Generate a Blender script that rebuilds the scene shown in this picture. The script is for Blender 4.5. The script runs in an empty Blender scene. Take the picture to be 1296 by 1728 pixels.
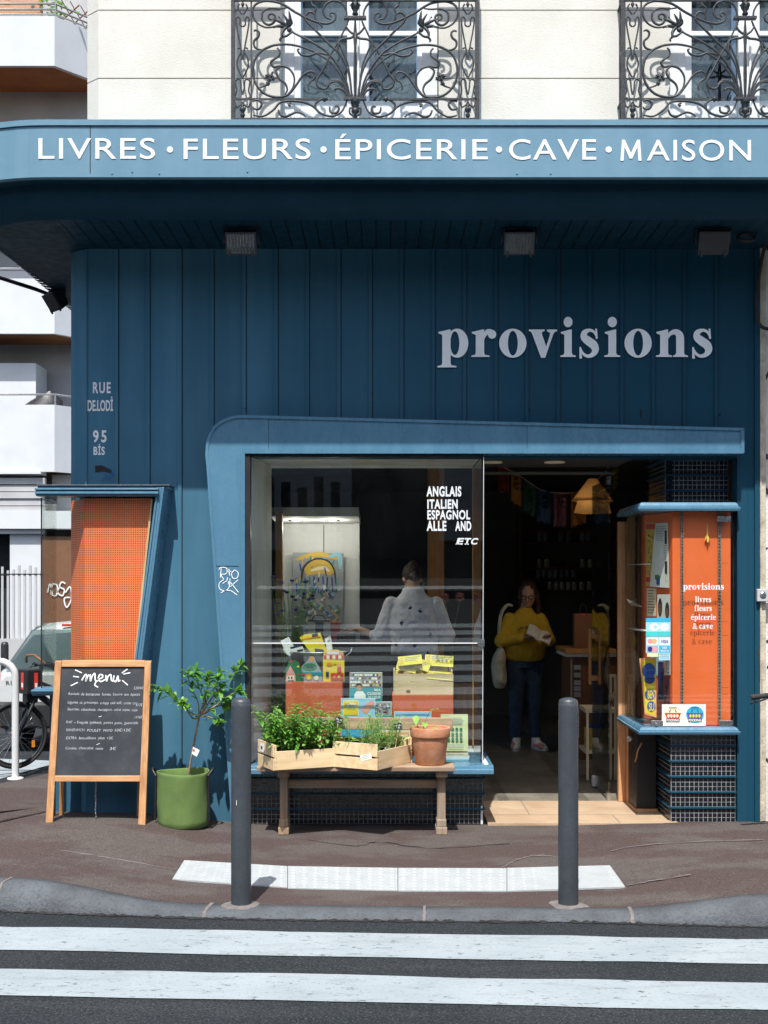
import bpy, bmesh, math, random
from mathutils import Vector, Matrix, noise
from mathutils.geometry import tessellate_polygon
random.seed(7)
V = Vector
SC = bpy.context.scene
C = SC.collection
# ---------------------------------------------------------------- camera, sky, sun, exposure
F = 2200.0; CAMZ = 1.66
cam_d = bpy.data.cameras.new('camera'); cam = bpy.data.objects.new('camera', cam_d); C.objects.link(cam)
cam.location = (0, 0, CAMZ); cam.rotation_euler = (math.radians(90), 0, 0)
cam_d.sensor_fit = 'HORIZONTAL'; cam_d.sensor_width = 36; cam_d.lens = 36*F/1296
cam_d.shift_y = 116/1296; cam_d.clip_start = .05; cam_d.clip_end = 1000
SC.camera = cam
SUN_EL, SUN_AZ = math.radians(61), math.radians(8.5)
world = bpy.data.worlds.new('World'); SC.world = world; world.use_nodes = True
_n = world.node_tree.nodes; _bg = _n['Background']
_sky = _n.new('ShaderNodeTexSky'); _sky.sky_type = 'NISHITA'; _sky.sun_disc = False
_sky.sun_elevation = SUN_EL; _sky.sun_rotation = math.pi + SUN_AZ; _sky.dust_density = 2.5; _sky.ozone_density = .6
world.node_tree.links.new(_sky.outputs[0], _bg.inputs[0]); _bg.inputs[1].default_value = .13
sun_d = bpy.data.lights.new('sun', 'SUN'); sun = bpy.data.objects.new('sun', sun_d); C.objects.link(sun)
sun_d.energy = 4.4; sun_d.angle = math.radians(.55); sun_d.color = (1, .965, .91)
sun.location = (-3, -8, 14)
sun.rotation_euler = V((math.sin(SUN_AZ)*math.cos(SUN_EL), math.cos(SUN_AZ)*math.cos(SUN_EL), -math.sin(SUN_EL))).to_track_quat('-Z', 'Y').to_euler()
SC.view_settings.view_transform = 'Standard'; SC.view_settings.look = 'None'
SC.view_settings.gamma = 1; SC.view_settings.use_curve_mapping = False
SC.view_settings.exposure = .6
SC.render.engine = 'CYCLES'
SC.cycles.use_denoising = True; SC.cycles.denoising_prefilter = 'NONE'
SC.cycles.max_bounces = 10; SC.cycles.transparent_max_bounces = 16
SC.cycles.diffuse_bounces = 5; SC.cycles.glossy_bounces = 4
SC.cycles.sample_clamp_indirect = 6
SC.cycles.caustics_reflective = False; SC.cycles.caustics_refractive = False

# ---------------------------------------------------------------- photo pixel -> place on a plane at depth y
def X(u, y): return (u-648)*y/F
def Z(v, y): return CAMZ + (980-v)*y/F
def W(u, v, y): return V((X(u, y), y, Z(v, y)))

# ---------------------------------------------------------------- materials
MATS = {}
def lin(c): return tuple(((x/255)/12.92 if x/255 <= .04045 else ((x/255+.055)/1.055)**2.4) for x in c)
def _new(name):
    m = bpy.data.materials.new(name); m.use_nodes = True
    MATS[name] = m; nt = m.node_tree
    return m, nt, nt.nodes['Principled BSDF']
def _noise(nt, coord, scale, detail=4, stretch=None, rough=.55):
    n = nt.nodes.new('ShaderNodeTexNoise'); n.inputs['Scale'].default_value = scale
    n.inputs['Detail'].default_value = detail; n.inputs['Roughness'].default_value = rough
    if stretch:
        mp = nt.nodes.new('ShaderNodeMapping'); mp.inputs['Scale'].default_value = stretch
        nt.links.new(coord, mp.inputs[0]); coord = mp.outputs[0]
    nt.links.new(coord, n.inputs['Vector'])
    return n.outputs['Fac']
def _range(nt, s, a, b, c=0., d=1.):
    r = nt.nodes.new('ShaderNodeMapRange')
    for i, x in enumerate((a, b, c, d)): r.inputs[i+1].default_value = x
    nt.links.new(s, r.inputs[0]); return r.outputs[0]
def _mix(nt, fac, a, b, mode='MIX'):
    m = nt.nodes.new('ShaderNodeMix'); m.data_type = 'RGBA'; m.blend_type = mode
    for sock, val in ((m.inputs[0], fac), (m.inputs[6], a), (m.inputs[7], b)):
        if hasattr(val, 'is_output'): nt.links.new(val, sock)
        elif isinstance(val, (int, float)): sock.default_value = val
        else: sock.default_value = (*val[:3], 1)
    return m.outputs[2]
def _math(nt, op, a, b=0.):
    m = nt.nodes.new('ShaderNodeMath'); m.operation = op
    for i, val in enumerate((a, b)):
        if hasattr(val, 'is_output'): nt.links.new(val, m.inputs[i])
        else: m.inputs[i].default_value = val
    return m.outputs[0]
def mat(name, col, rough=.6, var=.14, scale=5, bump=0., bscale=60, metal=0., spec=.5, col2=None, lo=.35, hi=.65,
        stretch=None, speck=0., speck_col=(.02, .02, .02), sscale=180, trans=0., emit=0., sheen=0., bdist=.01):
    if name in MATS: return name
    m, nt, b = _new(name)
    co = nt.nodes.new('ShaderNodeTexCoord').outputs['Object']
    n1 = _noise(nt, co, scale, 5, stretch)
    a = tuple(max(0, x*(1-var)) for x in col); c2 = col2 or tuple(min(1, x*(1+var)) for x in col)
    if col2: a = col
    cc = _mix(nt, _range(nt, n1, lo, hi), a, c2)
    if speck:
        n2 = _noise(nt, co, sscale, 2)
        cc = _mix(nt, _range(nt, n2, .5, .72, 0, speck), cc, speck_col)
    nt.links.new(cc, b.inputs['Base Color'])
    b.inputs['Metallic'].default_value = metal; b.inputs['Specular IOR Level'].default_value = spec
    n3 = _noise(nt, co, scale*3.1, 3)
    nt.links.new(_range(nt, n3, .3, .7, max(.02, rough-.09), min(1, rough+.09)), b.inputs['Roughness'])
    if bump:
        bp = nt.nodes.new('ShaderNodeBump'); bp.inputs['Strength'].default_value = bump; bp.inputs['Distance'].default_value = bdist
        nt.links.new(_noise(nt, co, bscale, 4, stretch), bp.inputs['Height']); nt.links.new(bp.outputs[0], b.inputs['Normal'])
    if trans:
        b.inputs['Subsurface Weight'].default_value = trans; b.inputs['Subsurface Radius'].default_value = (.01, .012, .006)
    if emit:
        b.inputs['Emission Color'].default_value = (*col, 1); b.inputs['Emission Strength'].default_value = emit
    return name
def fabric_light(name, col):
    m, nt, b = _new(name); t = nt.nodes.new('ShaderNodeBsdfTranslucent'); t.inputs[0].default_value = (*col, 1); b.inputs['Base Color'].default_value = (*col, 1); b.inputs['Roughness'].default_value = .8
    mx = nt.nodes.new('ShaderNodeMixShader'); mx.inputs[0].default_value = .45; nt.links.new(b.outputs[0], mx.inputs[1]); nt.links.new(t.outputs[0], mx.inputs[2]); nt.links.new(mx.outputs[0], nt.nodes['Material Output'].inputs[0])
def leafmat(name, c1, c2):
    m, nt, b = _new(name); co = nt.nodes.new('ShaderNodeTexCoord').outputs['Object']
    cc = _mix(nt, _range(nt, _noise(nt, co, 14, 3), .35, .65), c1, c2); nt.links.new(cc, b.inputs['Base Color']); b.inputs['Roughness'].default_value = .42
    t = nt.nodes.new('ShaderNodeBsdfTranslucent'); nt.links.new(_mix(nt, .35, cc, (.35, .6, .05)), t.inputs[0])
    mx = nt.nodes.new('ShaderNodeMixShader'); mx.inputs[0].default_value = .38; nt.links.new(b.outputs[0], mx.inputs[1]); nt.links.new(t.outputs[0], mx.inputs[2]); nt.links.new(mx.outputs[0], nt.nodes['Material Output'].inputs[0])
def wood(name, c1, c2, axis='x', scale=14, rough=.55, grey=0.):
    if name in MATS: return name
    m, nt, b = _new(name)
    co = nt.nodes.new('ShaderNodeTexCoord').outputs['Object']
    st = {'x': (.07, 1, 1), 'y': (1, .07, 1), 'z': (1, 1, .07)}[axis]
    n1 = _noise(nt, co, scale*3, 5, st, .65); n2 = _noise(nt, co, scale*.35, 3)
    g = _math(nt, 'ADD', _math(nt, 'MULTIPLY', n1, .75), _math(nt, 'MULTIPLY', n2, .3))
    cc = _mix(nt, _range(nt, g, .38, .66), c1, c2)
    if grey: cc = _mix(nt, _range(nt, _noise(nt, co, 3), .4, .7, 0, grey), cc, (.24, .22, .19))
    nt.links.new(cc, b.inputs['Base Color']); b.inputs['Roughness'].default_value = rough
    bp = nt.nodes.new('ShaderNodeBump'); bp.inputs['Strength'].default_value = .25; bp.inputs['Distance'].default_value = .003
    nt.links.new(n1, bp.inputs['Height']); nt.links.new(bp.outputs[0], b.inputs['Normal'])
    return name
def paint(name, col, fade, rough=.42, chips=0., deep=None, spec=.4):
    """old brush-painted panels: soft blotches, rain streaks down the face, a few scuffs"""
    m, nt, b = _new(name)
    co = nt.nodes.new('ShaderNodeTexCoord').outputs['Object']
    n1 = _noise(nt, co, 1.3, 4); n2 = _noise(nt, co, 6, 4, (1, 1, .09)); n3 = _noise(nt, co, 26, 5, (1, 1, .5), .7)
    g = _math(nt, 'ADD', _math(nt, 'MULTIPLY', n1, .45), _math(nt, 'MULTIPLY', n2, .55))
    cc = _mix(nt, _range(nt, g, .38, .62), col, fade)
    if deep:   # coat deepens along x; light from the side street also put into the colour
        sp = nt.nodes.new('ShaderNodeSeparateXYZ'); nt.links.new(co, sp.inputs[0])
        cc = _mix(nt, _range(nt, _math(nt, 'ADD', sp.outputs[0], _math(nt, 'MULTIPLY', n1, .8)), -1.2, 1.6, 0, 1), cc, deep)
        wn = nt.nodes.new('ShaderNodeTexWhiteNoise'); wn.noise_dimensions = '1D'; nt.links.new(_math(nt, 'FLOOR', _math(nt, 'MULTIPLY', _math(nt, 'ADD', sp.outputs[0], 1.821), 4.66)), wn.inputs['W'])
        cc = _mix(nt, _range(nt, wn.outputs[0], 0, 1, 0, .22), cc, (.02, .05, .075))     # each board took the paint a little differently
    if chips: cc = _mix(nt, _range(nt, n3, .7, .76, 0, chips), cc, tuple(min(.7, x*2.2+.05) for x in fade))
    b.inputs['Specular IOR Level'].default_value = spec
    nt.links.new(cc, b.inputs['Base Color'])
    nt.links.new(_range(nt, n3, .3, .7, rough-.08, rough+.16), b.inputs['Roughness'])
    bp = nt.nodes.new('ShaderNodeBump'); bp.inputs['Strength'].default_value = .2; bp.inputs['Distance'].default_value = .012
    nt.links.new(_noise(nt, co, 7, 6), bp.inputs['Height']); nt.links.new(bp.outputs[0], b.inputs['Normal'])
    return name
def glass(name, tint=(.93, .97, .96), ior=1.5, boost=1., dirt=.03, dcol=(.6, .6, .58)):
    m, nt, b = _new(name)
    nt.nodes.remove(b); out = nt.nodes['Material Output']
    t = nt.nodes.new('ShaderNodeBsdfTransparent'); t.inputs[0].default_value = (*tint, 1)
    g = nt.nodes.new('ShaderNodeBsdfGlossy'); g.inputs['Roughness'].default_value = .0
    fr = nt.nodes.new('ShaderNodeFresnel'); ge = nt.nodes.new('ShaderNodeNewGeometry')
    nt.links.new(_range(nt, ge.outputs['Backfacing'], 0, 1, ior, 1/ior), fr.inputs[0])   # a thin sheet reflects alike from both sides
    mx = nt.nodes.new('ShaderNodeMixShader')
    nt.links.new(_math(nt, 'MINIMUM', _math(nt, 'MULTIPLY', fr.outputs[0], boost), 1.), mx.inputs[0])
    nt.links.new(t.outputs[0], mx.inputs[1]); nt.links.new(g.outputs[0], mx.inputs[2])
    d = nt.nodes.new('ShaderNodeBsdfDiffuse'); d.inputs[0].default_value = (*dcol, 1)
    co = nt.nodes.new('ShaderNodeTexCoord').outputs['Object']
    mx2 = nt.nodes.new('ShaderNodeMixShader')
    nt.links.new(_range(nt, _noise(nt, co, 4, 6, (1, 1, .6), .7), .42, .8, 0, dirt), mx2.inputs[0])
    nt.links.new(mx.outputs[0], mx2.inputs[1]); nt.links.new(d.outputs[0], mx2.inputs[2])
    nt.links.new(mx2.outputs[0], out.inputs[0])
    return name
def dots(name, col, hole, step, r):
    """perforated hardboard: round holes on a square grid in the board's own x / z"""
    m, nt, b = _new(name)
    co = nt.nodes.new('ShaderNodeTexCoord').outputs['Object']
    sp = nt.nodes.new('ShaderNodeSeparateXYZ'); nt.links.new(co, sp.inputs[0])
    def cell(s): return _math(nt, 'SUBTRACT', _math(nt, 'FRACT', _math(nt, 'MULTIPLY', s, 1/step)), .5)
    a, c = cell(sp.outputs[0]), cell(sp.outputs[2])
    d = _math(nt, 'SQRT', _math(nt, 'ADD', _math(nt, 'MULTIPLY', a, a), _math(nt, 'MULTIPLY', c, c)))
    base = _mix(nt, _range(nt, _noise(nt, co, 3, 4, (1, 1, .5)), .35, .65), col, tuple(x*1.2 for x in col))
    nt.links.new(_mix(nt, _range(nt, d, r, r+.06, 1, 0), base, hole), b.inputs['Base Color'])
    b.inputs['Roughness'].default_value = .5
    return name

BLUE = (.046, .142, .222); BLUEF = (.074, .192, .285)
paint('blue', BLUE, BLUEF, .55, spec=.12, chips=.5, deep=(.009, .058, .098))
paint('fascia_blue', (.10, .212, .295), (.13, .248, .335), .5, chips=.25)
paint('blue_gloss', (.064, .165, .252), (.09, .208, .305), .25, chips=.4)
mat('shaded_soffit_blue', (.008, .036, .06), .6, .1, spec=.1)  # facade blue darkened, with the shade under the canopy put into the colour
mat('gap_dark', (.008, .012, .016), .8)
mat('cream', (.575, .555, .495), .85, .0, 2.2, .25, 90, col2=(.64, .625, .575), speck=.12, speck_col=(.5, .44, .33), sscale=30)
mat('cream_groove', (.5, .45, .33), .9)
mat('white_trim', (.72, .74, .75), .5, .08, 9, speck=.15, speck_col=(.4, .36, .3), sscale=25)
mat('iron', (.032, .035, .038), .5, .35, 30, .3, 120, metal=.25)
mat('tile_navy', (.006, .010, .018), .22, .3, 40)
mat('tile_grout', (.25, .25, .235), .9, .25, 30)
m_, nt_, b_ = _new('asphalt'); co_ = nt_.nodes.new('ShaderNodeTexCoord').outputs['Object']
_a = _mix(nt_, _range(nt_, _noise(nt_, co_, 1.1, 6), .35, .65), (.018, .023, .028), (.028, .033, .038))
_a = _mix(nt_, _range(nt_, _noise(nt_, co_, 3.3, 6, (.5, 1.4, 1), .7), .58, .72, 0, .55), _a, (.009, .011, .013)); _a = _mix(nt_, _range(nt_, _noise(nt_, co_, 1.9, 6, (.25, 1.6, 1), .6), .56, .62, 0, .4), _a, (.045, .05, .054))     # oil drips, worn wheel tracks
_a = _mix(nt_, _range(nt_, _noise(nt_, co_, 75, 3, None, .7), .42, .6, 0, .75), _a, (.006, .008, .010)); _a = _mix(nt_, _range(nt_, _noise(nt_, co_, 95, 2, (1.1, 1, 1), .7), .57, .68, 0, .7), _a, (.085, .095, .10))
nt_.links.new(_a, b_.inputs['Base Color']); b_.inputs['Roughness'].default_value = .9; b_.inputs['Specular IOR Level'].default_value = .25
_bp = nt_.nodes.new('ShaderNodeBump'); _bp.inputs['Strength'].default_value = 1.; _bp.inputs['Distance'].default_value = .006; nt_.links.new(_noise(nt_, co_, 110, 3), _bp.inputs['Height']); nt_.links.new(_bp.outputs[0], b_.inputs['Normal'])
mat('old_asphalt', (.05, .053, .058), .9, .2, 1.2, .8, 240, speck=.4, speck_col=(.2, .2, .2), sscale=150)
m_, nt_, b_ = _new('pavement_red'); co_ = nt_.nodes.new('ShaderNodeTexCoord').outputs['Object']
_a = _mix(nt_, _range(nt_, _noise(nt_, co_, .9, 6, (1, 1.7, 1), .62), .47, .545), (.068, .043, .037), (.100, .084, .075))   # red tarmac worn to grey in areas
_a = _mix(nt_, _range(nt_, _noise(nt_, co_, 2.6, 6, (.6, 1.6, 1), .7), .60, .70, 0, .45), _a, (.12, .105, .10))
_a = _mix(nt_, _range(nt_, _noise(nt_, co_, 11, 5), .3, .75, 0, .4), _a, (.05, .036, .035))
_a = _mix(nt_, _range(nt_, _noise(nt_, co_, 95, 3, None, .75), .46, .62, 0, .75), _a, (.022, .016, .016)); _a = _mix(nt_, _range(nt_, _noise(nt_, co_, 80, 2, (1.3, 1.3, 1), .7), .58, .68, 0, .55), _a, (.20, .175, .165))
nt_.links.new(_a, b_.inputs['Base Color']); b_.inputs['Roughness'].default_value = .92
_bp = nt_.nodes.new('ShaderNodeBump'); _bp.inputs['Strength'].default_value = .8; _bp.inputs['Distance'].default_value = .005; nt_.links.new(_noise(nt_, co_, 260, 3), _bp.inputs['Height']); nt_.links.new(_bp.outputs[0], b_.inputs['Normal'])
mat('granite', (.078, .088, .10), .85, .25, 4, 1., 70, speck=.75, speck_col=(.045, .05, .056), sscale=60, bdist=.008)
m_, nt_, b_ = _new('road_paint'); co_ = nt_.nodes.new('ShaderNodeTexCoord').outputs['Object']
_a = _mix(nt_, _range(nt_, _noise(nt_, co_, 2.2, 5), .35, .65), (.255, .30, .32), (.30, .345, .365))
_a = _mix(nt_, _range(nt_, _noise(nt_, co_, 9, 6, (.35, 1.6, 1), .75), .52, .72, 0, .5), _a, (.15, .17, .18))
_a = _mix(nt_, _range(nt_, _noise(nt_, co_, 60, 3, None, .7), .58, .70, 0, .5), _a, (.13, .15, .16))
_a = _mix(nt_, _range(nt_, _noise(nt_, co_, 24, 6, (.7, 1.3, 1), .75), .595, .645, 0, .8), _a, (.03, .034, .038))     # paint worn through to the tarmac
nt_.links.new(_a, b_.inputs['Base Color']); b_.inputs['Roughness'].default_value = .85
_bp = nt_.nodes.new('ShaderNodeBump'); _bp.inputs['Strength'].default_value = .8; _bp.inputs['Distance'].default_value = .004; nt_.links.new(_noise(nt_, co_, 100, 3), _bp.inputs['Height']); nt_.links.new(_bp.outputs[0], b_.inputs['Normal'])
mat('yellow_paint', (.62, .47, .12), .8, .2, 8)
mat('tactile_white', (.36, .39, .40), .65, .06, 7, .3, 160, speck=.1, speck_col=(.4, .38, .36), sscale=60)
mat('bollard_grey', (.040, .047, .057), .42, .12, 12, .1, 200, speck=.2, speck_col=(.10, .11, .12), sscale=110)
mat('mortar', (.16, .145, .14), .95, .2, 12, .8, 120)
mat('stone_step', (.36, .255, .16), .7, .0, 2.5, .3, 80, col2=(.46, .34, .23), speck=.25, speck_col=(.3, .22, .15), sscale=60)
mat('white_plastic', (.62, .63, .64), .4, .05)
mat('white_letter', (.70, .74, .76), .6, .04)
mat('grey_letter', (.92, .94, .94), .6, .08, 3)
mat('chalk', (.80, .82, .82), .9, .1, 60)
mat('chalk_faint', (.47, .50, .53), .9, .2, 60)
mat('slate', (.016, .021, .028), .75, .0, 3.2, col2=(.034, .041, .050), speck=.12, speck_col=(.12, .13, .14), sscale=14)
wood('oak_x', (.36, .17, .07), (.56, .31, .14), 'x'); wood('oak_z', (.34, .16, .065), (.54, .30, .135), 'z')
wood('pine_x', (.60, .42, .22), (.80, .63, .39), 'x', 10); wood('pine_z', (.58, .40, .2), (.78, .6, .36), 'z', 10)
wood('bench_x', (.20, .13, .08), (.42, .30, .19), 'x', 12, .75, .6); wood('bench_z', (.19, .125, .075), (.40, .28, .18), 'z', 12, .75, .6)
wood('teak_z', (.42, .19, .08), (.66, .37, .19), 'z', 9, .6); wood('dark_wood', (.10, .04, .018), (.2, .09, .04), 'z')
wood('amber_z', (.36, .16, .045), (.50, .25, .08), 'z')
mat('orange', (.82, .15, .035), .55, .06, 3); mat('orange_box', (.66, .13, .05), .6, .06, 4)
dots('perforated', (.84, .19, .065), (.14, .03, .012), .0152, .21)
mat('steel', (.5, .5, .5), .3, .12, 30, metal=1); mat('zinc', (.42, .45, .47), .42, .15, 12, metal=.9)
mat('dark_metal', (.03, .032, .035), .45, .2, 20, metal=.4); mat('rail_metal', (.3, .27, .23), .5, .2, 30, metal=.6)
mat('black', (.012, .012, .014), .5, .2); mat('black_rubber', (.018, .018, .02), .75, .2, 20)
mat('felt_green', (.105, .175, .048), .95, .14, 6, .2, 160, speck=.2, speck_col=(.2, .3, .1), sscale=200)
mat('soil', (.03, .02, .014), .95, .4, 30, 1., 80)
mat('bark', (.25, .19, .11), .85, .3, 30, .6, 90)
leafmat('lemon_leaf', (.05, .20, .02), (.17, .40, .06)); leafmat('lemon_young', (.24, .48, .08), (.34, .56, .14))
leafmat('herb', (.07, .24, .025), (.18, .42, .07)); leafmat('herb_pale', (.20, .40, .10), (.3, .5, .17))
mat('stem_green', (.16, .27, .08), .6, .2, 20)
mat('terracotta', (.42, .165, .08), .8, .0, 5, .3, 90, col2=(.56, .27, .15), speck=.25, speck_col=(.62, .45, .34), sscale=18)
mat('paper', (.78, .78, .74), .8, .04); mat('paper_yellow', (.80, .66, .10), .7, .08, 20); mat('paper_lime', (.74, .76, .40), .8, .05)
mat('ink', (.03, .03, .035), .7); mat('ink_grey', (.30, .31, .32), .8)
for _nm, _c in dict(teal=(30, 140, 150), sky_blue=(150, 205, 225), cobalt=(20, 75, 160), deep_blue=(25, 40, 110), plum=(120, 55, 65), lime=(190, 205, 60),
                    yellow=(235, 205, 30), straw=(215, 180, 80), red=(205, 55, 45), pink=(235, 150, 150), cream_card=(240, 225, 190), leaf_card=(50, 120, 80), peach=(240, 170, 120),
                    cyan=(40, 165, 205), aqua=(60, 190, 185), violet=(95, 70, 140), brown_card=(120, 80, 55), grey_card=(150, 155, 160), navy=(25, 45, 80), marigold=(220, 140, 30)).items():
    mat(_nm, lin(_c), .6, .07, 9)
for _nm, _c in dict(flag_red=(120, 40, 35), flag_gold=(150, 100, 30), flag_green=(35, 85, 65), flag_blue=(20, 55, 85), flag_rose=(125, 80, 90), flag_lime=(110, 115, 50)).items(): mat(_nm, lin(_c), .7, .1, 9)
mat('skin', (.50, .29, .20), .55, .08, 8, trans=.1); mat('hair_brown', (.045, .024, .013), .5, .3, 40, .4, 200)
mat('sweat_yellow', (.62, .40, .03), .9, .10, 7, .5, 35); mat('denim', (.025, .05, .10), .9, .25, 12, .3, 90)
mat('shirt_white', (.82, .81, .88), .85, .08, 7, .5, 30); mat('canvas', (.62, .57, .46), .9, .08, 10, .3, 120)
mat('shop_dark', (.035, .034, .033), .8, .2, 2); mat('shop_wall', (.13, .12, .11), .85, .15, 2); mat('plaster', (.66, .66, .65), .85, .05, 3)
mat('niche_grey', (.82, .79, .73), .8, .12, 4, stretch=(1, 1, .3))
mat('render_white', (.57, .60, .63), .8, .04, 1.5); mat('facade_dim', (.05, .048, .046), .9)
mat('render_grey', (.42, .43, .44), .85, .1, 1.5); mat('balcony_under', (.30, .13, .045), .8, .15, 2)
mat('stone_wall', (.60, .58, .55), .9, .0, 3, .5, 60, col2=(.76, .75, .74), speck=.3, speck_col=(.34, .31, .29), sscale=12)
mat('pipe_stone', (.50, .44, .34), .9, .2, 8, .5, 70, speck=.4, speck_col=(.2, .16, .12), sscale=22)
mat('purple_paint', (.09, .04, .14), .6); mat('rose', (.62, .28, .30), .7, .15, 15)
mat('lens_grey', (.10, .095, .09), .4, .1)
mat('car_white', (.5, .52, .53), .2, .03); mat('car_red', (.5, .05, .03), .3)
fabric_light('lamp_shade', (.72, .50, .24))
glass('shop_glass', boost=1.65, dirt=.004); glass('case_glass', (.96, .98, .96), boost=.8, dirt=.012); glass('house_glass', (.6, .68, .72), boost=2., dirt=.7, dcol=(.21, .28, .31))
glass('car_glass', (.25, .32, .3), boost=2.)
# ---------------------------------------------------------------- mesh builder
WM = {}
def cr(pts, n=6, closed=False):
    """Catmull-Rom through pts (any dimension)"""
    P = [tuple(p) for p in pts]; m = len(P); out = []
    if m < 3 and not closed: return P
    for i in range(m if closed else m-1):
        p0 = P[(i-1) % m] if (closed or i > 0) else P[0]; p1 = P[i]; p2 = P[(i+1) % m]
        p3 = P[(i+2) % m] if (closed or i+2 < m) else P[-1]
        for k in range(n):
            t = k/n
            out.append(tuple(.5*((2*b)+(-a+c)*t+(2*a-5*b+4*c-d)*t*t+(-a+3*b-3*c+d)*t**3) for a, b, c, d in zip(p0, p1, p2, p3)))
    if not closed: out.append(P[-1])
    return out
class MB:
    def __init__(s, m=None): s.v = []; s.f = []; s.mi = []; s.sm = []; s.mats = []; s.cur = 0; s.T = Matrix(); m and s.m(m)
    def m(s, name):
        if name not in s.mats: s.mats.append(name)
        s.cur = s.mats.index(name); return s
    def add(s, vs, fs, smooth=False):
        o = len(s.v); s.v += [s.T @ V(p) for p in vs]
        for f in fs: s.f.append([i+o for i in f]); s.mi.append(s.cur); s.sm.append(smooth)
        return s
    def box(s, x0, x1, y0, y1, z0, z1):
        return s.add([(x, y, z) for z in (z0, z1) for y in (y0, y1) for x in (x0, x1)],
                     [(0, 2, 3, 1), (4, 5, 7, 6), (0, 1, 5, 4), (2, 6, 7, 3), (0, 4, 6, 2), (1, 3, 7, 5)])
    def beam(s, a, b, w, h, up=(0, 0, 1)):
        a, b = V(a), V(b); d = (b-a).normalized(); r = d.cross(V(up))
        if r.length < 1e-4: r = d.cross(V((1, 0, 0)))
        r.normalize(); q = r.cross(d); r = r*w/2; q = q*h/2
        vs = [p+i*r+j*q for p in (a, b) for i, j in ((-1, -1), (1, -1), (1, 1), (-1, 1))]
        return s.add(vs, [(0, 1, 2, 3), (7, 6, 5, 4), (0, 4, 5, 1), (1, 5, 6, 2), (2, 6, 7, 3), (3, 7, 4, 0)])
    def quad(s, *p): return s.add(p, [tuple(range(len(p)))])
    def tess(s, loops, fn):
        """flat filled outline(s) (holes allowed) mapped to 3D by fn(x, y)"""
        tris = tessellate_polygon([[V((p[0], p[1], 0)) for p in l] for l in loops])
        flat = [p for l in loops for p in l]
        return s.add([fn(*p[:2]) for p in flat], [tuple(t) for t in tris])
    def prism(s, pts, f0, f1):
        """outline -> solid between the two mappings f0 and f1"""
        n = len(pts); tris = tessellate_polygon([[V((p[0], p[1], 0)) for p in pts]])
        s.add([f0(*p) for p in pts]+[f1(*p) for p in pts], [tuple(t) for t in tris]+[tuple(i+n for i in t[::-1]) for t in tris]
              + [(i, (i+1) % n, (i+1) % n+n, i+n) for i in range(n)])
        return s
    def slab(s, pts, y0, y1):   # outline in x, z
        return s.prism(pts, lambda a, b: V((a, y0, b)), lambda a, b: V((a, y1, b)))
    def plate(s, pts, z0, z1):  # outline in x, y
        return s.prism(pts, lambda a, b: V((a, b, z0)), lambda a, b: V((a, b, z1)))
    def tube(s, path, r, n=8, closed=False, caps=True):
        P = [V(p) for p in path]; m = len(P); R = r if isinstance(r, (list, tuple)) else [r]*m
        vs = []; up = None
        for i in range(m):
            t = (P[(i+1) % m]-P[i-1]) if (closed or 0 < i < m-1) else (P[1]-P[0] if i == 0 else P[-1]-P[-2])
            t = t.normalized() if t.length > 1e-9 else V((0, 0, 1))
            if up is None: up = V((0, 0, 1)) if abs(t.z) < .9 else V((1, 0, 0))
            a = t.cross(up)
            if a.length < 1e-6: a = t.cross(V((.3, .8, .1)))
            a.normalize(); up = a.cross(t)
            vs += [P[i]+(a*math.cos(k*math.tau/n)+up*math.sin(k*math.tau/n))*R[i] for k in range(n)]
        fs = [(i*n+k, i*n+(k+1) % n, ((i+1) % m)*n+(k+1) % n, ((i+1) % m)*n+k) for i in range(m if closed else m-1) for k in range(n)]
        s.add(vs, fs, True)
        if caps and not closed:
            s.add(vs[:n], [tuple(range(n))[::-1]]); s.add(vs[-n:], [tuple(range(n))])
        return s
    def lathe(s, prof, c=(0, 0, 0), n=28, axis=None, smooth=True, cap=True):
        M = Matrix.Translation(V(c)) @ (V(axis).to_track_quat('Z', 'Y').to_matrix().to_4x4() if axis else Matrix())
        vs = [M @ V((r*math.cos(k*math.tau/n), r*math.sin(k*math.tau/n), z)) for r, z in prof for k in range(n)]
        fs = [(i*n+k, i*n+(k+1) % n, (i+1)*n+(k+1) % n, (i+1)*n+k) for i in range(len(prof)-1) for k in range(n)]
        s.add(vs, fs, smooth)
        if cap:
            if prof[0][0] > 1e-6: s.add(vs[:n], [tuple(range(n))[::-1]])
            if prof[-1][0] > 1e-6: s.add(vs[-n:], [tuple(range(n))])
        return s
    def ball(s, c, r, n=12, rot=None):
        r = r if isinstance(r, (list, tuple)) else (r, r, r); c = V(c)
        rings = [(math.sin(i*math.pi/n), -math.cos(i*math.pi/n)) for i in range(n+1)]
        vs = []
        for a, z in rings:
            for k in range(n):
                p = V((a*math.cos(k*math.tau/n)*r[0], a*math.sin(k*math.tau/n)*r[1], z*r[2]))
                vs.append(c+(rot @ p if rot else p))
        return s.add(vs, [(i*n+k, i*n+(k+1) % n, (i+1)*n+(k+1) % n, (i+1)*n+k) for i in range(n) for k in range(n)], True)
    def cap(s, a, b, r0, r1, n=12):
        s.tube([a, b], [r0, r1], n, caps=False); s.ball(a, r0, n); s.ball(b, r1, n); return s
    def loft(s, secs, n=20, cap=True):
        """rings [(centre, rx, ry)] lying level"""
        vs = [V(c)+V((rx*math.cos(k*math.tau/n), ry*math.sin(k*math.tau/n), 0)) for c, rx, ry in secs for k in range(n)]
        s.add(vs, [(i*n+k, i*n+(k+1) % n, (i+1)*n+(k+1) % n, (i+1)*n+k) for i in range(len(secs)-1) for k in range(n)], True)
        if cap: s.add(vs[:n], [tuple(range(n))[::-1]]); s.add(vs[-n:], [tuple(range(n))])
        return s
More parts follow.
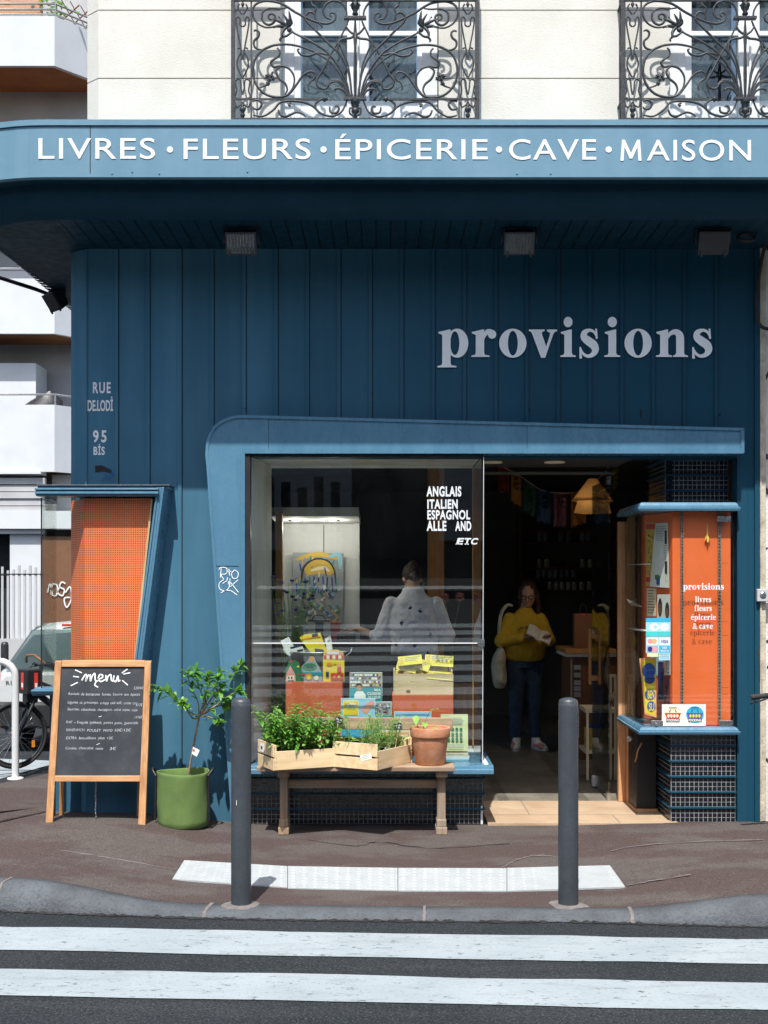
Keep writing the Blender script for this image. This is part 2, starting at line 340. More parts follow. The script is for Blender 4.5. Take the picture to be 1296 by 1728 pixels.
    def leaf(s, p, d, l, w, droop=.25, fold=.25, up=(0, 0, 1)):
        p = V(p); d = V(d).normalized(); a = d.cross(V(up))
        if a.length < .05: a = d.cross(V((1, .2, 0)))
        a.normalize(); q = a.cross(d); vs = []
        for t, ww in ((0, .08), (.3, .85), (.62, .8), (.88, .35), (1, 0.02)):
            c = p+d*l*t-V((0, 0, droop*l*t*t))
            vs += [c+a*w*.5*ww+q*fold*w*.5*ww, c, c-a*w*.5*ww+q*fold*w*.5*ww]
        fs = []
        for i in range(4): fs += [(3*i, 3*i+1, 3*i+4, 3*i+3), (3*i+1, 3*i+2, 3*i+5, 3*i+4)]
        return s.add(vs, fs, True)
    def build(s, name, parent=None, bev=0., label=None, cat=None, group=None, kind=None, origin=None, world=True, sub=0, thick=0):
        me = bpy.data.meshes.new(name)
        inv = Matrix()
        if parent is not None and world: inv = WM[parent.name].inverted()
        if origin is not None: inv = Matrix.Translation(-V(origin))
        me.from_pydata([inv @ p for p in s.v], [], s.f)
        for n in s.mats: me.materials.append(bpy.data.materials[n] if n in bpy.data.materials else MATS[n])
        me.polygons.foreach_set('material_index', s.mi); me.polygons.foreach_set('use_smooth', s.sm); me.validate(); me.update()
        bm = bmesh.new(); bm.from_mesh(me); bmesh.ops.recalc_face_normals(bm, faces=bm.faces) if bev else None; bm.to_mesh(me); bm.free()
        o = bpy.data.objects.new(name, me); C.objects.link(o)
        if parent is not None: o.parent = parent; WM[o.name] = WM[parent.name]
        else:
            o.location = origin or (0, 0, 0); WM[o.name] = Matrix.Translation(V(o.location))
        if thick:
            md = o.modifiers.new('solid', 'SOLIDIFY'); md.thickness = thick
        if bev:
            md = o.modifiers.new('bevel', 'BEVEL'); md.width = bev; md.segments = 2; md.limit_method = 'ANGLE'; md.angle_limit = .7
        if sub:
            md = o.modifiers.new('sub', 'SUBSURF'); md.levels = sub; md.render_levels = sub
        tag(o, label, cat, group, kind)
        return o
def tag(o, label=None, cat=None, group=None, kind=None):
    for k, val in (('label', label), ('category', cat), ('group', group), ('kind', kind)):
        if val: o[k] = val
    return o
def thing(name, label, cat, loc=(0, 0, 0), rotz=0., group=None):
    o = bpy.data.objects.new(name, None); C.objects.link(o); o.empty_display_size = .1
    o.location = loc; o.rotation_euler = (0, 0, rotz)
    WM[o.name] = Matrix.Translation(V(loc)) @ Matrix.Rotation(rotz, 4, 'Z')
    return tag(o, label, cat, group)
def dup(root, loc=None, rotz=None, label=None, group=None, parent=None):
    c = root.copy(); C.objects.link(c)
    if parent is not None: c.parent = parent
    if loc is not None: c.location = loc
    if rotz is not None: c.rotation_euler = (0, 0, rotz)
    if label: c['label'] = label
    if group: c['group'] = group
    for ch in list(root.children): dup(ch, parent=c)
    return c
# ---------------------------------------------------------------- lettering
_TX = {}
def text2d(s, bold=0., space=1.):
    k = (s, bold, space)
    if k not in _TX:
        cu = bpy.data.curves.new('lettering_source', 'FONT'); cu.body = s; cu.size = 1; cu.offset = bold; cu.space_character = space
        cu.resolution_u = 5; cu.fill_mode = 'FRONT'
        ob = bpy.data.objects.new('lettering_source', cu); C.objects.link(ob)
        me = bpy.data.meshes.new_from_object(ob)
        vs = [(v.co.x, v.co.y) for v in me.vertices]; fs = [tuple(p.vertices) for p in me.polygons]
        bpy.data.objects.remove(ob); bpy.data.curves.remove(cu); bpy.data.meshes.remove(me)
        _TX[k] = (vs, fs)
    return _TX[k]
def fit(vs, x0, x1, z0, z1, slant=0.):
    a = min(p[0] for p in vs); b = max(p[0] for p in vs); c = min(p[1] for p in vs); d = max(p[1] for p in vs)
    return [(x0+(p[0]-a)/(b-a)*(x1-x0)+slant*((p[1]-c)/(d-c)-.5)*(z1-z0), z0+(p[1]-c)/(d-c)*(z1-z0)) for p in vs]
def write(mb, s, x0, x1, z0, z1, fn, bold=0., space=1., slant=0.):
    """lettering s fitted into the rectangle, laid on a surface by fn(x, z)"""
    vs, fs = text2d(s, bold, space)
    if vs: mb.add([fn(*p) for p in fit(vs, x0, x1, z0, z1, slant)], fs)
    return mb
def stroke(pts, n=5):
    """pen stroke [(x, y, half width)] -> outline"""
    P = cr(pts, n); L = []; R = []
    for i, p in enumerate(P):
        a = P[max(0, i-1)]; b = P[min(len(P)-1, i+1)]
        dx, dy = b[0]-a[0], b[1]-a[1]; l = math.hypot(dx, dy) or 1
        L.append((p[0]-dy/l*p[2], p[1]+dx/l*p[2])); R.append((p[0]+dy/l*p[2], p[1]-dx/l*p[2]))
    return L+R[::-1]
def pen(mb, pts, w, fn, n=5): return mb.tess([stroke([(a, b, w) for a, b in pts], n)], fn)
def ring(cx, cy, rx, ry, n=28): return [(cx+rx*math.cos(i*math.tau/n), cy+ry*math.sin(i*math.tau/n)) for i in range(n)]
def foot(x0, x1, y=0, h=6, s0=None, s1=None):
    return [(x0, y), (x1, y), (x1, y+h*.8), (s1+3, y+h+2), (s1, y+h+9), (s0, y+h+9), (s0-3, y+h+2), (x0, y+h*.8)]
def stem(x0, x1, top, base=0): return [[(x0, base), (x1, base), (x1, top), (x1-6, top), (x0, top-6), (x0-15, top-9), (x0-15, top-14), (x0, top-20)]]
def glyph(ch):
    """bold book-serif lower case, x-height 100: list of outlines-with-holes"""
    if ch == 'i': return [stem(18, 50, 100), [foot(1, 67, 0, 6, 18, 50)], [ring(34, 127, 19, 19)]]
    if ch == 'l': return [stem(18, 48, 152), [foot(1, 66, 0, 6, 18, 48)]]
    if ch == 'r': return [stem(18, 50, 100), [foot(1, 70, 0, 6, 18, 50)], [stroke([(46, 62, 4), (52, 80, 7), (64, 92, 9), (78, 90, 10)])], [ring(80, 82, 16, 16)]]
    if ch == 'n': return [stem(18, 50, 100), [foot(1, 66, 0, 6, 18, 50)], [stroke([(46, 66, 4), (58, 84, 7), (78, 91, 10), (95, 80, 15), (98, 58, 16), (98, 0, 16)])], [foot(70, 130, 0, 6, 82, 114)]]
    if ch == 'o': return [[ring(50, 50, 50, 53), ring(50, 50, 18, 45)[::-1]]]
    if ch == 'p': return [stem(18, 50, 100, -36), [foot(0, 72, -38, 6, 18, 50)], [ring(75, 50, 42, 53), ring(66, 50, 17, 43)[::-1]]]
    if ch == 'v': return [[[(0, 94), (0, 100), (58, 100), (58, 94), (49, 91), (48, 84), (64, 38), (77, 78), (78, 88), (67, 93), (67, 100), (104, 100), (104, 94), (95, 90), (89, 80), (60, -3), (45, -3), (12, 84), (7, 92)]]]
    if ch == 's': return [[stroke([(70, 76, 3), (60, 92, 5), (42, 97, 6), (24, 88, 11), (22, 72, 14), (40, 57, 16), (60, 43, 16), (66, 25, 14), (56, 9, 9), (36, 3, 6), (18, 12, 5), (8, 30, 3)])],
                          [[(66, 103), (73, 103), (76, 66), (68, 66)]], [[(3, 36), (10, 36), (14, -6), (3, -6)]]]
    if ch in 'eé':
        g = [[stroke([(14, 55, 4), (50, 56, 4), (86, 57, 4)])], [stroke([(80, 54, 9), (76, 78, 11), (52, 97, 5), (24, 80, 13), (17, 50, 15), (26, 20, 13), (54, 3, 7), (78, 12, 4), (88, 26, 2)])]]
        return g + ([[[(40, 118), (52, 118), (82, 150), (60, 152)]]] if ch == 'é' else [])
    if ch == 'c': return [[stroke([(74, 72, 11), (70, 90, 8), (50, 98, 5), (24, 80, 13), (16, 50, 15), (26, 20, 13), (54, 3, 7), (76, 12, 4), (86, 26, 2)])]]
    if ch == 'u': return [[stroke([(32, 100, 14), (32, 34, 14), (44, 10, 10), (62, 8, 6), (86, 28, 3)])], [[(72, 0), (102, 0), (102, 100), (72, 100)]], [[(14, 93), (30, 93), (30, 100), (14, 100)]], [[(58, 93), (74, 93), (74, 100), (58, 100)]], [[(100, 0), (116, 0), (116, 7), (100, 7)]]]
    if ch == 'a': return [[stroke([(18, 76, 9), (34, 96, 6), (58, 94, 8), (68, 74, 14), (68, 20, 14), (78, 6, 8), (94, 8, 3)])], [stroke([(68, 58, 4), (36, 50, 7), (18, 26, 12), (32, 6, 9), (66, 22, 4)])]]
    if ch == 'f': return [[stroke([(34, 0, 14), (34, 112, 14), (44, 140, 9), (64, 148, 6), (78, 136, 9)])], [foot(4, 68, 0, 6, 20, 48)], [[(4, 92), (66, 92), (66, 100), (4, 100)]]]
    if ch == '&': return [[stroke([(120, 78, 3), (96, 34, 7), (58, 2, 8), (22, 10, 12), (20, 40, 10), (50, 70, 8), (74, 100, 9), (62, 136, 7), (40, 130, 10), (36, 104, 11), (66, 56, 14), (104, 6, 13), (128, 4, 4)])]]
    return []
ADV = dict(i=70, l=68, r=98, n=131, o=103, p=120, v=106, s=78, e=92, c=88, u=118, a=94, f=74)
ADV['é'] = 92; ADV['&'] = 132; ADV[' '] = 40
def serif(mb, word, x0, x1, zb, xh, y, boxes=None):
    """book-serif lettering facing the street; boxes gives each letter its own left/right edge"""
    if not boxes:
        tot = sum(ADV[c]+9 for c in word)-9; k = (x1-x0)/tot; boxes = []; x = x0
        for c in word: boxes.append((x, x+ADV[c]*k)); x += (ADV[c]+9)*k
    for c, (a, b) in zip(word, boxes):
        g = glyph(c)
        if not g: continue
        xs = [p[0] for sh in g for l in sh for p in l]; lo, hi = min(xs), max(xs)
        for i, sh in enumerate(g):
            mb.tess(sh, lambda px, py: V((a+(px-lo)/(hi-lo)*(b-a), y-.0004*i, zb+py/100*xh)))
    return mb
# ================================================================= ground
def sm(a, b, x):
    t = min(1, max(0, (x-a)/(b-a))); return t*t*(3-2*t)
def zroad(x, y): return -.03-.017*max(0, y-9.2)*sm(-1.5, -2.6, x)
KERB = [(9, 6.20), (5, 6.26), (3.2, 6.30), (2.4, 6.33), (1.9, 6.36), (1.5, 6.40), (1.13, 6.44), (.7, 6.46), (.2, 6.47), (-.3, 6.49), (-.9, 6.53),
        (-1.3, 6.58), (-1.7, 6.63), (-2.1, 6.70), (-2.7, 6.86), (-3.2, 7.15), (-3.6, 7.6), (-3.75, 8.2), (-3.65, 9), (-3.35, 9.7), (-3.05, 10.2), (-2.8, 10.85), (-2.55, 12), (-2.3, 14), (-2.0, 20), (-1.6, 40)]
def zkerb(x, y):
    if y > 7.4: return .045-.012*max(0, y-10)
    return .10*sm(-1.05, -1.9, x)+.095*sm(1.1, 2.0, x)
def zp(x, y): return .06*sm(-.75, -1.7, x)*sm(7.4, 8.6, y)
mb = MB('asphalt'); xs = [-150, -60, -25, -12, -8, -6, -5, -4.2, -3.4, -2.6, -1.8, -.5, 1, 3, 6, 12, 40, 150]; ys = [-120, -40, -15, -5, 0, 3, 5, 7, 9, 10, 11, 12, 14, 17, 20, 26, 40, 120]
mb.add([(x, y, zroad(x, min(y, 22))) for y in ys for x in xs], [(j*len(xs)+i, j*len(xs)+i+1, (j+1)*len(xs)+i+1, (j+1)*len(xs)+i) for j in range(len(ys)-1) for i in range(len(xs)-1)])
mb.build('road', kind='structure')
# kerb stones: rounded granite, dropped in the middle
KW = .17
def nrm(P, i):
    a = V(P[max(0, i-1)]); b = V(P[min(len(P)-1, i+1)]); d = (b-a).normalized(); return V((d.y, -d.x))   # towards the building
KP = cr(KERB, 4)
mb = MB('granite'); prof = []
for i, p in enumerate(KP):
    n = nrm(KP, i); x, y = p; zt = zkerb(x, y); zr = zroad(x, y)
    h = zt-zr
    ring_ = [(-.012, zr-.06), (-.010, zr+.004), (.0, zr+h*.45), (.012+h*.15, zr+h*.8), (.035+h*.25, zr+h*.97), (.07+h*.25, zt+.002), (KW, zt+.003), (KW, zt-.1)]
    prof += [(x+n.x*d, y+n.y*d, z) for d, z in ring_]
m_ = 8
mb.add(prof, [(i*m_+k, i*m_+k+1, (i+1)*m_+k+1, (i+1)*m_+k) for i in range(len(KP)-1) for k in range(m_-1)], True)
mb.m('mortar')
for xj in (-2.02, -.93, .16, 1.22, 2.3):    # joints between the stones
    i = min(range(len(KP)), key=lambda k: abs(KP[k][0]-xj)+(5 if KP[k][1] > 7.3 else 0)); n = nrm(KP, i); x, y = KP[i]; zt = zkerb(x, y); zr = zroad(x, y); h = zt-zr
    P = [V((x+n.x*d, y+n.y*d, z+.003)) for d, z in [(-.014, zr), (-.004, zr+h*.45), (.01+h*.15, zr+h*.8), (.033+h*.25, zr+h*.97), (.07+h*.25, zt+.002), (KW, zt+.003)]]
    s_ = V((.009, 0, 0)); ps = [p+s_*random.uniform(.5, 1.5) for p in P]; qs = [p-s_*random.uniform(.5, 1.5) for p in P]
    for k in range(5): mb.quad(ps[k], ps[k+1], qs[k+1], qs[k])
mb.build('kerb', kind='structure')
def gy(v): return CAMZ*F/(v-980)
# pavement sheet between the kerb and the houses
mb = MB('pavement_red'); rows = 14; vs = []; cols = 0
INN = lambda x, y: (x, 9.9) if y < 7.2 else (max(-2.35, x+1.2), max(y, 9.9))
for i, p in enumerate(KP):
    n = nrm(KP, i); x0, y0 = p[0]+n.x*(KW-.004), p[1]+n.y*(KW-.004); x1, y1 = INN(*p)
    if p[1] >= 7.0: x1, y1 = (-1.9, max(9.9, p[1]))
    for k in range(rows+1):
        t = k/rows; x, y = x0+(x1-x0)*t, y0+(y1-y0)*t
        z = zkerb(*p)*(1-t)**1.5 + zp(x, y) + (.0 if p[1] < 7.2 else .03*t*(1-t))
        vs.append((x, y, z))
R1 = rows+1
mb.add(vs, [(i*R1+k, (i+1)*R1+k, (i+1)*R1+k+1, i*R1+k+1) for i in range(len(KP)-1) for k in range(rows)], True)
def zpav(x, y): return zkerb(x, 6.6)*(1-min(1, max(0, (y-6.75)/3.15)))**1.5+zp(x, y)
rp_ = random.Random(3)
for c_, w_, pts in (('mortar', .9, [(842, 1468), (872, 1452), (905, 1444), (945, 1448)]), ('mortar', .6, [(1030, 1440), (1080, 1434), (1180, 1432), (1290, 1428)]), ('mortar', .7, [(100, 1455), (180, 1462), (330, 1470)]),
                    ('mortar', .8, [(1058, 1498), (1110, 1495), (1165, 1494)]), ('gap_dark', .5, [(520, 1418), (600, 1428), (640, 1421), (730, 1432), (860, 1424)])):
    mb.m(c_); P = cr(pts, 8); P = [(u+rp_.uniform(-2, 2), v+rp_.uniform(-.7, .7), w_*rp_.uniform(.2, 1)) for u, v in P]
    mb.tess([stroke(P, 1)], lambda u, v: V((X(u, gy(v)), gy(v), zpav(X(u, gy(v)), gy(v))+.0035)))
mb.build('pavement', kind='structure')
# grit and dirt gathered in the gutter
mat('gutter_dirt', (.012, .013, .013), .95, .5, 20, .8, 120, speck=.5, speck_col=(.05, .05, .045), sscale=60)
mb = MB('gutter_dirt'); rg = random.Random(12); A = []; B = []
for i, p in enumerate(KP):
    if p[1] > 8: break
    n = nrm(KP, i)
    for t in range(5):
        q = KP[min(i+1, len(KP)-1)]; x, y = p[0]+(q[0]-p[0])*t/5, p[1]+(q[1]-p[1])*t/5; d = rg.uniform(.012, .04); e = rg.uniform(-.002, .012)
        A.append((x-n.x*d, y-n.y*d, zroad(x, y)+.003)); B.append((x+n.x*.012, y+n.y*.012, zroad(x, y)+.006+e))
mb.add(A+B, [(k, k+1, len(A)+k+1, len(A)+k) for k in range(len(A)-1)]); mb.build('gutter', kind='structure')
# zebra crossing
ZD = V((1, -.062, 0)).normalized(); ZN = V((.062, 1, 0)).normalized()
mb = MB('road_paint')
def stripe(y0, y1, xa=-9, xb=7, jit=.012):
    n = 60; A = []; B = []
    for k in range(n+1):
        x = xa+(xb-xa)*k/n
        A.append((x, y0-.062*x+random.uniform(-jit, jit), -.026)); B.append((x, y1-.062*x+random.uniform(-jit, jit), -.026))
    mb.add(A+B, [(k, k+1, n+2+k, n+1+k) for k in range(n)])
stripe(5.845, 6.245); stripe(5.215, 5.565)
for k in range(9): stripe(4.86-k*.72-.42, 4.86-k*.72)
mb.build('road_marking', kind='structure')
# side street: painted bay, kerb line, yellow and white lines
def zs(x, y): return zroad(x, y)+.005
mb = MB('road_paint')
for q in ([(-5.5, 10.9), (-3.42, 10.9), (-3.1, 12.6), (-5.2, 13.2)],): mb.add([(x, y, zs(x, y)) for x, y in q], [(0, 1, 2, 3)])
mb.m('road_paint')
for q in ([(-4.6, 9.95), (-3.62, 9.72), (-3.60, 9.80), (-4.6, 10.05)],): mb.add([(x, y, zs(x, y)) for x, y in q], [(0, 1, 2, 3)])
mb.m('yellow_paint'); mb.add([(x, y, zs(x, y)) for x, y in [(-4.7, 10.3), (-3.50, 10.12), (-3.44, 10.24), (-4.7, 10.42)]], [(0, 1, 2, 3)])
mb.build('road_marking', kind='structure')
# white tactile slabs, each with its studs
tact = [(291, 485, 1454, 1463, 1486, 1499), (486, 671, 1463, 1466, 1500, 1504), (672, 855, 1466, 1466.5, 1504.5, 1505), (856, 1055, 1466, 1464, 1505, 1501)]
TL = ['leftmost white studded paving slab, its outer corner cut at a slant', 'white studded paving slab just right of the left bollard', 'white studded paving slab between the two middle joints, left of the right bollard', 'rightmost white studded paving slab, behind the right bollard']
for (u0, u1, va, vb, vc, vd), lb in zip(tact, TL):
    yb0, yb1, yf1, yf0 = gy(va), gy(vb), gy(vd), gy(vc)
    ub0 = u0+20 if u0 == 291 else u0; ub1 = u1-26 if u1 == 1055 else u1-.1
    q = [V((X(u0, yf0), yf0)), V((X(u1-.1, yf1), yf1)), V((X(ub1, yb1), yb1)), V((X(ub0, yb0), yb0))]
    mb = MB('tactile_white'); zq = lambda x, y: zkerb(x, 6.6)*(1-min(1, max(0, (y-6.75)/3.15)))**1.5; mb.prism([(p.x, p.y) for p in q], lambda x, y: V((x, y, zq(x, y)-.004)), lambda x, y: V((x, y, zq(x, y)+.0055)))
    for i in range(10):
        for j in range(8):
            a, b = (i+.5)/10, (j+.5)/8; p = (q[0]*(1-a)+q[1]*a)*(1-b)+(q[3]*(1-a)+q[2]*a)*b
            mb.lathe([(.0175, .009), (.015, .0128), (.009, .0145), (0, .015)], (p.x, p.y, zq(p.x, p.y)-.0045), 8, cap=False)
    mb.build('tactile_slab', label=lb, cat='paving slab', group='white tactile paving slabs', origin=(q[0].x, q[0].y, 0))

# ================================================================= the shop building
bld = thing('shop_building', 'blue fronted corner shop below a cream rendered upper floor with iron railed windows', 'building', (0, 8.9, 0))
YF = 8.9
XL, XR = X(145, YF), X(1280, YF)
ZS = 3.925          # soffit
# ---- upper floor: rendered courses with sunk joints
mb = MB('cream'); HC = .4652; z0s = [4.30]+[5.09+HC*k for k in range(-1, 10)]
def course(xa, xb, za, zb, left=False):
    y0 = YF
    pts = [(xa, y0), (xb, y0), (xb, 9.35), (xa, 9.35)]
    if left: pts = [(X(166, YF), y0), (xb, y0), (xb, 9.35), (-2.045, 9.35), (-2.045, 8.99)]
    mb.m('cream'); mb.plate(pts, za+.004, zb-.004)
    if left: mb.plate([(-2.045, 9.352), (-1.7, 9.352), (-1.4, 16), (-1.75, 16)], za+.004, zb-.004)
WIN = [(X(473, YF), X(740, YF)), (X(473+658, YF), X(740+658, YF))]
edges = [(-9, WIN[0][0], True), (WIN[0][1], WIN[1][0], False), (WIN[1][1], 6., False)]
for a, b in zip(z0s, z0s[1:]):
    if b < 7.0:
        for xa, xb, l in edges: course(xa, xb, a, b, l)
    else: course(-2, 6., a, b, True)
mb.m('cream_groove'); 
for xa, xb, l in edges: mb.box(max(xa, -1.93), xb-.004, YF+.012, 9.3, 4.3, 6.98)
mb.box(-1.93, 6, YF+.012, 9.3, 6.98, 9.3); mb.plate([(-1.93, 8.915), (-1.9, 9.3), (-2.03, 9.3), (-2.03, 8.998)], 4.3, 9.3)
mb.build('upper_wall', bld)
# ---- french windows
for k, (xa, xb) in enumerate(WIN):
    fr = MB('white_trim'); yw = YF+.17; zt, zb = 6.9, 4.55
    du = 658*k
    xs_ = lambda u: X(u+du, yw)
    fr.box(xa+.001, xs_(497), yw-.03, yw+.05, zb, zt); fr.box(xs_(712), xb-.001, yw-.03, yw+.05, zb, zt); fr.box(xs_(497), xs_(712), yw-.03, yw+.05, 6.8, zt)
    for u0, u1, d in ((497, 508, .0), (586, 604, -.012), (606, 622, -.008), (704, 712, .0)): fr.box(xs_(u0), xs_(u1), yw-.02+d, yw+.035, zb, 6.8)
    for za, zc in ((zb, Z(172, yw)), (Z(62, yw), Z(54, yw)), (6.2, 6.24)):
        fr.box(xs_(508), xs_(586), yw-.018, yw+.03, za, zc); fr.box(xs_(622), xs_(704), yw-.018, yw+.03, za, zc)
    fr.tube([(xs_(605), yw-.045, zb), (xs_(605), yw-.045, 6.8)], .008, 8)
    f = fr.build('window', bld, bev=.004)
    g = MB('house_glass'); g.box(xs_(509), xs_(585), yw+.004, yw+.008, Z(171, yw), 6.79); g.box(xs_(623), xs_(703), yw+.004, yw+.008, Z(171, yw), 6.79); g.build('pane', f)
    c = MB('ink_grey' if k == 0 else 'shop_dark')
    for s in (-1, 1):
        n = 24; a = xs_(509 if s < 0 else 623); b = xs_(585 if s < 0 else 703)
        P = [(a+(b-a)*i/n, yw+.12+.02*math.sin(i*1.9)) for i in range(n+1)]
        c.add([(x, y, 4.7) for x, y in P]+[(x, y, 6.8) for x, y in P], [(i, i+1, n+2+i, n+1+i) for i in range(n)], True)
    c.build('curtain', f)
# ---- canopy: bull-nosed fascia turning the corner, plank soffit
def cpath(d):
    P = [(5.2, 7.9+d), (2, 7.9+d), (0, 7.9+d), (-1.2, 7.9+d)]
    for i in range(15):
        a = math.pi/2*i/14; P.append((-2.05-(.85-d)*math.sin(a), 8.75-(.85-d)*math.cos(a)))
    return P+[(-2.86+d, 9.6), (-2.78+d, 11.0), (-2.62+d, 13.5)]
def sweep(mb, prof, smooth=False):
    rows_ = [[(*p, z) for p in cpath(d)] for d, z in prof]; n = len(rows_[0])
    mb.add([p for r in rows_ for p in r], [(i*n+k, i*n+k+1, (i+1)*n+k+1, (i+1)*n+k) for i in range(len(rows_)-1) for k in range(n-1)], smooth)
mb = MB('fascia_blue')
sweep(mb, [(.05, 4.106), (0, 4.106), (0, 4.412), (.012, 4.412), (.012, 4.418), (-.010, 4.418), (-.010, 4.452), (.06, 4.456), (.06, 4.3)])
mb.m('shaded_soffit_blue'); sweep(mb, [(.049, 4.1065), (.15, 4.107), (.152, 4.06)]); sweep(mb, [(.152, 4.06), (.16, 4.03), (.185, 3.985), (.22, 3.95), (.27, 3.922)], True)
mb.m('fascia_blue'); P = cpath(.0599); mb.tess([P+[(-1.6, 13.5), (-1.9, 9.2), (5.2, 9.2)]], lambda a, b: V((a, b, 4.44)))
mb.m('gap_dark')       # thin joints between the sheet-metal lengths
for u, va, vb in ((152, 210, 292), (629, 302, 320)): mb.box(X(u, 7.895)-.002, X(u, 7.895)+.002, 7.8975, 7.905, Z(vb, 7.9), Z(va, 7.9)) if vb < 300 else mb.box(X(u, 7.98), X(u, 7.98)+.003, 7.95, 8.04, 4.104, 4.1062)
mb.m('fascia_blue')
for u in (137, 188, 222, 268, 417, 632, 873, 930, 1110): mb.ball((X(u, 7.88), 7.9, Z(random.choice((206, 293, 290)), 7.9)), .006, 6)
canopy = mb.build('canopy', bld)
xx = lambda u: X(u, 7.9)
for w, u0, u1, v0, v1 in (('LIVRES', 65, 262, 233, 268.5), ('FLEURS', 310, 524, 234, 269), ('ÉPICERIE', 566, 823, 226, 269.5), ('CAVE', 859, 1006, 235, 270), ('MAISON', 1047, 1267, 236, 271.5)):
    L = MB('white_letter')
    if w == 'MAISON':   # the splayed M is drawn, the rest is set
        L.tess([[(xx(1046.8+a_*35.6), Z(271.5-b_*35.5, 7.9)) for a_, b_ in ((0, 0), (.145, 0), (.19, .66), (.44, .10), (.56, .10), (.81, .66), (.855, 0), (1, 0), (.925, 1), (.79, 1), (.5, .36), (.21, 1), (.075, 1))]], lambda a, b: V((a, 7.8965, b))); w, u0 = 'AISON', 1091.4
    write(L, w, xx(u0), xx(u1), Z(v1, 7.9), Z(v0, 7.9), lambda a, b: V((a, 7.8965+(.0 if a > -2.05 else .85-math.sqrt(max(0, .7225-(a+2.05)**2))), b)), .003, 1.08)
    L.build('sign_word', canopy)
for u in (287, 546, 842, 1027):
    L = MB('white_letter'); L.tess([ring(X(u, 7.9), Z(252.5, 7.9), .019, .019, 20)], lambda a, b: V((a, 7.8965, b))); L.build('sign_dot', canopy)
mb = MB('shaded_soffit_blue'); g = .004
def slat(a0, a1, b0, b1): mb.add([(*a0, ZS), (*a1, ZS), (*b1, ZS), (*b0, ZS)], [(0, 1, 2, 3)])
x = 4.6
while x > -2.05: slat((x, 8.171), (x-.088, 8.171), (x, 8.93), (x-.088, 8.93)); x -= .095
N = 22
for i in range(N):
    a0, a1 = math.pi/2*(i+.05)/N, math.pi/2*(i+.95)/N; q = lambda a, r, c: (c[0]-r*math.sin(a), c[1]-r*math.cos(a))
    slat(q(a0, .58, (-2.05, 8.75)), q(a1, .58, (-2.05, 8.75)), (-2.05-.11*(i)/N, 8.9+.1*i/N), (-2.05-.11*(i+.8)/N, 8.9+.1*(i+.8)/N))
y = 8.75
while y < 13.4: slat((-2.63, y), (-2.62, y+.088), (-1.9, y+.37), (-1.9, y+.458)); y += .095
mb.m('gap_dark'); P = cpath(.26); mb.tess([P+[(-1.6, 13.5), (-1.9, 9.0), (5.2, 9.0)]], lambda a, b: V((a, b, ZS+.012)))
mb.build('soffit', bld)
# ---- boarded front
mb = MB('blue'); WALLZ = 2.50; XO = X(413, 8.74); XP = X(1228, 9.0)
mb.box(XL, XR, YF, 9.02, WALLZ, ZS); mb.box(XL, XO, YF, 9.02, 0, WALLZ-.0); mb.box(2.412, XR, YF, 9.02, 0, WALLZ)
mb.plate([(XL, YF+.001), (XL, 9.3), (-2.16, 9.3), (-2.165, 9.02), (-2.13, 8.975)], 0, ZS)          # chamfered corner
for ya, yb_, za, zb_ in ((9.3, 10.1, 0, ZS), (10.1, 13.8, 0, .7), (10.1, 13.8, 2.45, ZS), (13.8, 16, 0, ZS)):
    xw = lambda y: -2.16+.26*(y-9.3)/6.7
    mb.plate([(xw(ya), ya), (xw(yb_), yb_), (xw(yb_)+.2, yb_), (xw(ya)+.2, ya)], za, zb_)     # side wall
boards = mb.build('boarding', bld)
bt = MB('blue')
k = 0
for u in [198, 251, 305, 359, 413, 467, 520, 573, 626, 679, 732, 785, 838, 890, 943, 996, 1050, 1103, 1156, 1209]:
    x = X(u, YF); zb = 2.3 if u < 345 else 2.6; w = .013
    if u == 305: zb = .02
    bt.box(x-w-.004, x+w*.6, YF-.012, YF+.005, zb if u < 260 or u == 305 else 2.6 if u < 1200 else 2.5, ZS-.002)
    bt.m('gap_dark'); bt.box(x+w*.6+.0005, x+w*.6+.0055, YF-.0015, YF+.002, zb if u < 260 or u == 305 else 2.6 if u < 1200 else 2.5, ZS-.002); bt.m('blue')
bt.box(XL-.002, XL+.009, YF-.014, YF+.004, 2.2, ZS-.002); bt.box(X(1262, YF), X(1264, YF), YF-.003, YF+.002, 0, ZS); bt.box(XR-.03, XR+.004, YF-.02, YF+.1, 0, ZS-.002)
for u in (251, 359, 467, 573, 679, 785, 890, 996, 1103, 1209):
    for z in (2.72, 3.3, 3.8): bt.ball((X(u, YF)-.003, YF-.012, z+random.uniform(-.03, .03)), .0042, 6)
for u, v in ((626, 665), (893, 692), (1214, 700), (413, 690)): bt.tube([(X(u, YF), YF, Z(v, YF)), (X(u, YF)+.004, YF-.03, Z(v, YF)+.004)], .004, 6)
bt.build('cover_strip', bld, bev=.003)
mb = MB('gap_dark')        # joints of the flat panels
for u0, v0, u1, v1 in ((290, 830, 290, 1000),): pass
mb.box(X(1226, YF), X(1227.2, YF), YF-.002, YF+.001, Z(800, YF), Z(745, YF)); mb.build('panel_joint', bld); mb = MB('gap_dark'); mb.box(X(1080, YF), X(1083, YF), YF-.002, YF+.001, Z(705, YF), Z(690, YF)); mb.build('panel_joint', bld); mb = MB('gap_dark')
mb.slab([(X(160, YF), Z(786, YF)), (X(172, YF), Z(785, YF)), (X(188, YF), Z(793, YF)), (X(190, YF), Z(799, YF)), (X(176, YF), Z(796, YF)), (X(161, YF), Z(797, YF))], YF-.003, YF+.001)
mb.build('torn_hole', bld)
mb = MB('cobalt'); mb.tube(cr([W(176, 799, 8.89), W(182, 803, 8.88), W(190, 796, 8.885), W(186, 806, 8.875), W(178, 805, 8.88), W(170, 812, 8.885)], 5), .0022, 5); mb.build('loose_wire', bld)
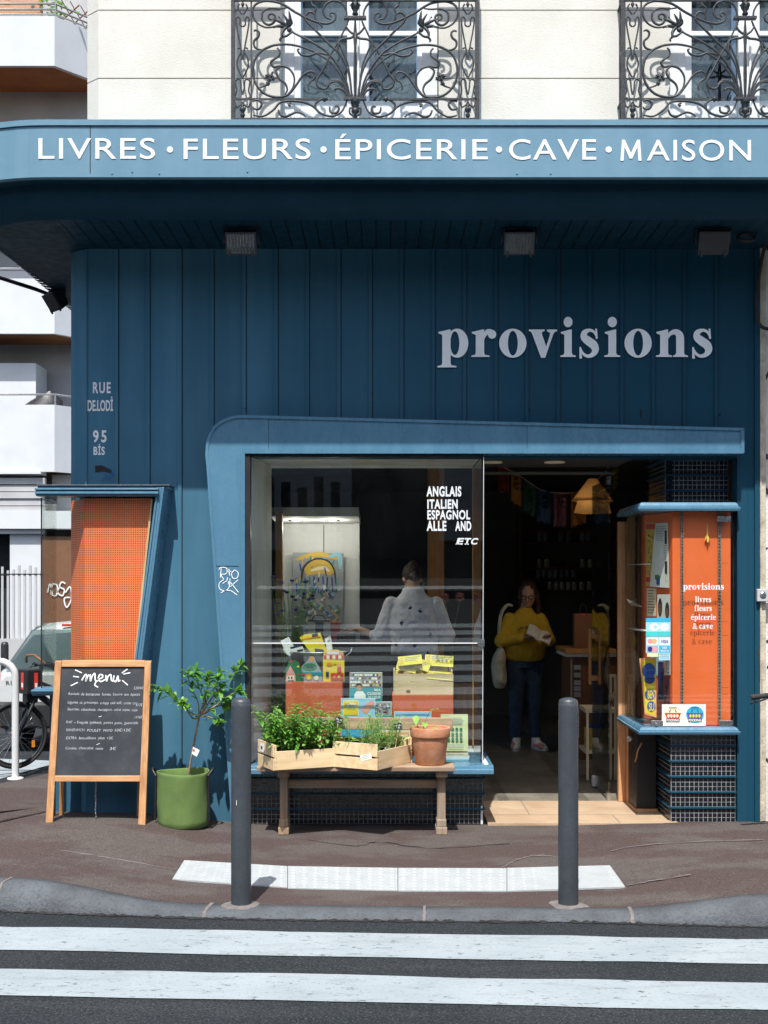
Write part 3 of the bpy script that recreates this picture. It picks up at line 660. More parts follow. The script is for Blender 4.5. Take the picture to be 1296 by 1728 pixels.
# street number and address, painted
on = lambda a, b: V((a, YF-.0035, b))
for s, u0, u1, v0, v1, sp in (('RUE', 157, 187, 645, 664, 1.25), ('DE.LODİ', 148, 191, 669, 694, 1), ('95', 157, 180, 726, 747, 1.35), ('BİS', 158, 177, 749, 768, 1.1)):
    L = MB('white_letter'); write(L, s, X(u0, YF), X(u1, YF), Z(v1, YF), Z(v0, YF), on, .028, sp); L.build('address_word', bld)
L = MB('grey_letter')
bx = [(738, 790), (795, 837), (842, 888), (892, 939.5), (945, 971), (977, 1010), (1019, 1046), (1053, 1099), (1106, 1160), (1167, 1201)]
serif(L, 'provisions', 0, 0, Z(603, YF), 46.3*YF/F, YF-.0165, [(X(a, YF), X(b, YF)) for a, b in bx]); L.build('shop_name', bld)
# ---- the raised surround: leg, rounded shoulder, long tapering lintel
YA = 8.74
a = lambda u, v: (X(u, YA), max(0, Z(v, YA)))
top = [(348.5, 786)]+cr([(346.5, 768), (349, 743), (359, 722), (376, 708), (398, 701), (420, 700.5)], 4)
out = [(391, 1405)]+top+[(1255, 722), (1255, 765), (413, 765), (413, 1405)]
mb = MB('blue_gloss'); mb.slab([a(*p) for p in out], YA, YF+.03)
sur = mb.build('window_surround', bld, bev=.004)
mb = MB('blue_gloss')
edge = top[9:]+[(1255, 722)]
ins = lambda P, d: [(x+d*(1 if y > 740 else .6 if x < 390 else 0), y+(d if x > 352 else 0)) for x, y in P]
lp_ = [(391, 1392)]+top[:12]; mb.slab([a(*p) for p in lp_]+[a(x+(4.5 if y > 760 else 4), y+(3 if y < 760 else 0)) for x, y in lp_[::-1]], YA-.006, YA+.01)
E = [V((*a(*p), 0)) for p in edge]
for p, q in zip(E, E[1:]): mb.beam((p.x, YA-.001, p.y-.012), (q.x, YA-.001, q.y-.012), .018, .018, (0, 0, 1))
mb.box(*[f(765, YA) if 0 else X(w_, YA) for f, w_ in ((Z, 413), (Z, 1254))], YA-.012, YA+.01, Z(765.5, YA), Z(758.5, YA)); mb.box(X(1250, YA), X(1255.5, YA), YA-.010, YA+.01, Z(764, YA), Z(724, YA))
mb.box(X(407, YA), X(413.5, YA), YA-.008, YA+.02, .4, Z(766, YA))
mb.m('gap_dark')
for u, v0, v1 in ((453, 702, 757), (889, 712, 757)): mb.box(X(u, YA), X(u, YA)+.003, YA-.0012, YA+.002, Z(v1, YA), Z(v0, YA))
mb.box(X(361, YA), X(403, YA), YA-.0012, YA+.002, Z(956, YA), Z(954.8, YA))
p, q = E[0], V((*a(391, 1392), 0)); mb.beam((a(349, 786)[0]+.006, YA-.0002, a(349, 786)[1]), (a(391, 1385)[0]+.006, YA-.0002, .02), .003, .002, (0, 1, 0))
mb.build('surround_trim', sur)
# graffiti tag on the leg
G = MB('chalk'); pg = lambda a_, b_: V((X(a_, YA), YA-.003, Z(b_, YA)))
ux = lambda cx, cy: (cx*.3241, 780+cy*.3241)
for st_ in ([(1140, 560), (1150, 548), (1180, 552), (1178, 580), (1152, 585), (1165, 610)], [(1152, 550), (1148, 600)], [(1180, 572), (1205, 568)], [(1192, 555), (1196, 590)],
            [(1222, 560), (1206, 580), (1215, 605), (1236, 600), (1240, 575), (1222, 560)], [(1165, 612), (1142, 630), (1145, 660), (1175, 668), (1195, 645), (1180, 620), (1160, 632)],
            [(1185, 600), (1182, 622), (1200, 620)], [(1198, 605), (1196, 640)], [(1200, 625), (1242, 678)], [(1240, 612), (1200, 648)], [(1150, 680), (1175, 668), (1205, 670), (1235, 692)]):
    pen(G, [ux(*p) for p in st_], .62, pg, 5)
G.build('graffiti_tag', sur)
# ---- display window: frame, tilted panes, box, sill, tiled base
TILT = lambda z: 8.860-.108*(z-.42)/2.09
gl0, gl1 = X(423, 8.77), X(816, 8.74)
zj = CAMZ-(1086-980)*8.757/F
w = MB('black'); w.box(XO-.001, gl0, 8.742, 8.9, .44, 2.50); w.box(XO, gl1, 8.770, 8.80, 2.492, 2.515)
win = w.build('display_window', bld, bev=.003)
def pane(nm, za, zb, x0=gl0, x1=gl1):
    m = MB('shop_glass'); m.prism([(x0, za), (x1, za), (x1, zb), (x0, zb)], lambda x_, z_: V((x_, TILT(z_), z_)), lambda x_, z_: V((x_, TILT(z_)+.01, z_))); return m.build(nm, win)
pane('upper_pane', zj+.004, 2.492); pane('lower_pane', .425, zj-.004)
m = MB('shop_glass'); m.prism([(TILT(.425)+.014, .425), (9.70, .425), (9.70, 2.49), (TILT(2.49)+.014, 2.49)], lambda y_, z_: V((gl1-.001, y_, z_)), lambda y_, z_: V((gl1-.011, y_, z_))); m.build('side_pane', win)
m = MB('steel'); m.box(gl1-.03, gl1+.012, TILT(zj)-.012, TILT(zj)+.03, zj-.022, zj+.022); m.build('pane_clip', win)
m = MB('white_plastic'); m.box(gl0, gl1-.035, TILT(zj)-.001, TILT(zj)+.011, zj-.004, zj+.004); m.prism([(gl1-.0004, .425), (gl1+.004, .425), (gl1+.004, 2.49), (gl1-.0004, 2.49)], lambda x_, z_: V((x_, TILT(z_)-.002, z_)), lambda x_, z_: V((x_, TILT(z_)+.013, z_))); m.build('silicone_joint', win)
og = lambda x_, z_: V((x_, TILT(z_)-.0025, z_))
for s, u0, u1, v0, v1, b_, sl in (('ANGLAIS', 719.5, 778, 821, 838.5, .035, 0), ('ITALIEN', 721, 772, 843, 859, .035, 0), ('ESPAGNOL', 721, 793, 861, 877, .03, 0), ('ALLE', 720, 753, 879, 896, .035, 0), ('AND', 768, 795, 879.5, 896, .035, 0)):
    L = MB('white_letter'); write(L, s, X(u0, 8.79), X(u1, 8.79), Z(v1, 8.79), Z(v0, 8.79), og, b_, 1.12, sl); L.build('window_word', win)
L = MB('white_letter')
for (u0, u1), ch in (((771, 782), 'E'), ((783, 794), 'T'), ((795, 806), 'C')): write(L, ch, X(u0, 8.785), X(u1, 8.785), Z(919, 8.785), Z(908, 8.785), og, .035, 1, .28)
for u0, u1 in ((769, 776), (784, 791)): L.add([og(X(u0, 8.785), Z(919, 8.785)), og(X(u1, 8.785), Z(919, 8.785)), og(X(u1, 8.785), Z(917.4, 8.785)), og(X(u0, 8.785), Z(917.4, 8.785))], [(0, 1, 2, 3)])
L.build('window_word', win)
# niche of the window: splayed side, ceiling with spots, floor, header
m = MB('niche_grey'); m.prism([(gl0+.002, 8.83), (-.838, 9.72), (-.90, 9.72), (gl0-.05, 8.83)], lambda x_, y_: V((x_, y_, .43)), lambda x_, y_: V((x_, y_, 2.51))); m.m('gap_dark')
m.beam((-.874, 9.40, .43), (-.874, 9.40, 2.5), .004, .03, (0, 1, 0)); m.build('niche_side', win)
m = MB('niche_grey'); m.box(gl0-.03, gl1, 8.83, 9.72, 2.515, 2.56); m.box(gl0-.03, gl1, 9.70, 9.74, 2.50, 2.515)
m.m('cream_card')
for u in (517, 620, 716): m.lathe([(.055, 2.5145), (.055, 2.509), (.04, 2.508)], (X(u, 9.3), 9.32, 0), 16)
m.build('niche_ceiling', win)
m = MB('white_trim'); m.box(gl0-.03, gl1-.012, 8.872, 9.76, .395, .424); m.build('niche_floor', win)
m = MB('shop_dark'); m.box(gl0-.03, gl1-.04, 9.76, 9.80, .02, .424); m.build('niche_back', win)
m = MB('amber_z'); m.box(X(797, 9.62), X(804, 9.62), 9.6, 9.64, .43, 2.5); m.build('niche_post', win)
m = MB('blue_gloss'); sx = X(833, 8.68)
m.prism([(8.80, .4245), (8.715, .428), (8.69, .424), (8.685, .404), (8.672, .400), (8.672, .374), (8.72, .368), (9.4, .368), (9.4, .4244)], lambda y_, z_: V((XO+.0, y_, z_)), lambda y_, z_: V((sx, y_, z_)))
m.m('niche_grey'); m.box(gl1+.004, sx-.03, 8.75, 9.6, .4248, .431); m.build('sill', win, bev=.004)
def tiled(mb, org, dx, nx, z0, rows, p=.0312, strip=3, seed=1):
    """black mosaic tiles set in pale grout, a blue ledge after every third course"""
    rnd = random.Random(seed); org = V(org); dx = V(dx).normalized(); n = V((dx.y, -dx.x, 0)); z = z0; c = 0
    L = nx*p
    while c < rows:
        for k in range(nx):
            o = org+dx*(k*p+.0022); t = [rnd.uniform(-.0002, .0002) for _ in range(4)]; a_ = p-.0044; mb.m('tile_navy')
            vs = [o+V((0, 0, z+.0022))+n*(.0008+t[0]), o+dx*a_+V((0, 0, z+.0022))+n*(.0008+t[1]), o+dx*a_+V((0, 0, z+p-.0022))+n*(.0008+t[2]), o+V((0, 0, z+p-.0022))+n*(.0008+t[3])]
            bs = [v_-n*.006 for v_ in vs]; mb.add(vs+bs, [(0, 1, 2, 3), (0, 4, 5, 1), (1, 5, 6, 2), (2, 6, 7, 3), (3, 7, 4, 0)])
        z += p; c += 1
        if c % strip == 0 and c < rows:
            mb.m('blue'); A = org-dx*.004; B = org+dx*(L+.004)
            for q0, q1 in ((A, B),):
                vs = [p_+n*d_+V((0, 0, zz)) for p_ in (q0, q1) for d_, zz in ((-.002, z), (.016, z+.001), (.016, z+.010), (-.002, z+.012))]
                mb.add(vs, [(0, 1, 5, 4), (1, 2, 6, 5), (2, 3, 7, 6), (0, 3, 2, 1), (4, 5, 6, 7)])
            z += .012
    mb.m('tile_grout'); b = [org+V((0, 0, z0)), org+dx*L+V((0, 0, z0)), org+dx*L+V((0, 0, z)), org+V((0, 0, z))]
    f_ = [q-n*.05 for q in b]; mb.add(b+f_, [(0, 1, 2, 3), (4, 7, 6, 5), (0, 4, 5, 1), (1, 5, 6, 2), (2, 6, 7, 3), (3, 7, 4, 0)])
    return z
m = MB(); nx = int((X(823, 8.86)-XO-.02)/.0312)
zt = tiled(m, (XO+.012, 8.868, 0), (1, 0, 0), nx, .008, 11); tiled(m, (XO+.012+nx*.0312+.002, 8.87, 0), (0, 1, 0), 26, .008, 11, seed=3)
m.m('white_trim'); m.box(XO+nx*.0312, XO+nx*.0312+.014, 8.860, 8.867, .005, .13)
m.build('tiled_base', win)
# ---- doorway: step, floor, post, glass door
m = MB('stone_step'); m.plate([(X(822, 8.9), 8.84), (2.0, 8.84), (2.0, 8.9), (1.93, 9.74), (X(822, 8.9), 9.74)], -.02, .016)
m.m('mortar'); m.box(X(822, 8.9)+.02, 1.9, 9.15, 9.156, .0162, .0170); m.box(1.02, 1.026, 9.16, 9.74, .0162, .017); m.box(1.6, 1.606, 8.86, 9.15, .0162, .017)
m.build('door_step', bld, bev=.004)
mt, nt, b_ = _new('cement_tiles')
co = nt.nodes.new('ShaderNodeTexCoord').outputs['Object']; sp = nt.nodes.new('ShaderNodeSeparateXYZ'); nt.links.new(co, sp.inputs[0])
fx = _math(nt, 'FRACT', _math(nt, 'MULTIPLY', sp.outputs[0], 1/.2)); fy = _math(nt, 'FRACT', _math(nt, 'MULTIPLY', sp.outputs[1], 1/.2))
gr = _math(nt, 'MAXIMUM', _math(nt, 'GREATER_THAN', fx, .975), _math(nt, 'GREATER_THAN', fy, .975))
fx2 = _math(nt, 'FRACT', _math(nt, 'MULTIPLY', sp.outputs[0], 1/.6)); wav = _math(nt, 'MULTIPLY', _math(nt, 'SINE', _math(nt, 'MULTIPLY', sp.outputs[1], 90.)), .025)
chain = _math(nt, 'LESS_THAN', _math(nt, 'ABSOLUTE', _math(nt, 'SUBTRACT', _math(nt, 'ABSOLUTE', _math(nt, 'SUBTRACT', _math(nt, 'ADD', fx2, wav), .5)), .035)), .014)
cc = _mix(nt, _range(nt, _noise(nt, co, 5), .35, .65), (.15, .135, .11), (.22, .20, .165)); cc = _mix(nt, _math(nt, 'MULTIPLY', gr, .6), cc, (.1, .09, .08)); cc = _mix(nt, chain, cc, (.03, .03, .03))
nt.links.new(cc, b_.inputs['Base Color']); b_.inputs['Roughness'].default_value = .45
m = MB('cement_tiles'); m.box(-1.9, 3.2, 9.742, 16, -.03, .014); m.build('shop_floor', bld)
m = MB('teak_z'); m.box(1.745, 1.80, 9.70, 9.76, .016, 2.10); m.build('door_post', bld, bev=.004)
door = MB('shop_glass'); door.box(1.676, 1.686, 9.74, 10.50, .03, 2.42)
dr = door.build('shop_door', bld)
m = MB('amber_z')
for s in (-1, 1):
    x = 1.681+s*.042; m.box(x-.010, x+.010, 10.36, 10.40, .835, 1.27)
for z in (.885, 1.22): m.box(1.671-.022, 1.681+.032, 10.365, 10.395, z-.02, z+.02)
m.build('door_handle', dr, bev=.003)
for za, zb_ in ((.016, .075), (2.38, 2.44)): m = MB('steel'); m.box(1.668, 1.694, 9.738, 9.80, za, zb_); m.build('patch_hinge', dr)
m = MB('white_plastic'); m.box(1.655, 1.707, 10.36, 10.42, .02, .11); m.build('door_stop', dr, bev=.012)
# ---- shop interior shell
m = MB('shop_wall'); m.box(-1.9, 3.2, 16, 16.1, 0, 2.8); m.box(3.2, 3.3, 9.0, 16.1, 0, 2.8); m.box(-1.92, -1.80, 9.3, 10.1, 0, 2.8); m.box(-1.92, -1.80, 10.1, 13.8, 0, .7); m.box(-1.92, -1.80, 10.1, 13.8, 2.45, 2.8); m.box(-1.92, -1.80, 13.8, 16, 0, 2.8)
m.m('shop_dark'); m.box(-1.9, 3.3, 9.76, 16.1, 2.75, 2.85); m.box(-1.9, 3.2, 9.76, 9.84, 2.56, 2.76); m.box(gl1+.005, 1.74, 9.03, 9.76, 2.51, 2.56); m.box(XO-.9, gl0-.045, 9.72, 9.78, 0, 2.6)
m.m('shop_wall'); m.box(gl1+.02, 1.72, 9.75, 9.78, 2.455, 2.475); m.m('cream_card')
for u in (830, 936): m.lathe([(.075, 2.509), (.075, 2.5), (.055, 2.499)], (X(u, 9.3), 9.3, 0), 18)
m.build('shop_interior', bld)
m = MB('shop_glass'); m.box(-2.0, -1.99, 10.1, 13.8, .7, 2.45); m.build('side_window', bld)
m = MB('plaster'); m.box(-.87, -.225, 11.0, 11.06, .9, 2.14); m.box(-.245, -.205, 10.88, 11.0, .3, 2.14); m.prism([(10.3, 2.17), (11.06, 2.135), (11.06, 2.2), (10.3, 2.24)], lambda y_, z_: V((-.9, y_, z_)), lambda y_, z_: V((-.2, y_, z_)))
m.m('gap_dark'); m.box(-.51, -.505, 10.996, 11.0, .9, 2.13); m.m('amber_z'); m.box(X(470, 10.25)-.02, X(477, 10.25), 10.2, 10.3, .3, 2.2)
m.build('white_partition', bld)
mat('spot_glow', (1, .9, .75), .5, 0, emit=5.)
for x_, y_ in ((-.72, 10.62), (-.42, 10.62)):      # the two lit spots in the ceiling of the white partition
    zc = 2.17-.046*(y_-10.3); m = MB('spot_glow'); m.lathe([(.0, zc-.006), (.045, zc-.006)], (x_, y_, 0), 18, cap=False); m.m('steel'); m.lathe([(.045, zc-.008), (.06, zc-.008), (.06, zc)], (x_, y_, 0), 18, cap=False); m.build('ceiling_spot', bld)
    ld = bpy.data.lights.new('ceiling_spot_light', 'POINT'); ld.energy = 2.2; ld.color = (1, .93, .82); ld.shadow_soft_size = .04; lo = bpy.data.objects.new('ceiling_spot_light', ld); C.objects.link(lo); lo.location = (x_, y_, zc-.06)
m = MB('amber_z'); m.box(X(722, 11.5), X(749, 11.5), 11.45, 11.6, .02, 2.75); m.build('wooden_pillar', bld)
# ---- glass display case on the right
YC = 8.82; cx0, cx1 = 1.72, 2.413; XP0 = 1.962
case = MB('blue_gloss')
def mould(mb, z0, z1, y0=YC, flip=False):
    prf = [(.03, z0), (.006, z0), (0, z0+.014), (.0, z0+(z1-z0)*.42), (.012, z0+(z1-z0)*.5), (.012, z0+(z1-z0)*.62), (.022, z1-.006), (.03, z1)]
    pl = lambda d: [(cx1-d, 9.02), (cx1-d, y0+d*.8), (cx0+d, y0+d), (cx0+d+.01, 9.70)]
    R = [[(*p, z) for p in pl(d)] for d, z in prf]
    mb.add([p for r in R for p in r], [(i*4+k, i*4+k+1, (i+1)*4+k+1, (i+1)*4+k) for i in range(len(R)-1) for k in range(3)])
    mb.plate(pl(.0299), z0, z1-.0002)
mould(case, 2.133, 2.192)
cs = case.build('display_case', bld); case = MB('blue_gloss'); mould(case, .618, .668); case.build('case_sill', cs)
m = MB('case_glass'); gz0, gz1 = .672, 2.13
m.box(X(1088, 8.87), X(1238, 8.87), 8.868, 8.876, gz0, gz1); m.build('front_pane', cs)
m = MB('case_glass'); m.box(1.768, 1.775, 8.88, 9.69, gz0, gz1); m.build('side_pane', cs)
for u, v0, v1, w_ in ((1109, 1216, 1228, 20), (1225, 1216, 1228, 23), (1222, 871, 880, 23)): m = MB('steel'); m.box(X(u-w_/2, 8.862), X(u+w_/2, 8.862), 8.862, 8.885, Z(v1, 8.862), Z(v0, 8.862)); m.build('glass_clip', cs, bev=.002)
m = MB('steel'); m.lathe([(.012, 0), (.012, .02), (.008, .024)], (X(1107, 8.86), 8.862, Z(1222, 8.86)), 12, axis=(0, -1, 0)); m.build('screw_cap', cs)
m = MB('orange'); m.box(1.975, 2.372, 8.925, 8.94, gz0, gz1)
m.m('gap_dark')
for v in (950, 1049, 1072, 1160, 1171): m.box(X(1215, 8.925), X(1229, 8.925), 8.9246, 8.926, Z(v+.4, 8.925), Z(v, 8.925))
m.build('orange_board', cs)
m = MB('orange'); m.prism([(1.973, 8.93), (1.86, 9.42), (1.875, 9.43), (1.985, 8.94)], lambda x_, y_: V((x_, y_, gz0)), lambda x_, y_: V((x_, y_, gz1))); m.build('notice_board', cs)
m = MB('teak_z'); m.box(1.81, 1.84, 9.55, 9.7, gz0, gz1); m.box(1.80, 1.88, 9.62, 9.76, .016, 2.1); m.m('dark_wood'); m.box(1.84, 1.98, 9.43, 9.47, gz0, gz1); m.build('case_back', cs)
for z in (Z(952, 9.1), Z(1064, 9.1)): m = MB('white_trim'); m.box(1.777, 1.85, 9.05, 9.55, z-.002, z+.002); m.build('glass_shelf', cs)
for u in (1150.5, 1213.5):
    m = MB('rail_metal'); x = X(u, 8.92); m.box(x-.009, x-.005, 8.905, 8.925, gz0, gz1); m.box(x+.005, x+.009, 8.905, 8.925, gz0, gz1)
    z = gz0+.01
    while z < gz1-.02: m.box(x-.0052, x+.0052, 8.908, 8.924, z, z+.011); z += .022
    m.build('shelf_standard', cs)
yl = 8.866
zz = lambda v: Z(v, yl)
L = MB('white_letter'); serif(L, 'provisions', X(1152.5, yl), X(1221.5, yl), zz(995), 7.6*yl/F, yl); L.build('case_word', cs)
for w_, u0, u1, v, h in (('livres', 1173, 1200, 1016, 6.6), ('fleurs', 1172, 1201, 1031, 6.6), ('épicerie', 1166, 1208, 1046, 6.6), ('& cave', 1169, 1203, 1061, 6.6)):
    L = MB('white_letter'); serif(L, w_, X(u0, yl), X(u1, yl), zz(v), h*yl/F, yl); L.build('case_word', cs)
m = MB('straw'); m.ball(W(1193.5, 899, 8.91), (.006, .006, .028), 8); m.leaf(W(1193, 902, 8.91), (-.3, -.1, -1), .05, .02, 0); m.leaf(W(1194, 902, 8.91), (.4, -.1, -1), .05, .022, 0); m.leaf(W(1194, 903, 8.905), (0, -.2, -1), .055, .02, 0)
m.tube([W(1193.5, 884, 8.915), W(1193.5, 895, 8.912)], .004, 6); m.build('dried_flower', cs)
# tiled blocks of the case
m = MB(); n1 = 14
tiled(m, (XP0, 8.905, 0), (1, 0, 0), n1, .012, 18, seed=5)
m.T = Matrix(); tiled(m, (XP0-.003, 8.905+.0312*25, 0), (0, -1, 0), 25, .012, 18, seed=6)
m.m('blue'); m.box(XP0+.03, 2.41, 8.93, 9.4, .0, .612); m.build('tiled_base', cs)
m = MB(); tiled(m, (1.965, 9.10, 0), (1, 0, 0), 14, 2.192, 10, seed=8); tiled(m, (1.962, 9.10+.0312*18, 0), (0, -1, 0), 18, 2.192, 10, seed=9); m.build('tiled_head', cs)
# FOODING and payment stickers, stuck on the panes
def plane(y): return lambda a_, b_: V((X(a_, y), y, Z(b_, y)))
def rect(mb, u0, u1, v0, v1, y): f_ = plane(y); return mb.add([f_(u0, v1), f_(u1, v1), f_(u1, v0), f_(u0, v0)], [(0, 1, 2, 3)])
def ptext(mb, s, u0, u1, v0, v1, y, bold=.02, slant=0): return write(mb, s, X(u0, y), X(u1, y), Z(v1, y), Z(v0, y), lambda a_, b_: V((a_, y, b_)), bold, 1, slant)
for k, (u0, u1, c1, c2) in enumerate(((1117, 1154, 'cream_card', 'pink'), (1154.4, 1191, 'cyan', 'sky_blue'))):
    m = MB('paper'); y = 8.864; f_ = plane(y); rect(m, u0, u1, 1188.5, 1225, y); c_ = (u0+u1)/2
    m.m(c1); f2 = plane(y-.0006); m.tess([ring(c_, 1206, 15, 14.5, 28)], f2)
    m.m('red' if k == 0 else 'violet'); f3 = plane(y-.0012); m.tess([[(c_-14, 1203), (c_+14, 1203), (c_+10, 1213), (c_-10, 1213)]], f3)
    m.m('cream_card' if k == 0 else 'lime'); f4 = plane(y-.0016)
    for d in (-7.5, -2.5, 2.5, 7.5): m.tess([ring(c_+d, 1208, 2, 3, 10)], f4)
    m.m('ink'); 
    for d in (-4, 4): m.tess([stroke([(c_+d, 1198, .7), (c_+d*1.5, 1202, .7)])], f4)
    for vv in (1193.5, 1195.8): m.tess([[(c_-7, vv), (c_+7, vv), (c_+7, vv+.7), (c_-7, vv+.7)]], f4)
    rect(m, c_-11.5, c_+11.5, 1212.2, 1218.6, y-.0018); m.m('paper'); ptext(m, 'FOODING', c_-10.5, c_+10.5, 1213.2, 1217.6, y-.0024, .03)
    m.build('guide_sticker', None, label=('white guide sticker with a yellow disc and pink cup' if k == 0 else 'white guide sticker with a pale blue disc')+' on the case glass', cat='sticker', group='restaurant guide stickers', origin=W(c_, 1207, 8.864))
y = 8.864
m = MB('cyan'); rect(m, 1090, 1131.5, 1043, 1074, y); m.m('sky_blue'); rect(m, 1090, 1131.5, 1050, 1066, y-.0005); m.m('aqua'); rect(m, 1090, 1131.5, 1066.5, 1074, y-.0006); m.m('paper'); f_ = plane(y-.001); m.tess([ring(1104, 1058, 8, 6.5)], f_); m.tess([ring(1121, 1058, 8, 6.5)], f_); m.m('sky_blue'); f_ = plane(y-.0014); m.tess([ring(1106, 1058, 3, 3.4)], f_); rect(m, 1113, 1129, 1057.2, 1058.4, y-.0015)
m.build('contactless_sticker', label='blue and turquoise sticker with two white rounded shapes, on the case glass', cat='sticker', group='payment stickers', origin=W(1110, 1058, 8.864))
m = MB('sky_blue'); rect(m, 1090, 1131.5, 1074.6, 1102, y); m.m('paper'); rect(m, 1091.5, 1110, 1076, 1088, y-.0005); rect(m, 1112.5, 1130.5, 1076, 1088, y-.0005); m.m('grey_card'); rect(m, 1091.5, 1110, 1090, 1101, y-.0005); m.m('cyan'); rect(m, 1112.5, 1130.5, 1090, 1101, y-.0005)
f_ = plane(y-.001); m.m('pink'); m.tess([ring(1097, 1082, 4.4, 4.6)], f_); m.tess([ring(1104, 1095.5, 4.2, 4.6)], f_); m.m('peach'); f2 = plane(y-.0014); m.tess([ring(1104, 1082, 4.4, 4.6)], f2); m.m('deep_blue'); m.tess([ring(1097, 1095.5, 4, 4.4)], f2)
m.m('cobalt'); ptext(m, 'VISA', 1115, 1128, 1079.5, 1085.5, y-.0016, .03, .2); m.m('paper'); ptext(m, 'VISA', 1117.5, 1126, 1091.3, 1095, y-.0016, .02, .2); ptext(m, 'Electron', 1115, 1128.5, 1096.5, 1099.6, y-.0016, .02)
m.build('card_sticker', label='four panel payment card sticker below the turquoise one on the case glass', cat='sticker', group='payment stickers', origin=W(1110, 1088, 8.864))
m = MB('paper_lime'); rect(m, 1092, 1111, 1102.4, 1108, y); m.m('sky_blue'); rect(m, 1112, 1131, 1102.4, 1114, y); m.m('ink_grey')
for i in range(3): rect(m, 1113.5, 1129, 1104+i*3, 1104.8+i*3, y-.0006)
m.build('small_notice', label='pale slip of paper half hidden under the payment card sticker', cat='notice', origin=W(1110, 1106, 8.864))
# papers pinned on the angled notice board
NB0, NB1 = V((1.972, 8.928)), V((1.858, 9.418)); ND = (NB1-NB0)
def nb(t, z, o=.003):   # t along the board from its front edge
    p = NB0+ND*t; return V((p.x-o, p.y-o*.2, z))
def tb(u):              # where the camera sees column u on that board
    lo, hi = 0, 1
    for _ in range(40):
        t = (lo+hi)/2; p = NB0+ND*t
        if 648+p.x*F/p.y > u: lo = t
        else: hi = t
    return lo
def nbp(u, v, o=.003):
    t = tb(u); p = NB0+ND*t; return nb(t, Z(v, p.y), o)
def nbrect(m, u0, u1, v0, v1, o=.003): return m.add([nbp(u0, v1, o), nbp(u1, v1, o), nbp(u1, v0, o), nbp(u0, v0, o)], [(0, 1, 2, 3)])
m = MB('straw'); nbrect(m, 1091, 1106, 882, 988); m.m('red'); nbrect(m, 1091, 1106, 884, 893, .004); nbrect(m, 1091, 1106, 974, 982, .004); m.m('brown_card')
for i in range(40):
    u, v = random.uniform(1093, 1104), random.uniform(897, 970); nbrect(m, u, u+1.2, v, v+random.uniform(1, 4), .0045)
m.build('poster', label='tall straw yellow poster with red bands beside the curling white page', cat='poster', group='papers pinned in the display case', origin=nbp(1098, 930))
m = MB('paper'); m.add([nbp(1107, 883, .004), nbp(1128, 882, .004), nbp(1131, 992, .006), nbp(1101, 990, .02)], [(3, 2, 1, 0)])
m.m('ink_grey')
for i in range(34):
    v = 888+i*2.9
    if 20 < i < 23: continue
    u0 = 1108 if v < 960 else 1106+((v-960)*-.1); a_ = 1122 if 893 < v < 918 or 945 < v < 970 else 1127
    nbrect(m, u0+(6 if 918 < v < 945 else 0), a_-random.uniform(0, 2), v, v+1., .0085)
m.m('ink'); nbrect(m, 1123.5, 1127, 895, 918, .0085); nbrect(m, 1124, 1128, 947, 968, .0095); m.m('lime'); nbrect(m, 1108, 1114, 921, 945, .0085); m.m('cobalt'); nbrect(m, 1106, 1117, 972, 987, .015); m.m('leaf_card'); nbrect(m, 1109, 1116, 970, 978, .0165)
m.build('article_page', label='long white printed page with small photos and a curling bottom corner', cat='poster', group='papers pinned in the display case', origin=nbp(1118, 930))
m = MB('paper'); nbrect(m, 1110, 1132, 1003, 1043, .004); m.m('ink'); f_ = lambda a_, b_: nbp(a_, b_, .005); m.tess([ring(1115, 1025, 3.6, 16, 14)], f_); m.tess([ring(1127, 1030, 3.6, 14, 14)], f_); m.m('brown_card'); f2 = lambda a_, b_: nbp(a_, b_, .006); m.tess([ring(1115, 1028, 2.4, 9, 12)], f2); m.tess([ring(1127, 1034, 2.4, 8, 12)], f2)
m.build('photo_print', label='white print with two dark oval pictures above the turquoise sticker', cat='poster', group='papers pinned in the display case', origin=nbp(1120, 1020))
for u0, u1, v0, v1, c_, c2, lb in ((1092, 1108, 993, 1040, 'cream_card', 'plum', 'cream leaflet with plum coloured blocks behind the turquoise sticker'), (1098, 1120, 1105, 1140, 'sky_blue', 'paper', 'pale blue leaflet with white lines under the payment card sticker'), (1122, 1132, 1112, 1139, 'paper', 'ink_grey', 'small white printed slip above the plum red flyer')):
    m = MB(c_); nbrect(m, u0, u1, v0, v1, .0022); m.m(c2)
    for i in range(9): v = v0+3+i*(v1-v0-5)/9; nbrect(m, u0+1.5, u1-random.uniform(1.5, 6), v, v+1.3, .0028)
    m.build('leaflet', label=lb, cat='leaflet', group='papers pinned in the display case', origin=nbp((u0+u1)/2, (v0+v1)/2))
m = MB('peach'); P = lambda u, v, o=.004: W(u, v, 9.0-o)
m.add([P(1079, 1111), P(1107, 1110), P(1108, 1211), P(1088, 1205)], [(3, 2, 1, 0)])
m.m('yellow'); m.add([P(1082, 1114, .005), P(1105, 1113, .005), P(1105, 1208, .005), P(1089, 1203, .005)], [(3, 2, 1, 0)])
m.m('cobalt'); f_ = lambda a_, b_: P(a_, b_, .006); m.tess([ring(1095, 1132, 11, 13)], f_); m.tess([ring(1096, 1146, 9, 8)], lambda a_, b_: P(a_, b_, .0065)); m.tess([ring(1097, 1172, 9, 9)], f_); m.tess([ring(1099, 1192, 7, 9)], f_)
m.m('yellow')
for s, v0, v1, u0, u1 in (('SEE', 1144, 1155, 1091, 1103), ('BEN', 1165, 1179, 1093, 1104), ('SU', 1186, 1200, 1095, 1104)):
    write(m, s, u0, u1, -v1, -v0, lambda a_, b_: P(a_, -b_, .008), .03)
m.build('poster', label='yellow and blue lettered poster leaning against the side pane of the case', cat='poster', group='papers pinned in the display case', origin=W(1095, 1205, 9.0), thick=.0015)
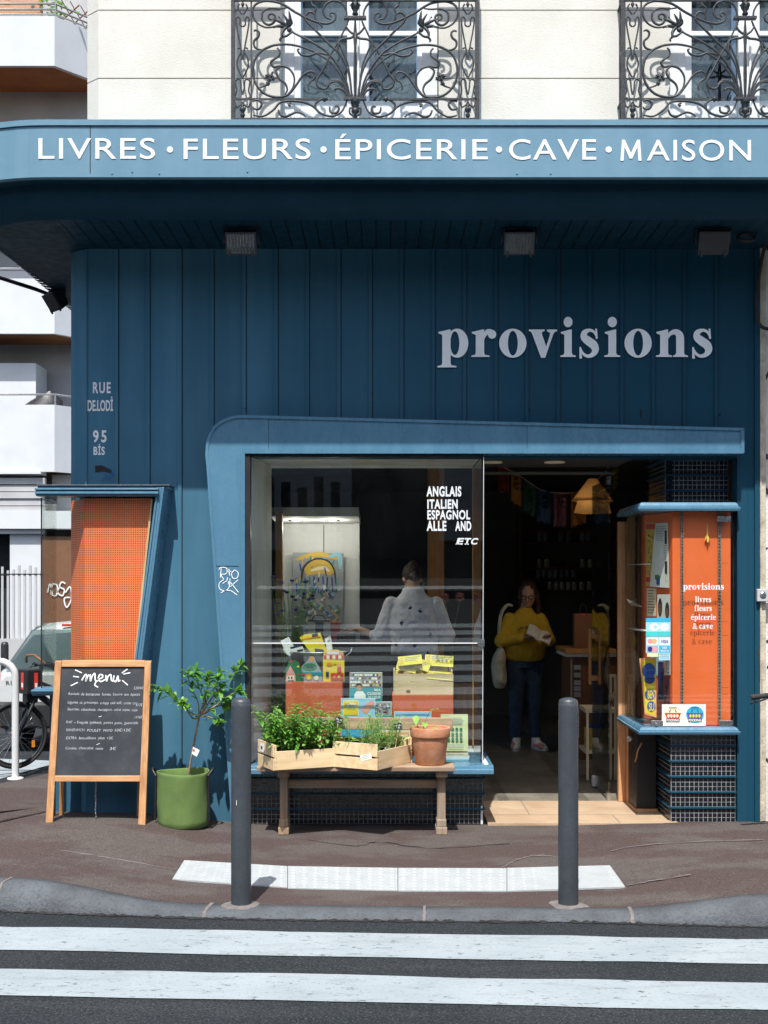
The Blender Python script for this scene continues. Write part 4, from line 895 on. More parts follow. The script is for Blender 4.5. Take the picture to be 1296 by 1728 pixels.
for nm, u0, u1, v0, v1, c_, l_ in (('flyer', 1111, 1120, 1117, 1181, 'deep_blue', 'narrow dark blue flyer with black figures'), ('flyer', 1121.5, 1131, 1141, 1188, 'plum', 'narrow plum red flyer right of the dark blue one')):
    m = MB(c_); nbrect(m, u0, u1, v0, v1); m.m('ink')
    for i in range(12): v = random.uniform(v0+3, v1-12); u = random.uniform(u0+1, u1-3); nbrect(m, u, u+random.uniform(.6, 2), v, v+random.uniform(3, 10), .0045)
    m.build(nm, label=l_+' on the orange notice board', cat='flyer', group='papers pinned in the display case', origin=nbp(u0+4, v0+20))
m = MB('paper'); m.add([W(1057, 1010, 9.3), W(1085, 1024, 9.3), W(1074, 1023, 9.45), W(1064, 1021, 9.45)], [(0, 1, 2, 3)]); m.build('paper_sheet', label='loose white sheet lying on a shelf inside the case', cat='paper', origin=W(1070, 1020, 9.35), thick=.002)
# dark board standing under the overhang of the case
bb = thing('storage_box', 'black board with a round metal eyelet standing under the case beside the door post', 'box', (1.92, 9.40, .016))
m = MB('black'); m.box(1.80, 1.945, 9.30, 9.60, .035, .60); m.build('body', bb, bev=.006)
m = MB('teak_z'); m.box(1.79, 1.95, 9.285, 9.62, .016, .034); m.tube(cr([W(1083, 1254, 9.29), W(1076, 1268, 9.285), W(1074, 1280, 9.29), W(1071, 1286, 9.29)], 4), .006, 6); m.build('worn_edge', bb)
m = MB('steel'); m.lathe([(.019, 0), (.019, .006), (.011, .007), (.009, .003)], W(1062, 1247, 9.298), 16, axis=(0, -1, 0)); m.build('eyelet', bb)

# ---- left display case: perforated board behind a corner pane
y0 = 8.70; a = lambda u, v, y=y0: (X(u, y), Z(v, y))
lc = thing('corner_display_case', 'slanted corner display case with a perforated orange board and blue moulding', 'display case', (X(170, 8.8), 8.8, .9))
m = MB('blue_gloss')
def bar(mb, p, q, ws, y_):   # moulded bar: three stepped lengths side by side
    p, q = V((p[0], 0, p[1])), V((q[0], 0, q[1])); d = (q-p).normalized(); n = V((-d.z, 0, d.x)); o = 0
    for wd, dep in ws:
        b = [p+n*o, q+n*o, q+n*(o+wd), p+n*(o+wd)]; mb.add([V((v_.x, y_-dep, v_.z)) for v_ in b]+[V((v_.x, YF-.002, v_.z)) for v_ in b], [(0, 1, 2, 3), (0, 4, 5, 1), (1, 5, 6, 2), (2, 6, 7, 3), (3, 7, 4, 0), (4, 7, 6, 5)]); o += wd
bar(m, a(60, 837), a(268, 837), ((.012, .0), (.016, .022), (.010, .008), (.014, .026)), y0)
m.box(X(62, y0), X(284, y0), y0+.02, YF, Z(822, y0)-.012, Z(820, y0)); m.m('granite'); m.box(X(61, y0), X(286, y0), y0+.004, YF, Z(820, y0)+.0005, Z(818, y0)+.002); m.build('header', lc, bev=.003)
m = MB('blue_gloss'); D_ = lambda u, v, y: V((X(u, y), y, Z(v, y)))
def tri(mb, l0, l1, r0, r1, yl_, yr_):   # one moulded face of the post, run from its left to its right edge and closed to the wall
    q = [D_(l0, 822, yl_), D_(l1, 1175, yl_), D_(r1, 1175, yr_), D_(r0, 822, yr_)]; b = [V((p.x, YF+.004, p.z)) for p in q]
    mb.add(q+b, [(0, 1, 2, 3), (0, 4, 5, 1), (2, 6, 7, 3), (0, 3, 7, 4), (1, 5, 6, 2)])
tri(m, 264, 219, 267.5, 222.5, 8.715, 8.70); tri(m, 267.6, 222.6, 273, 228, 8.712, 8.708); tri(m, 273.1, 228.1, 277, 232, 8.69, 8.692); tri(m, 277.1, 232.1, 290, 248, 8.694, 8.89); 
m.build('slanted_post', lc, bev=.003)
m = MB('blue_gloss'); bar(m, a(54, 1174), a(222, 1174), ((.014, .0), (.014, .022), (.012, .03)), y0); m.box(X(56, y0), X(226, y0), y0+.02, YF-.004, Z(1174, y0)+.01, Z(1162, y0)); m.build('sill', lc, bev=.003)
m = MB('perforated'); yb = 8.80
m.slab([(X(143, yb), Z(1166, yb)), (X(224, yb), Z(1166, yb)), (X(256, yb), Z(841, yb)), (X(143, yb), Z(841, yb))], yb, yb+.006)
m.prism([(X(142, yb), yb), (-2.16, 9.0), (-2.155, 9.01), (X(143.5, yb), yb+.006)], lambda x_, y_: V((x_, y_, Z(1166, yb))), lambda x_, y_: V((x_, y_, Z(842, yb)))); m.build('perforated_board', lc)
m = MB('pine_z'); m.beam((X(257, 8.79), 8.79, Z(842, 8.79)), (X(223, 8.79), 8.79, Z(1166, 8.79)), .012, .03, (0, 1, 0)); m.build('raw_edge', lc)
m = MB('case_glass'); m.slab([a(70, 1166, 8.76), a(228, 1166, 8.76), a(262, 842, 8.76), a(70, 838, 8.76)], 8.758, 8.766); m.prism([(X(70, 8.76), 8.768), (X(70, 8.76)-.03, 9.25), (X(70, 8.76)-.022, 9.25), (X(70, 8.76)+.008, 8.768)], lambda x_, y_: V((x_, y_, Z(1166, 8.76))), lambda x_, y_: V((x_, y_, Z(840, 8.76)))); m.build('corner_pane', lc)
m = MB('black'); m.box(X(69, 8.758), X(70.5, 8.758), 8.755, 8.768, Z(1166, 8.76), Z(840, 8.76)); m.build('pane_seal', lc)
m = MB('steel'); m.box(X(75, 8.75), X(95, 8.75), 8.752, 8.772, Z(850, 8.75), Z(838, 8.75)); m.build('glass_clip', lc)
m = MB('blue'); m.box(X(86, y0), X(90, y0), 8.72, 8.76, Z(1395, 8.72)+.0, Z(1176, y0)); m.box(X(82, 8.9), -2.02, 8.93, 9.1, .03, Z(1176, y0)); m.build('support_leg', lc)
# ================================================================= iron balcony railings (part of the building)
YR = 8.74
def rp(cx, cy): return V((X(380+cx*.3472, YR), YR, Z(cy*.3474, YR)))
CXR = 632
HALF = [  # scrolls of the left half, in one drawing grid; mirrored about the middle
 [(228, 98), (214, 92), (212, 76), (228, 68), (243, 82), (238, 108), (210, 122), (182, 102), (182, 62), (215, 42), (262, 44), (298, 40)],
 [(250, 128), (200, 135), (155, 112), (134, 70), (142, 30), (180, 8), (230, 8), (280, 22), (340, 60), (395, 88), (450, 110), (500, 116), (533, 98), (536, 72), (518, 62), (509, 74), (520, 84)],
 [(592, 88), (588, 50), (565, 15), (525, 5), (490, 22), (476, 55), (490, 86), (515, 94)],
 [(600, 100), (560, 185), (510, 272), (470, 350), (445, 392), (455, 425), (490, 432), (510, 405), (545, 398), (580, 430), (598, 472)],
 [(606, 470), (590, 400), (550, 320), (490, 250), (420, 205), (340, 165), (318, 150)],
 [(602, 470), (575, 390), (520, 312), (450, 262), (380, 232), (300, 217), (220, 226), (160, 265), (136, 330), (146, 402), (190, 455), (250, 473), (305, 462), (345, 415), (380, 365), (418, 348), (438, 365), (432, 385), (412, 400), (402, 425), (410, 440)],
 [(614, 470), (600, 360), (560, 270), (510, 220), (440, 150), (392, 100), (394, 72), (415, 60), (436, 72), (440, 95), (470, 130), (465, 135)],
 [(435, 66), (440, 40), (424, 26), (418, 10)],
 [(500, 268), (450, 258), (410, 272), (368, 266), (352, 244), (362, 240)],
 [(138, 152), (152, 148), (165, 160), (160, 182), (140, 202), (146, 232), (180, 243), (225, 228)],
 [(252, 234), (264, 248), (262, 272), (240, 288), (222, 304), (236, 326), (272, 322), (312, 336), (336, 378), (330, 425), (305, 458)],
 [(270, 325), (248, 345), (262, 382), (292, 408), (302, 438), (290, 462)],
 [(232, 350), (215, 385), (205, 412), (165, 428)],
 [(136, 492), (160, 488), (178, 506), (165, 530), (142, 530), (136, 520)],
 [(136, 560), (185, 566), (235, 535), (270, 498), (330, 492), (390, 500), (430, 520), (465, 552), (520, 566), (565, 545), (588, 500), (592, 484)],
 [(318, 518), (308, 508), (322, 502)], [(258, 535), (270, 560), (300, 566), (340, 548), (370, 552), (392, 568)],
 [(508, 520), (512, 545), (540, 550), (553, 530), (545, 515), (532, 520)], [(470, 482), (440, 505), (445, 535), (470, 552)],
 [(598, 470), (588, 430), (560, 398), (520, 392), (495, 415)], [(596, 472), (578, 442), (552, 430), (532, 436), (536, 446)],
 [(596, 118), (588, 130), (606, 155), (626, 170), (612, 185), (575, 190), (552, 205), (566, 240), (600, 330), (618, 470)],
 [(552, 205), (548, 250), (566, 268)], [(330, 152), (300, 175), (278, 180), (266, 195), (272, 202)],
 [(700-70, 470), (628, 360), (631, 240), (627, 180), (631, 100)]]
SIDE = [[(70, 20), (62, 36), (72, 56), (83, 70)], [(84, 130), (72, 120), (72, 95), (62, 82), (54, 96), (60, 150), (75, 230), (83, 290)], [(60, 238), (72, 232), (78, 250), (62, 285), (58, 320), (74, 360), (83, 375)],
        [(60, 385), (50, 400), (56, 440), (48, 470), (62, 478)], [(60, 382), (74, 392), (78, 430), (84, 460)], [(48, 495), (56, 520), (76, 510), (84, 495)]]
def railing(x_shift):
    mbs = dict(frame=MB('iron'), scrollwork=MB('iron'))
    f, s = mbs['frame'], mbs['scrollwork']; o = s
    def mir(p): return (2*CXR-p[0], p[1])
    for path in HALF:
        for k in (0, 1):
            P = [mir(p) if k else p for p in path]
            pts = [rp(*p) for p in cr(P, 4)]
            n = len(pts); d = V((0, .004*(1 if k else -1), 0))
            s.tube([p+d for p in pts], [.0052+.0034*math.sin(math.pi*min(1, (i+2)/(n))) for i in range(n)], 6)
    for path in SIDE:
        for base in (85, 2*CXR-85):
            for k in (0, 1):
                P = [(base+(p[0]-85)*(-1 if k else 1), p[1]) for p in path]; s.tube([rp(*p) for p in cr(P, 4)], .0058, 6)
    for k in (0, 1):
        q = (lambda a, b: rp(2*CXR-a, b)) if k else rp
        for cx, w in ((36, .020), (46, .012), (127, .011)):
            x = q(cx, 0).x; f.box(x-w/2, x+w/2, YR-w/2-.001*k, YR+w/2, 4.46, 5.84)
        a_, b_ = q(40, 482), q(468, 482); f.box(min(a_.x, b_.x), max(a_.x, b_.x), YR-.007, YR+.007, a_.z-.006, a_.z+.006)
        o.lathe([(.004, 0), (.016, .008), (.020, .016), (.010, .028), (.003, .04)], q(472, 482), 10, axis=(1 if not k else -1, 0, 0))
        # side drops
        c = q(85, 540); o.lathe([(.004, .07), (.014, .06), (.008, .05), (.022, .035), (.018, .02), (.008, .01), (.018, -.005), (.012, -.02), (.003, -.03)], c-V((0, 0, .02)), 12)
        o.lathe([(.003, -.02), (.013, 0), (.003, .02)], q(85, 22), 10)
        # lily
        c = q(300, 130); sg = -1 if k else 1
        for dx, dz, l in ((-.10, .05, .10), (.03, .12, .10), (-.02, .10, .08), (-.06, -.12, .10), (-.12, .0, .08), (.05, .05, .06)):
            dr = V((dx*sg, -.02, dz)).normalized(); pts = [c+dr*l*t+V((sg*.012*math.sin(t*4)*(1 if dz > 0 else -1), -.008*t, 0)) for t in (0, .25, .5, .75, 1)]
            o.tube(pts, [.010, .013, .011, .008, .003], 6)
        o.ball(q(312, 145), (.018, .014, .018), 8)
        for cx, cy in ((262, 84), (270, 106), (236, 134)): o.ball(q(cx, cy), .006, 6); o.tube([q(cx, cy), q(298, 132)], .0025, 5)
        for cx, cy in ((205, 372), (225, 372), (215, 388), (208, 408), (232, 384)):
            for t in range(5):
                p = q(cx, cy); o.ball(p+V((.010*math.cos(t*1.26), -.006, .010*math.sin(t*1.26))), (.007, .006, .007), 6)
            o.ball(q(cx, cy)+V((0, -.012, 0)), .006, 6)
    f.box(rp(40, 0).x, rp(2*CXR-40, 0).x, YR-.011, YR+.011, rp(0, 6).z, rp(0, -2).z)
    f.box(rp(40, 0).x, rp(2*CXR-40, 0).x, YR-.009, YR+.009, rp(0, 582).z, rp(0, 574).z)
    f.box(rp(34, 0).x, rp(2*CXR-34, 0).x, YR-.018, YR+.018, 5.80, 5.835)
    # return sides back to the wall
    for cx in (36, 2*CXR-36):
        x = rp(cx, 0).x
        for z in (5.82, rp(0, 4).z, rp(0, 482).z, rp(0, 578).z): f.box(x-.007, x+.007, YR+.01, YF+.01, z-.006, z+.006)
        f.box(x-.006, x+.006, YF-.08, YF-.068, 4.46, 5.82)
        s.tube(cr([(x, YR+.02, 4.8), (x, YR+.10, 4.95), (x, YR+.03, 5.1), (x, YR+.10, 5.3), (x, YR+.03, 5.5), (x, YR+.10, 5.7)], 4), .006, 6)
    for cy in (88, 480): f.box(rp(578, 0).x, rp(686, 0).x, YR-.02, YR+.02, rp(0, cy+6).z, rp(0, cy-6).z)
    c = rp(632, 78); o.lathe([(.008, 0), (.022, .012), (.014, .03), (.026, .05), (.034, .075), (.018, .092), (.03, .105), (.01, .12), (.012, .16)], c, 14)
    for t in range(6): o.leaf(c+V((0, 0, .03)), (math.cos(t*1.05)*.7, math.sin(t*1.05)*.7, 1), .075, .035, .2)
    for sg in (-1, 1): o.tube(cr([c+V((sg*.02, 0, .10)), c+V((sg*.05, 0, .115)), c+V((sg*.065, 0, .10))], 4), .005, 6)
    c = rp(632, 490); o.lathe([(.030, 0), (.032, -.015), (.024, -.02), (.026, -.035), (.014, -.045), (.026, -.06), (.028, -.075), (.008, -.09), (.016, -.105), (.003, -.12)], c, 14)
    for sg in (-1, 1): o.tube(cr([c+V((sg*.012, 0, -.055)), c+V((sg*.035, -.004, -.05)), c+V((sg*.036, -.004, -.085)), c+V((sg*.015, -.004, -.10))], 4), .007, 6)
    root = mbs['frame']
    for m_ in mbs.values(): m_.v = [p+V((x_shift, 0, 0)) for p in m_.v]
    r = f.build('railing', bld); s.build('scrollwork', r)
    return r
railing(0); railing(X(648+658, YR))
# ================================================================= floodlights under the canopy
def flood(loc, yaw, tilt, label, dark=False):
    t = thing('floodlight', label, 'floodlight', loc, yaw, 'floodlights under the canopy')
    R = Matrix.Rotation(tilt, 4, 'X')
    m = MB('dark_metal'); m.T = Matrix.Translation((0, 0, -.085)) @ R
    m.add([(x*s, y, z*s) for y, s, in ((-.055, 1), (.02, .92), (.05, .6)) for x, z in ((-.10, -.075), (.10, -.075), (.10, .075), (-.10, .075))],
          [(0, 3, 2, 1), (8, 9, 10, 11)]+[(a_+4*k, (a_+1) % 4+4*k, (a_+1) % 4+4*k+4, a_+4*k+4) for k in (0, 1) for a_ in range(4)])
    for s in (-.075, .075): m.box(s-.008, s+.008, -.066, -.05, -.085, -.045); 
    body = m.build('housing', t, world=False, bev=.005)
    m = MB('lens_grey' if not dark else 'black'); m.T = Matrix.Translation((0, 0, -.085)) @ R; m.box(-.088, .088, -.058, -.054, -.062, .062); m.m('house_glass'); 
    if not dark:
        for i in range(9): m.box(-.08+i*.02-.003, -.08+i*.02+.003, -.066, -.058, -.058, .058)
    m.build('lens', body, world=False)
    m = MB('dark_metal'); m.box(-.115, -.108, -.02, .02, -.10, .0); m.box(.108, .115, -.02, .02, -.10, 0); m.box(-.115, .115, -.02, .02, -.006, 0); m.build('bracket', t, world=False)
    return t
flood((X(407, 8.35), 8.38, ZS), 0, .5, 'grey ribbed floodlight under the canopy, leftmost of the three above the boarded front')
flood((X(876, 8.35), 8.38, ZS), 0, .5, 'grey ribbed floodlight under the canopy above the letter v of the white shop name')
flood((X(1204, 8.35), 8.38, ZS), 0, .45, 'dark smooth faced floodlight under the canopy beside a coil of cable', True)
flood((X(96, 10.2), 10.2, Z(487, 10.2)), -.9, .6, 'black floodlight hanging at the side edge of the canopy over the side street', True)
m = MB('black'); m.tube([(X(0, 9.9)-.3, 9.75, Z(452, 9.9)), (X(60, 10.2), 10.2, Z(488, 10.2)), (X(122, 11), 11, Z(512, 11))], .016, 8); m.build('cable_duct', label='black cable duct along the side edge of the canopy', cat='cable duct', origin=(X(60, 10.2), 10.2, 3.9))
m = MB('black_rubber'); P = []
for i in range(70): a_ = i/70*math.tau*4; P.append((X(1258, 8.5)+math.cos(a_)*(.055+.004*math.sin(i)), 8.45+math.sin(a_)*.03+i*.0008, ZS-.035+math.sin(a_)*.03))
m.tube(P, .005, 6); m.build('cable_coil', label='coil of black cable hanging under the canopy beside the dark floodlight', cat='cable', origin=(X(1258, 8.5), 8.45, ZS))
m = MB('black_rubber'); m.tube(cr([W(1312, 385, 8.75), W(1292, 412, 8.78), W(1280, 470, 8.82), (W(1276, 520, 8.82)), W(1282, 548, 8.82), W(1300, 556, 8.82), W(1330, 558, 8.85)], 6), .012, 8); m.build('hanging_cable', label='thick black cable looping down in front of the graffiti covered wall', cat='cable', origin=W(1290, 420, 8.8))
m = MB('white_plastic'); m.tube(cr([W(1012, 370, 8.3), W(1050, 371.5, 8.3), W(1080, 372.5, 8.3), W(1110, 372, 8.3), W(1138, 370, 8.3)], 5), .004, 6); m.build('white_wire', label='thin white wire sagging below the edge of the canopy', cat='wire', origin=W(1075, 371, 8.3))
# ================================================================= neighbour on the right
nbh = thing('neighbouring_wall', 'pale plastered wall with black and purple graffiti right of the blue shop', 'wall', (2.7, 8.9, 0))
m = MB('stone_wall'); m.box(2.603, 9, 8.93, 9.2, 0, 4.42); m.build('wall', nbh)
m = MB('pipe_stone'); m.box(XR+.008, 2.602, 8.88, 9.1, .02, 4.10); m.box(XR+.004, XR+.014, 8.87, 8.9, .02, 4.1); m.build('corner_strip', nbh, bev=.004)
m = MB('purple_paint'); fy_ = lambda a_, b_: V((X(a_, 8.93), 8.927, Z(b_, 8.93)))
for st_ in ([(1290, 768), (1297, 772), (1302, 766)], [(1290, 825), (1296, 830), (1304, 822)], [(1290, 925), (1297, 920), (1303, 930)]): m.tess([stroke([(a_, b_, 4) for a_, b_ in st_])], fy_)
m.m('ink')
for st_ in ([(1296, 1068), (1306, 1064)], [(1293, 1083), (1304, 1078)], [(1296, 1098), (1305, 1100)], [(1291, 640), (1305, 615), (1315, 600)], [(1294, 1125), (1310, 1130)], [(1292, 1280), (1300, 1288)]): m.tess([stroke([(a_, b_, 2.2) for a_, b_ in st_])], fy_)
m.tess([stroke([(1280.5, 1095, 1.2), (1283, 1130, 2), (1285, 1168, 1.4)])], lambda a_, b_: V((X(a_, 8.877), 8.8765, Z(b_, 8.877)))); m.build('graffiti', nbh)
m = MB('render_grey'); m.box(X(1277, 8.86), X(1300, 8.86), 8.845, 8.88, Z(1015, 8.86), Z(994, 8.86)); sw = m.build('switch_box', nbh, bev=.004)
m = MB('steel'); m.lathe([(.022, 0), (.022, .004), (.01, .005)], (X(1288, 8.84), 8.845, Z(1004, 8.84)), 16, axis=(0, -1, 0)); m.build('key_plate', sw)
m = MB('cream'); m.box(6.1, 9, 8.9, 9.3, 4.45, 9.3); m.build('upper_storey', nbh)
# ================================================================= bollards
def bollard(x, y, z, label):
    t = thing('bollard', label, 'bollard', (x, y, z), 0, 'dark grey street bollards'); H = 1.06
    m = MB('bollard_grey'); m.lathe([(.0515, -.02), (.0515, .30), (.0505, H-.045), (.0505, H-.030), (.0492, H-.028), (.049, H-.020), (.044, H-.008), (.03, H-.001), (.012, H+.003), (0, H+.0035)], n=36); m.build('post', t, world=False)
    m = MB('mortar'); rr = random.Random(x); ang = [rr.uniform(.085, .115) for _ in range(16)]
    vs = [(.0, 0, .006)]+[(math.cos(k*math.tau/16)*.05, math.sin(k*math.tau/16)*.05, .010) for k in range(16)]+[(math.cos(k*math.tau/16)*ang[k], math.sin(k*math.tau/16)*ang[k], .0015) for k in range(16)]
    m.add(vs, [(0, 1+k, 1+(k+1) % 16) for k in range(16)]+[(1+k, 17+k, 17+(k+1) % 16, 1+(k+1) % 16) for k in range(16)], True); m.build('footing', t, world=False)
    return t
b0 = bollard(X(407, 6.67), 6.67, 0, 'dark grey round bollard standing between the green plant bag and the bench')
m = MB('chalk'); m.T = Matrix.Translation((b0.location)); m.box(-.0195, -.0175, -.0490, -.046, .52, .545); m.build('paint_scratch', b0)
b1 = bollard(X(959, 6.67), 6.67, 0, 'dark grey round bollard standing in front of the open shop doorway')
m = MB('steel'); m.T = Matrix.Translation((b1.location)); m.box(.0494, .0512, -.02, .02, .86, 1.0); m.build('reflective_strip', b1)
bollard(-3.02, 10.0, .045, 'dark grey bollard cut by the picture edge, beside the white hoop and bicycle')
# ================================================================= menu board
zb = .064; yb_, yt_ = 8.47, 8.66
cb = thing('menu_board', 'oak framed chalkboard with a handwritten menu leaning by the orange case', 'chalkboard', (X(162, 8.5), 8.5, zb))
def bp(u, v, o=0.):
    """a point of the leaning board"""
    t = (1393-v)/(1393-1115.); y = yb_+(yt_-yb_)*t
    p = W(u, v, y); return p+V((0, -o, -o*.18))
m = MB('oak_z')
def plank(u0a, u1a, va, u0b, u1b, vb_, th, mm):
    q = [bp(u0a, va), bp(u1a, va), bp(u1b, vb_), bp(u0b, vb_)]; r_ = [p+V((0, th, .004)) for p in q]
    mm.add(q+r_, [(3, 2, 1, 0), (4, 5, 6, 7), (0, 1, 5, 4), (1, 2, 6, 5), (2, 3, 7, 6), (3, 0, 4, 7)])
plank(76.5, 88.5, 1393, 92.5, 103.5, 1116, .032, m); m.build('side_rail', cb, bev=.003); m = MB('oak_z'); plank(233, 245, 1393, 244, 255, 1116, .032, m); m.build('side_rail', cb, bev=.003)
m = MB('oak_x'); plank(103.4, 244.1, 1125.5, 104, 244.1, 1115.2, .028, m); m.build('cross_rail', cb, bev=.003); m = MB('oak_x'); plank(90.5, 236, 1319, 91, 236.3, 1309.5, .028, m); m.build('cross_rail', cb, bev=.003)
m = MB('slate'); q = [bp(90, 1311, -.012), bp(237, 1311, -.012), bp(245, 1124, -.012), bp(103, 1124, -.012)]; r_ = [p+V((0, .008, 0)) for p in q]
m.add(q+r_, [(3, 2, 1, 0), (4, 5, 6, 7), (0, 1, 5, 4), (1, 2, 6, 5), (2, 3, 7, 6), (3, 0, 4, 7)]); sl = m.build('slate', cb)
m = MB('chalk'); cp = lambda cx, cy: bp(cx*.3395, 1080+cy*.3397, -.009)
for st_ in ([(405, 202), (420, 176), (429, 176), (425, 206), (434, 184), (446, 172), (448, 206), (456, 182), (470, 168), (472, 200), (486, 206)], [(485, 196), (505, 190), (509, 177), (495, 174), (487, 194), (500, 208), (520, 198)],
            [(524, 176), (528, 206), (536, 182), (550, 174), (552, 200), (562, 206)], [(566, 178), (562, 200), (574, 208), (585, 180), (587, 206), (598, 198)], [(478, 205), (470, 225), (486, 236)]):
    pen(m, st_, 3.2, cp, 6)
for a_, b_ in (((372, 150), (405, 165)), ((362, 182), (391, 186)), ((350, 229), (385, 212)), ((604, 166), (632, 146)), ((612, 171), (646, 164)), ((606, 202), (634, 226)), ((478, 522), (495, 516)), ((488, 384), (503, 380))): pen(m, [a_, b_], 2.4 if b_[1] < 300 else 1, cp)
def chalk(mm, s, x0, x1, base, h=15):
    # quick slanted hand, word by word a little off the line
    words = s.split(' '); k = (x1-x0)/(len(s)+.0); x = x0; rnd = random.Random(s)
    for w_ in words:
        L_ = len(w_)*k; dy = rnd.uniform(-1.2, 1.2)+(x-x0)*.010; vs, fs = text2d(w_, -.006)
        if vs:
            lo, hi = min(p[0] for p in vs), max(p[0] for p in vs); hh = h/.78*rnd.uniform(.92, 1.06)
            mm.add([cp(x+(p[0]-lo)/(hi-lo)*L_*.97+p[1]*3.2, base+dy-p[1]*hh) for p in vs], [f[::-1] for f in fs])
        x += L_+k
m.m('chalk_faint')
for s, x0, x1, y_ in (('Raviole de betterave fumée, beurre aux épices', 338, 695, 276), ('5,50/6€', 664, 712, 247), ('Légumes de printemps, crispy oil ail, crème cru', 335, 680, 318), ('6/12€', 674, 706, 330),
                     ('Saucisse, ciboulette, champignon, crème cajou, noix', 333, 682, 352), ('14/16€', 668, 706, 391), ('PLAT - Fregola (pâtes), petits pois, guanciale', 327, 686, 416),
                     ('SANDWICH POULET MAYO 10€/12€', 327, 650, 455), ('EXTRA bouillon pho +3€', 327, 560, 494), ('Cookie chocolat noix', 323, 512, 545), ('3€', 543, 575, 549)):
    chalk(m, s, x0, x1, y_)
m.build('chalk_writing', sl)
m = MB('oak_z'); m.beam((X(100, 8.72), 8.78, .07), (X(108, 8.7), 8.69, Z(1120, 8.7)), .03, .02, (0, 1, 0)); m.build('rear_leg', cb); m = MB('oak_z'); m.beam((X(232, 8.72), 8.78, .07), (X(240, 8.7), 8.69, Z(1120, 8.7)), .03, .02, (0, 1, 0)); m.build('rear_leg', cb)
m = MB('steel'); P0 = W(161.5, 1319, 8.60)
for i in range(22):
    z = P0.z-.006-i*.0115; c = V((P0.x+.002*math.sin(i*.7), 8.60, z)); rx, ry = (.0042, 0.001) if i % 2 else (.001, .0042)
    m.tube([c+V((rx*math.cos(t*math.tau/8), ry*math.cos(t*math.tau/8), .0075*math.sin(t*math.tau/8))) for t in range(8)], .0016, 5, closed=True)
m.build('chain', cb)
# ================================================================= lemon tree in a felt bag
px_, py_, pz_ = X(309, 8.62), 8.62, .036
pot = thing('fabric_planter', 'round olive green felt plant bag with black side handles', 'planter', (px_, py_, pz_))
m = MB('felt_green'); N = 40; secs = []
for k, (z, r) in enumerate([(0, .152), (.012, .166), (.05, .170), (.10, .167), (.15, .170), (.20, .168), (.25, .170), (.30, .171), (.345, .173), (.362, .174), (.366, .171), (.360, .166), (.30, .163)]):
    for i in range(N):
        a_ = i*math.tau/N; w_ = 1+.018*math.sin(3*a_+k*.8)*(1 if k < 8 else .35)+.008*math.sin(7*a_-k)
        secs.append((r*w_*math.cos(a_), r*w_*math.sin(a_), z+(.006*math.sin(2*a_+.6) if k > 6 else 0)))
m.add(secs, [(k*N+i, k*N+(i+1) % N, (k+1)*N+(i+1) % N, (k+1)*N+i) for k in range(12) for i in range(N)], True); m.add(secs[:N], [tuple(range(N))[::-1]])
m.build('bag', pot, world=False)
for s in (-1, 1): m = MB('black'); m.tube(cr([(s*.171, -.05, .34), (s*.195, -.03, .375), (s*.20, .0, .385), (s*.195, .03, .375), (s*.171, .05, .34)], 5), .009, 6); m.tube([(s*.171, -.045, .35), (s*.178, -.045, .05)], .008, 6); m.build('handle', pot, world=False)
m = MB('soil'); m.lathe([(0, .30), (.08, .304), (.164, .298)], n=24, cap=False); m.build('soil', pot, world=False)
tree = thing('lemon_tree', 'young lemon tree with a thin leaning trunk and a white tag, in the green bag', 'tree', (px_+.03, py_, pz_+.30))
rnd = random.Random(11)
tr = MB('bark'); T0 = W(318, 1308, 8.62); T1 = W(336, 1211, 8.60)
tr.tube(cr([T0-V((0, 0, .06)), T0, W(323, 1278, 8.61), W(329, 1245, 8.60), T1], 5), [.0085]*5+[.0078]*5+[.007]*5+[.0066]*5+[.006], 8)
lf = MB('lemon_leaf')
BR = [[(336, 1211), (318, 1200), (302, 1188), (285, 1172), (266, 1160)], [(336, 1211), (334, 1185), (322, 1158), (315, 1134)], [(336, 1211), (345, 1185), (336, 1160), (330, 1132)],
      [(336, 1211), (350, 1180), (366, 1155), (372, 1135)], [(340, 1205), (362, 1172), (388, 1145), (406, 1122)], [(340, 1205), (365, 1190), (390, 1172), (404, 1165)],
      [(340, 1208), (360, 1212), (372, 1222)], [(336, 1211), (340, 1195), (352, 1160), (352, 1138)], [(336, 1211), (325, 1212), (314, 1195), (312, 1186)], [(338, 1208), (356, 1195), (378, 1190), (392, 1188)], [(338, 1206), (352, 1200), (364, 1180), (376, 1160)]]
for bi, br in enumerate(BR):
    dy = rnd.uniform(-.16, .16); n = len(br)
    P = cr([W(u, v, 8.60+dy*i/(n-1)) for i, (u, v) in enumerate(br)], 6)
    tr.tube(P, [.0048*(1-i/len(P))+.0014 for i in range(len(P))], 6); L_ = len(P)
    for i in range(L_):
        if i < L_*.35: continue
        for _ in range(3 if i > L_*.5 and i % 2 else 1):
            d = V((rnd.gauss(0, 1), rnd.gauss(0, .8)-.25, rnd.gauss(.15, .7))); tip = (V(P[-1])-V(P[0])).normalized(); d = (d.normalized()+tip*.5).normalized()
            lf.m('lemon_young' if rnd.random() < .16 else 'lemon_leaf'); lf.leaf(P[i], d, rnd.uniform(.05, .085), rnd.uniform(.03, .046), rnd.uniform(.05, .4), rnd.uniform(.1, .3))
    for _ in range(5):
        d = V((rnd.gauss(0, 1), rnd.gauss(0, 1)-.3, rnd.gauss(.2, .8))); lf.leaf(P[-1], d, rnd.uniform(.05, .08), rnd.uniform(.032, .046), .2)
tr.build('trunk', tree); lf.build('crown', tree)
